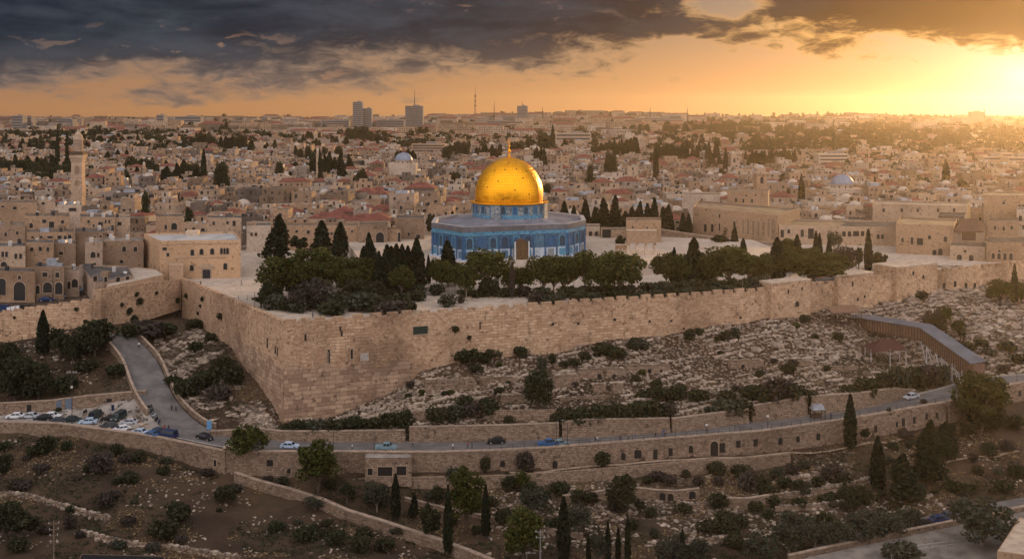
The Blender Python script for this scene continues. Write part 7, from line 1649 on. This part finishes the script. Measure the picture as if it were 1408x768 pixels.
def person(px, py, top_, leg, label, k=None, loc=None, rz=None):
    me_, hair = pose(rr.randrange(3) if k is None else k); p_ = hit(px, py) if loc is None else loc
    o = link('person', me_); o.location = (p_[0], p_[1], p_[2]+.02); o.rotation_euler = (0,0,rr.uniform(0,6.28) if rz is None else rz); tag(o, label, 'person', 'people')
    for i, m_ in ((1, CLOTH[top_]), (2, CLOTH[leg])): o.material_slots[i].link = 'OBJECT'; o.material_slots[i].material = m_
    link('hair', hair, o)
def walker(px, off, top_, leg, label): p_, a_, _ = on_road(px, off); person(0, 0, top_, leg, label, 1 + rr.randrange(2), p_, a_+rr.choice((0, math.pi)))
for a in ((457,-2.6,'black','black','person in black above the yellow green tree beside the road wall'),(488,-2.9,'white','black','person in white top walking left of the roadside building'),(567,.5,'grey','black','person in grey right of the teal pickup'),(623,-2.2,'white','black','person in white on the road left of the red shirted one'),(643,-1.0,'red','black','person in red shirt between two walkers on the road'),(649,-2.0,'navy','navy','person in navy beside the red shirted one'),(817,-1.5,'black','black','person in black next to one in white'),(820.5,-1.2,'white','navy','person in white next to one in black'),
          (851,-1.6,'black','black','lone person in black walking mid road'),(863,-1.0,'tan','black','person in tan top near the one in blue'),(872,-1.2,'blue','grey','person in blue near the one in tan'),(900,-1.0,'black','navy','person in black left of the blue clad pair'),(912,.2,'blue','blue','left person of the blue clad pair'),(915,.4,'blue','black','right person of the blue clad pair'),(974,1.0,'black','black','person in black near the roadside lamp'),(1140,-1.0,'navy','black','person in navy right of the kiosk')): walker(*a)
for a in ((191,479,'white','black','person in white at the top of the side road'),(204,482,'black','grey','person in black leaning at the upper side road wall'),(236,566,'black','black','upper of two dark people at the lower side road wall'),(242,567,'navy','black','lower of two dark people at the lower side road wall'),(226,593,'red','navy','person in red standing by the parked navy car'),(232,594,'black','grey','person in black next to the one in red'),(493,572,'black','black','lone dark figure standing on the rubble under the wall')): person(*a)
for px, py, t_, l_, lab in ((276,394,'black','black','person in black on the plaza in front of the gate'),(332,393,'grey','navy','person in grey alone on the plaza right of the gate'),(430,438,'navy','black','person in navy near the parapet under the trees'),(440,438,'black','grey','person in black by the parapet under the trees')): person(px, py, t_, l_, lab, None, atz(px, py, PZ+.12))
# ---------------------------------------------------------------- posts, lamps, poles
M_POST = plain('dark_post', (.045,.042,.04), .6, .3); M_POSTG = plain('grey_post', (.22,.21,.20), .6, .3); M_POLE = plain('timber_pole', (.16,.115,.08), .85, var=.25); M_GLOBE = plain('lamp_globe', (.42,.41,.38), .3)
def post(px, pb, pt, label, head='arm', loc=None, mat=None, name='lamp_post', cat='lamp post', grp='lamp posts'):
    p_ = hit(px, pb) if loc is None else loc; H = (pb-pt)*p_[1]/F if pt is not None else 6; root = thing(name, p_, rr.uniform(-.3,.3), label, cat, grp); b = MB(); b.tube((0,0,-.4),(0,0,H),.10,.06,7); b.tube((0,0,0),(0,0,.5),.16,.14,7); b.build('pole', mat or M_POST, root)
    if head == 'arm': b = MB(); b.tube((0,0,H-.1),(1.3,0,H+.15),.05,.04,5); b.build('arm', mat or M_POST, root); b = MB(); b.box(1.45,0,H+.08,H+.22,.7,.26,bottom=True); b.build('lamp_head', M_POSTG, root)
    if head == 'globe': b = MB(); b.lathe([(.06,H),(.26,H+.12),(.34,H+.35),(.25,H+.58),(0,H+.66)], 12); b.build('lamp_globe', M_GLOBE, root)
    if head == 'flood':
        b = MB(); b.tube((-1.1,0,H-.2),(1.1,0,H-.2),.06); b.build('crossarm', M_POST, root)
        for x in (-1,-.4,.4,1): b = MB(); b.box(x,-.1,H-.15,H+.25,.42,.2,bottom=True); b.build('floodlight', M_POSTG, root)
        b = MB(); b.box(0,-.2,H*.70,H*.70+.5,.5,.4,bottom=True); b.build('lamp_head', M_GLOBE, root)
post(99,583,512,'tall floodlight post standing among the parked cars','flood')
for px, off, pt, lab, hd in ((383,4.9,586,'dark post beside the low wall under the wall corner','none'),(464,-4.3,588,'thin post on the road between the green tree and the corner','none'),(519,-4.3,594,'thick post left of the small roadside building','none'),(557,4.9,585,'post at the left end of the tall pale wall','none'),(762,-4.2,578,'left of the twin posts by the blue pickup','arm'),(777,-4.2,583,'right of the twin posts by the blue pickup','none'),(940,4.9,578,'lamp post at the end of the mid height roadside wall','arm'),(962,-4.2,586,'short lamp post with a pale globe on the road wall','globe'),
      (1000,-4.2,577,'slim lamp post left of the kiosk','arm'),(1045,-4.2,574,'lamp post with a pale globe nearest the kiosk','globe'),(1229,4.9,534,'lamp post among the round trees above the road','none'),(1264,-4.2,556,'dark post on the road wall below the silver car','none'),(1385,-4.2,512,'post on the far right road wall','none')):
    p_, a_, _ = on_road(px, off); pb = pix(p_)[1]; post(px, pb, pt, lab, hd, p_)
for px, pb, pt, lab, hd in ((1086,384,364,'grey lamp post left of the white car on the esplanade','globe'),(1021,404,386,'grey lamp post behind the parapet near the first tower','none'),(789,403,382,'pale lamp post among the esplanade pines','globe'),(328,411,405,'short bollard post left of the plaza trees','none'),(340,413,406,'second short post left of the plaza trees','none'),(519,402,382,'pale post between the pines behind the bushes','none'),(487,405,386,'thin post under the umbrella pines','none')): post(px, pb, pt, lab, hd, atz(px, pb, PZ+.12), M_POSTG)
p_ = atz(72.5, 415, -4.2); post(72.5, 415, 367, 'tall dark lamp post in front of the arcaded houses', 'arm', (p_.x, p_.y, -4.8)); post(133, 480, 462, 'short dark post under the lower wall beside the thicket', 'none'); post(31, 485, 465, 'dark post at the foot of the lower wall at far left', 'none'); post(350,500,472,'leaning dead trunk post on the slope under the wall','none',None,M_BARK,'dead_trunk','dead trunk',None)
def power_pole(px, D, pt, label, arms):
    x = (px-704)/F*D; g = gz(x, D); H = top(pt, D)-g; root = thing('power_pole', (x, D, g), .2, label, 'power pole', 'power poles'); b = MB(); b.tube((0,0,-.5),(0,0,H),.17,.11,8); b.build('pole', M_POLE if arms > 2 else M_POSTG, root)
    for k in range(arms): z = H-.5-k*1.1; b = MB(); b.box(0,0,z,z+.12,2.0-.2*k,.12,0,0,bottom=True); b.build('crossarm', M_POLE if arms > 2 else M_POSTG, root); b = MB(); [b.lathe([(.06,z+.12),(.09,z+.25),(.04,z+.4),(0,z+.42)],8,s*(.85-.1*k),0) for s in (-1,1)]; b.build('insulators', M_GLOBE, root)
power_pole(74, 203, 716, 'brown timber power pole with stacked crossarms at lower left', 4); power_pole(743, 203, 727, 'grey power pole with two crossarms near the bottom edge', 2)
p_ = at(724, 775, 204); post(724, 775, 751, 'short pale street lamp left of the grey power pole', 'arm', (p_.x, p_.y, gz(p_.x, p_.y)), M_POSTG); post(1250, 735, 718, 'pale street lamp on the forecourt wall', 'none', None, M_POSTG)
# railing on the long road wall
def railing(P, label, h=1.0, mat=None, grp=None, step=2.4):
    x0, y0, z0 = P[0]; root = thing('railing', (x0,y0,z0), 0, label, 'railing', grp); b = MB(); pb_ = MB()
    for a_, c_ in zip(P[:-1], P[1:]):
        a2, c2 = Vector(a_)-Vector((x0,y0,z0)), Vector(c_)-Vector((x0,y0,z0)); n = max(1, int((c2-a2).length/step))
        for k in (.5, 1.0): b.tube(a2+Vector((0,0,h*k)), c2+Vector((0,0,h*k)), .04, n=5)
        for k in range(n): p__ = a2.lerp(c2, k/n); pb_.tube(p__-Vector((0,0,.1)), p__+Vector((0,0,h+.05)), .05, n=5)
    b.build('rail', mat or M_POST, root); pb_.build('posts', mat or M_POST, root)
railing([(q[0], q[1]+.4, q[2]+.18) for q in P2 if q[0] > -10], 'thin dark railing on top of the long road wall')
railing([tuple(at(x, y, d)) for x, y, d in ((1226,772,199),(1240,764,201),(1265,758,203),(1312,752,205))], 'pale railing on the forecourt at bottom right', 1.3, M_STEEL, None, 1.8)
# kiosk, sign, crates, bins
p_, a_, _ = on_road(1127, 1.0); kio = thing('kiosk', p_, a_, 'small roadside kiosk with a pale tin roof on dark posts', 'kiosk'); b = MB(); b.box(0,0,2.3,2.45,3.2,2.4,bottom=True); b.box(0,.25,2.45,3.3,2.9,1.5,0,0,taper=.85); b.build('roof', M_TIN, kio)
for x in (-1.4,1.4):
    for y in (-1,1): b = MB(); b.box(x,y,0,2.3,.16,.16); b.build('post', M_POST, kio)
b = MB(); b.box(0,.8,.0,1.0,2.6,.5); b.build('counter', M_WOOD, kio)
p_ = hit(288, 593); sg = thing('sign_board', p_, .1, 'plain blue notice board on the low roadside wall', 'sign'); b = MB(); b.box(0,-.3,.5,2.6,1.1,.08,bottom=True); b.build('panel', plain('blue_board', (.10,.24,.42), .5, var=.3, scale=3), sg); b = MB(); [b.tube((x,-.22,-.5),(x,-.22,2.6),.05) for x in (-.45,.45)]; b.build('posts', M_POST, sg)
for px, m_, w_, h_, nm, cat, lab in ((4,'navy',2.4,1.8,'skip','skip','dark blue skip on the lower wall at the left edge'),(11.5,'white',.95,1.0,'storage_box','box','left of the three white boxes on the lower wall'),(17.5,'white',.95,1.0,'storage_box','box','middle of the three white boxes on the lower wall'),(24,'white',.95,1.0,'storage_box','box','right of the three white boxes on the lower wall'),(33,'black',2.4,1.0,'container','container','long black container right of the white boxes')):
    x = (px-704)/F*305.6; b = MB(); root = thing(nm, (x, 306.2, float(np.interp(x, [-143,-114.2], [-4.4,-.5]))), .1, lab, cat); b.box(0,0,0,h_,w_,1.2,0,0,taper=1.06); b.build('body', PAINT[m_], root); b = MB(); b.box(0,0,h_+.005,h_+.12,w_*1.1,1.35,0,0); b.build('lid', PAINT[m_], root)
p_ = hit(155, 565); bn = thing('bin', (p_.x,p_.y,p_.z+.12), 0, 'dark blue litter bin standing alone on the car park', 'bin'); b = MB(); b.lathe([(.28,0),(.36,1.15),(.36,1.2)],12); b.build('body', PAINT['navy'], bn); b = MB(); b.lathe([(.40,1.2),(.40,1.28),(.2,1.4),(0,1.42)],12); b.build('lid', PAINT['black'], bn)
# foreground roofs at the bottom corners
rt, L, c0 = block('stone_building', 'stone building with a rough flat roof cut by the bottom right corner', 'building', [P_(1371,191), P_(1460,187), P_(1470,203), P_(1402,207)], -36, top(757,191), S_HOUSE, S_PALE, .12)
rt, L, c0 = block('shed', 'low shed with a black tarpaulin roof at the bottom left', 'shed', [P_(100,198), P_(232,196), P_(226,207), P_(112,208)], -38, -32.2, S_RET, plain('black_tarpaulin', (.008,.008,.009), .6), .05)
# ---------------------------------------------------------------- a label of its own for every repeat
LAND += [('shrine', 700, 290), ('gold finial', 699, 200), ('stepped tower', 492, 180), ('slab tower', 569, 180), ('slim skyline tower', 718, 180), ('office block', 1146, 222), ('sharp wall corner', 390, 520), ('covered ramp', 1260, 465), ('red canopy', 1217, 480),
         ('small roadside building', 533, 640), ('wall pier', 315, 640), ('kiosk', 1127, 566), ('car park', 120, 575), ('squat wall tower', 1083, 405), ('taller wall tower', 1172, 395), ('low broad wall tower', 1256, 380), ('arched gateway', 522, 325), ('forecourt', 1240, 755), ('timber power pole', 74, 740),
         ('grey power pole', 743, 745), ('ruined doorways', 915, 685), ('platform of slabs', 620, 530), ('five window house', 70, 330), ('arcaded houses', 60, 395), ('white school block', 788, 192), ('apartment slabs', 1385, 230), ('lone skyline tower', 1345, 160), ('stone bell tower', 1045, 245), ('capped tower', 1008, 215), ('lower city wall', 70, 445), ('shuttered opening', 578, 453), ('side road', 200, 520)]
ORD = ['nearest', 'second nearest', 'third nearest', 'fourth nearest', 'fifth nearest', 'sixth nearest', 'seventh nearest', 'eighth nearest', 'ninth nearest', 'tenth nearest', 'eleventh nearest', 'twelfth nearest', 'thirteenth nearest', 'fourteenth nearest', 'fifteenth nearest', 'sixteenth nearest', 'seventeenth nearest', 'eighteenth nearest', 'nineteenth nearest', 'twentieth nearest']
def side(dx, dy):
    if abs(dx) > 1.6*abs(dy): return 'right of' if dx > 0 else 'left of'
    if abs(dy) > 1.6*abs(dx): return 'below' if dy > 0 else 'above'
    return ('lower right of' if dy > 0 else 'upper right of') if dx > 0 else ('lower left of' if dy > 0 else 'upper left of')
def autolabel(items):
    g = {}
    for o, p_, desc in items:
        x, y = pix(p_); lm = min(LAND, key=lambda l: (l[1]-x)**2 + ((l[2]-y)*1.4)**2); s = side(x-lm[1], y-lm[2]); g.setdefault((desc, s, lm[0]), []).append(((x-lm[1])**2+(y-lm[2])**2, o))
    for (desc, s, lm), l in g.items():
        l.sort(key=lambda t_: t_[0])
        for k, (_, o) in enumerate(l): o['label'] = f"{desc} {s} the {lm}" if len(l) == 1 else f"{ORD[min(k,19)]} {desc} {s} the {lm}"
def tone(o, words): return words
def sizeword(a): return 'tiny' if a < .0000012 else ''
ti_ = []
areas = {}
for o, p_, wd, ar in TREES: areas.setdefault(wd, []).append(ar)
for wd in areas: areas[wd] = np.percentile(areas[wd], (30, 72))
for o, p_, wd, ar in TREES:
    q = areas[wd]; sz = 'small' if ar < q[0] else 'large' if ar > q[1] else 'medium'
    ti_.append((o, p_, f"{sz} {wd}" if not wd.startswith('small') and 'bare' not in wd else wd))
autolabel(ti_)
autolabel([(o, p_, d_) for o, p_, d_, _ in HOUSES])
autolabel([(o, p_, 'rounded pale boulder') for o, p_ in BOUL])
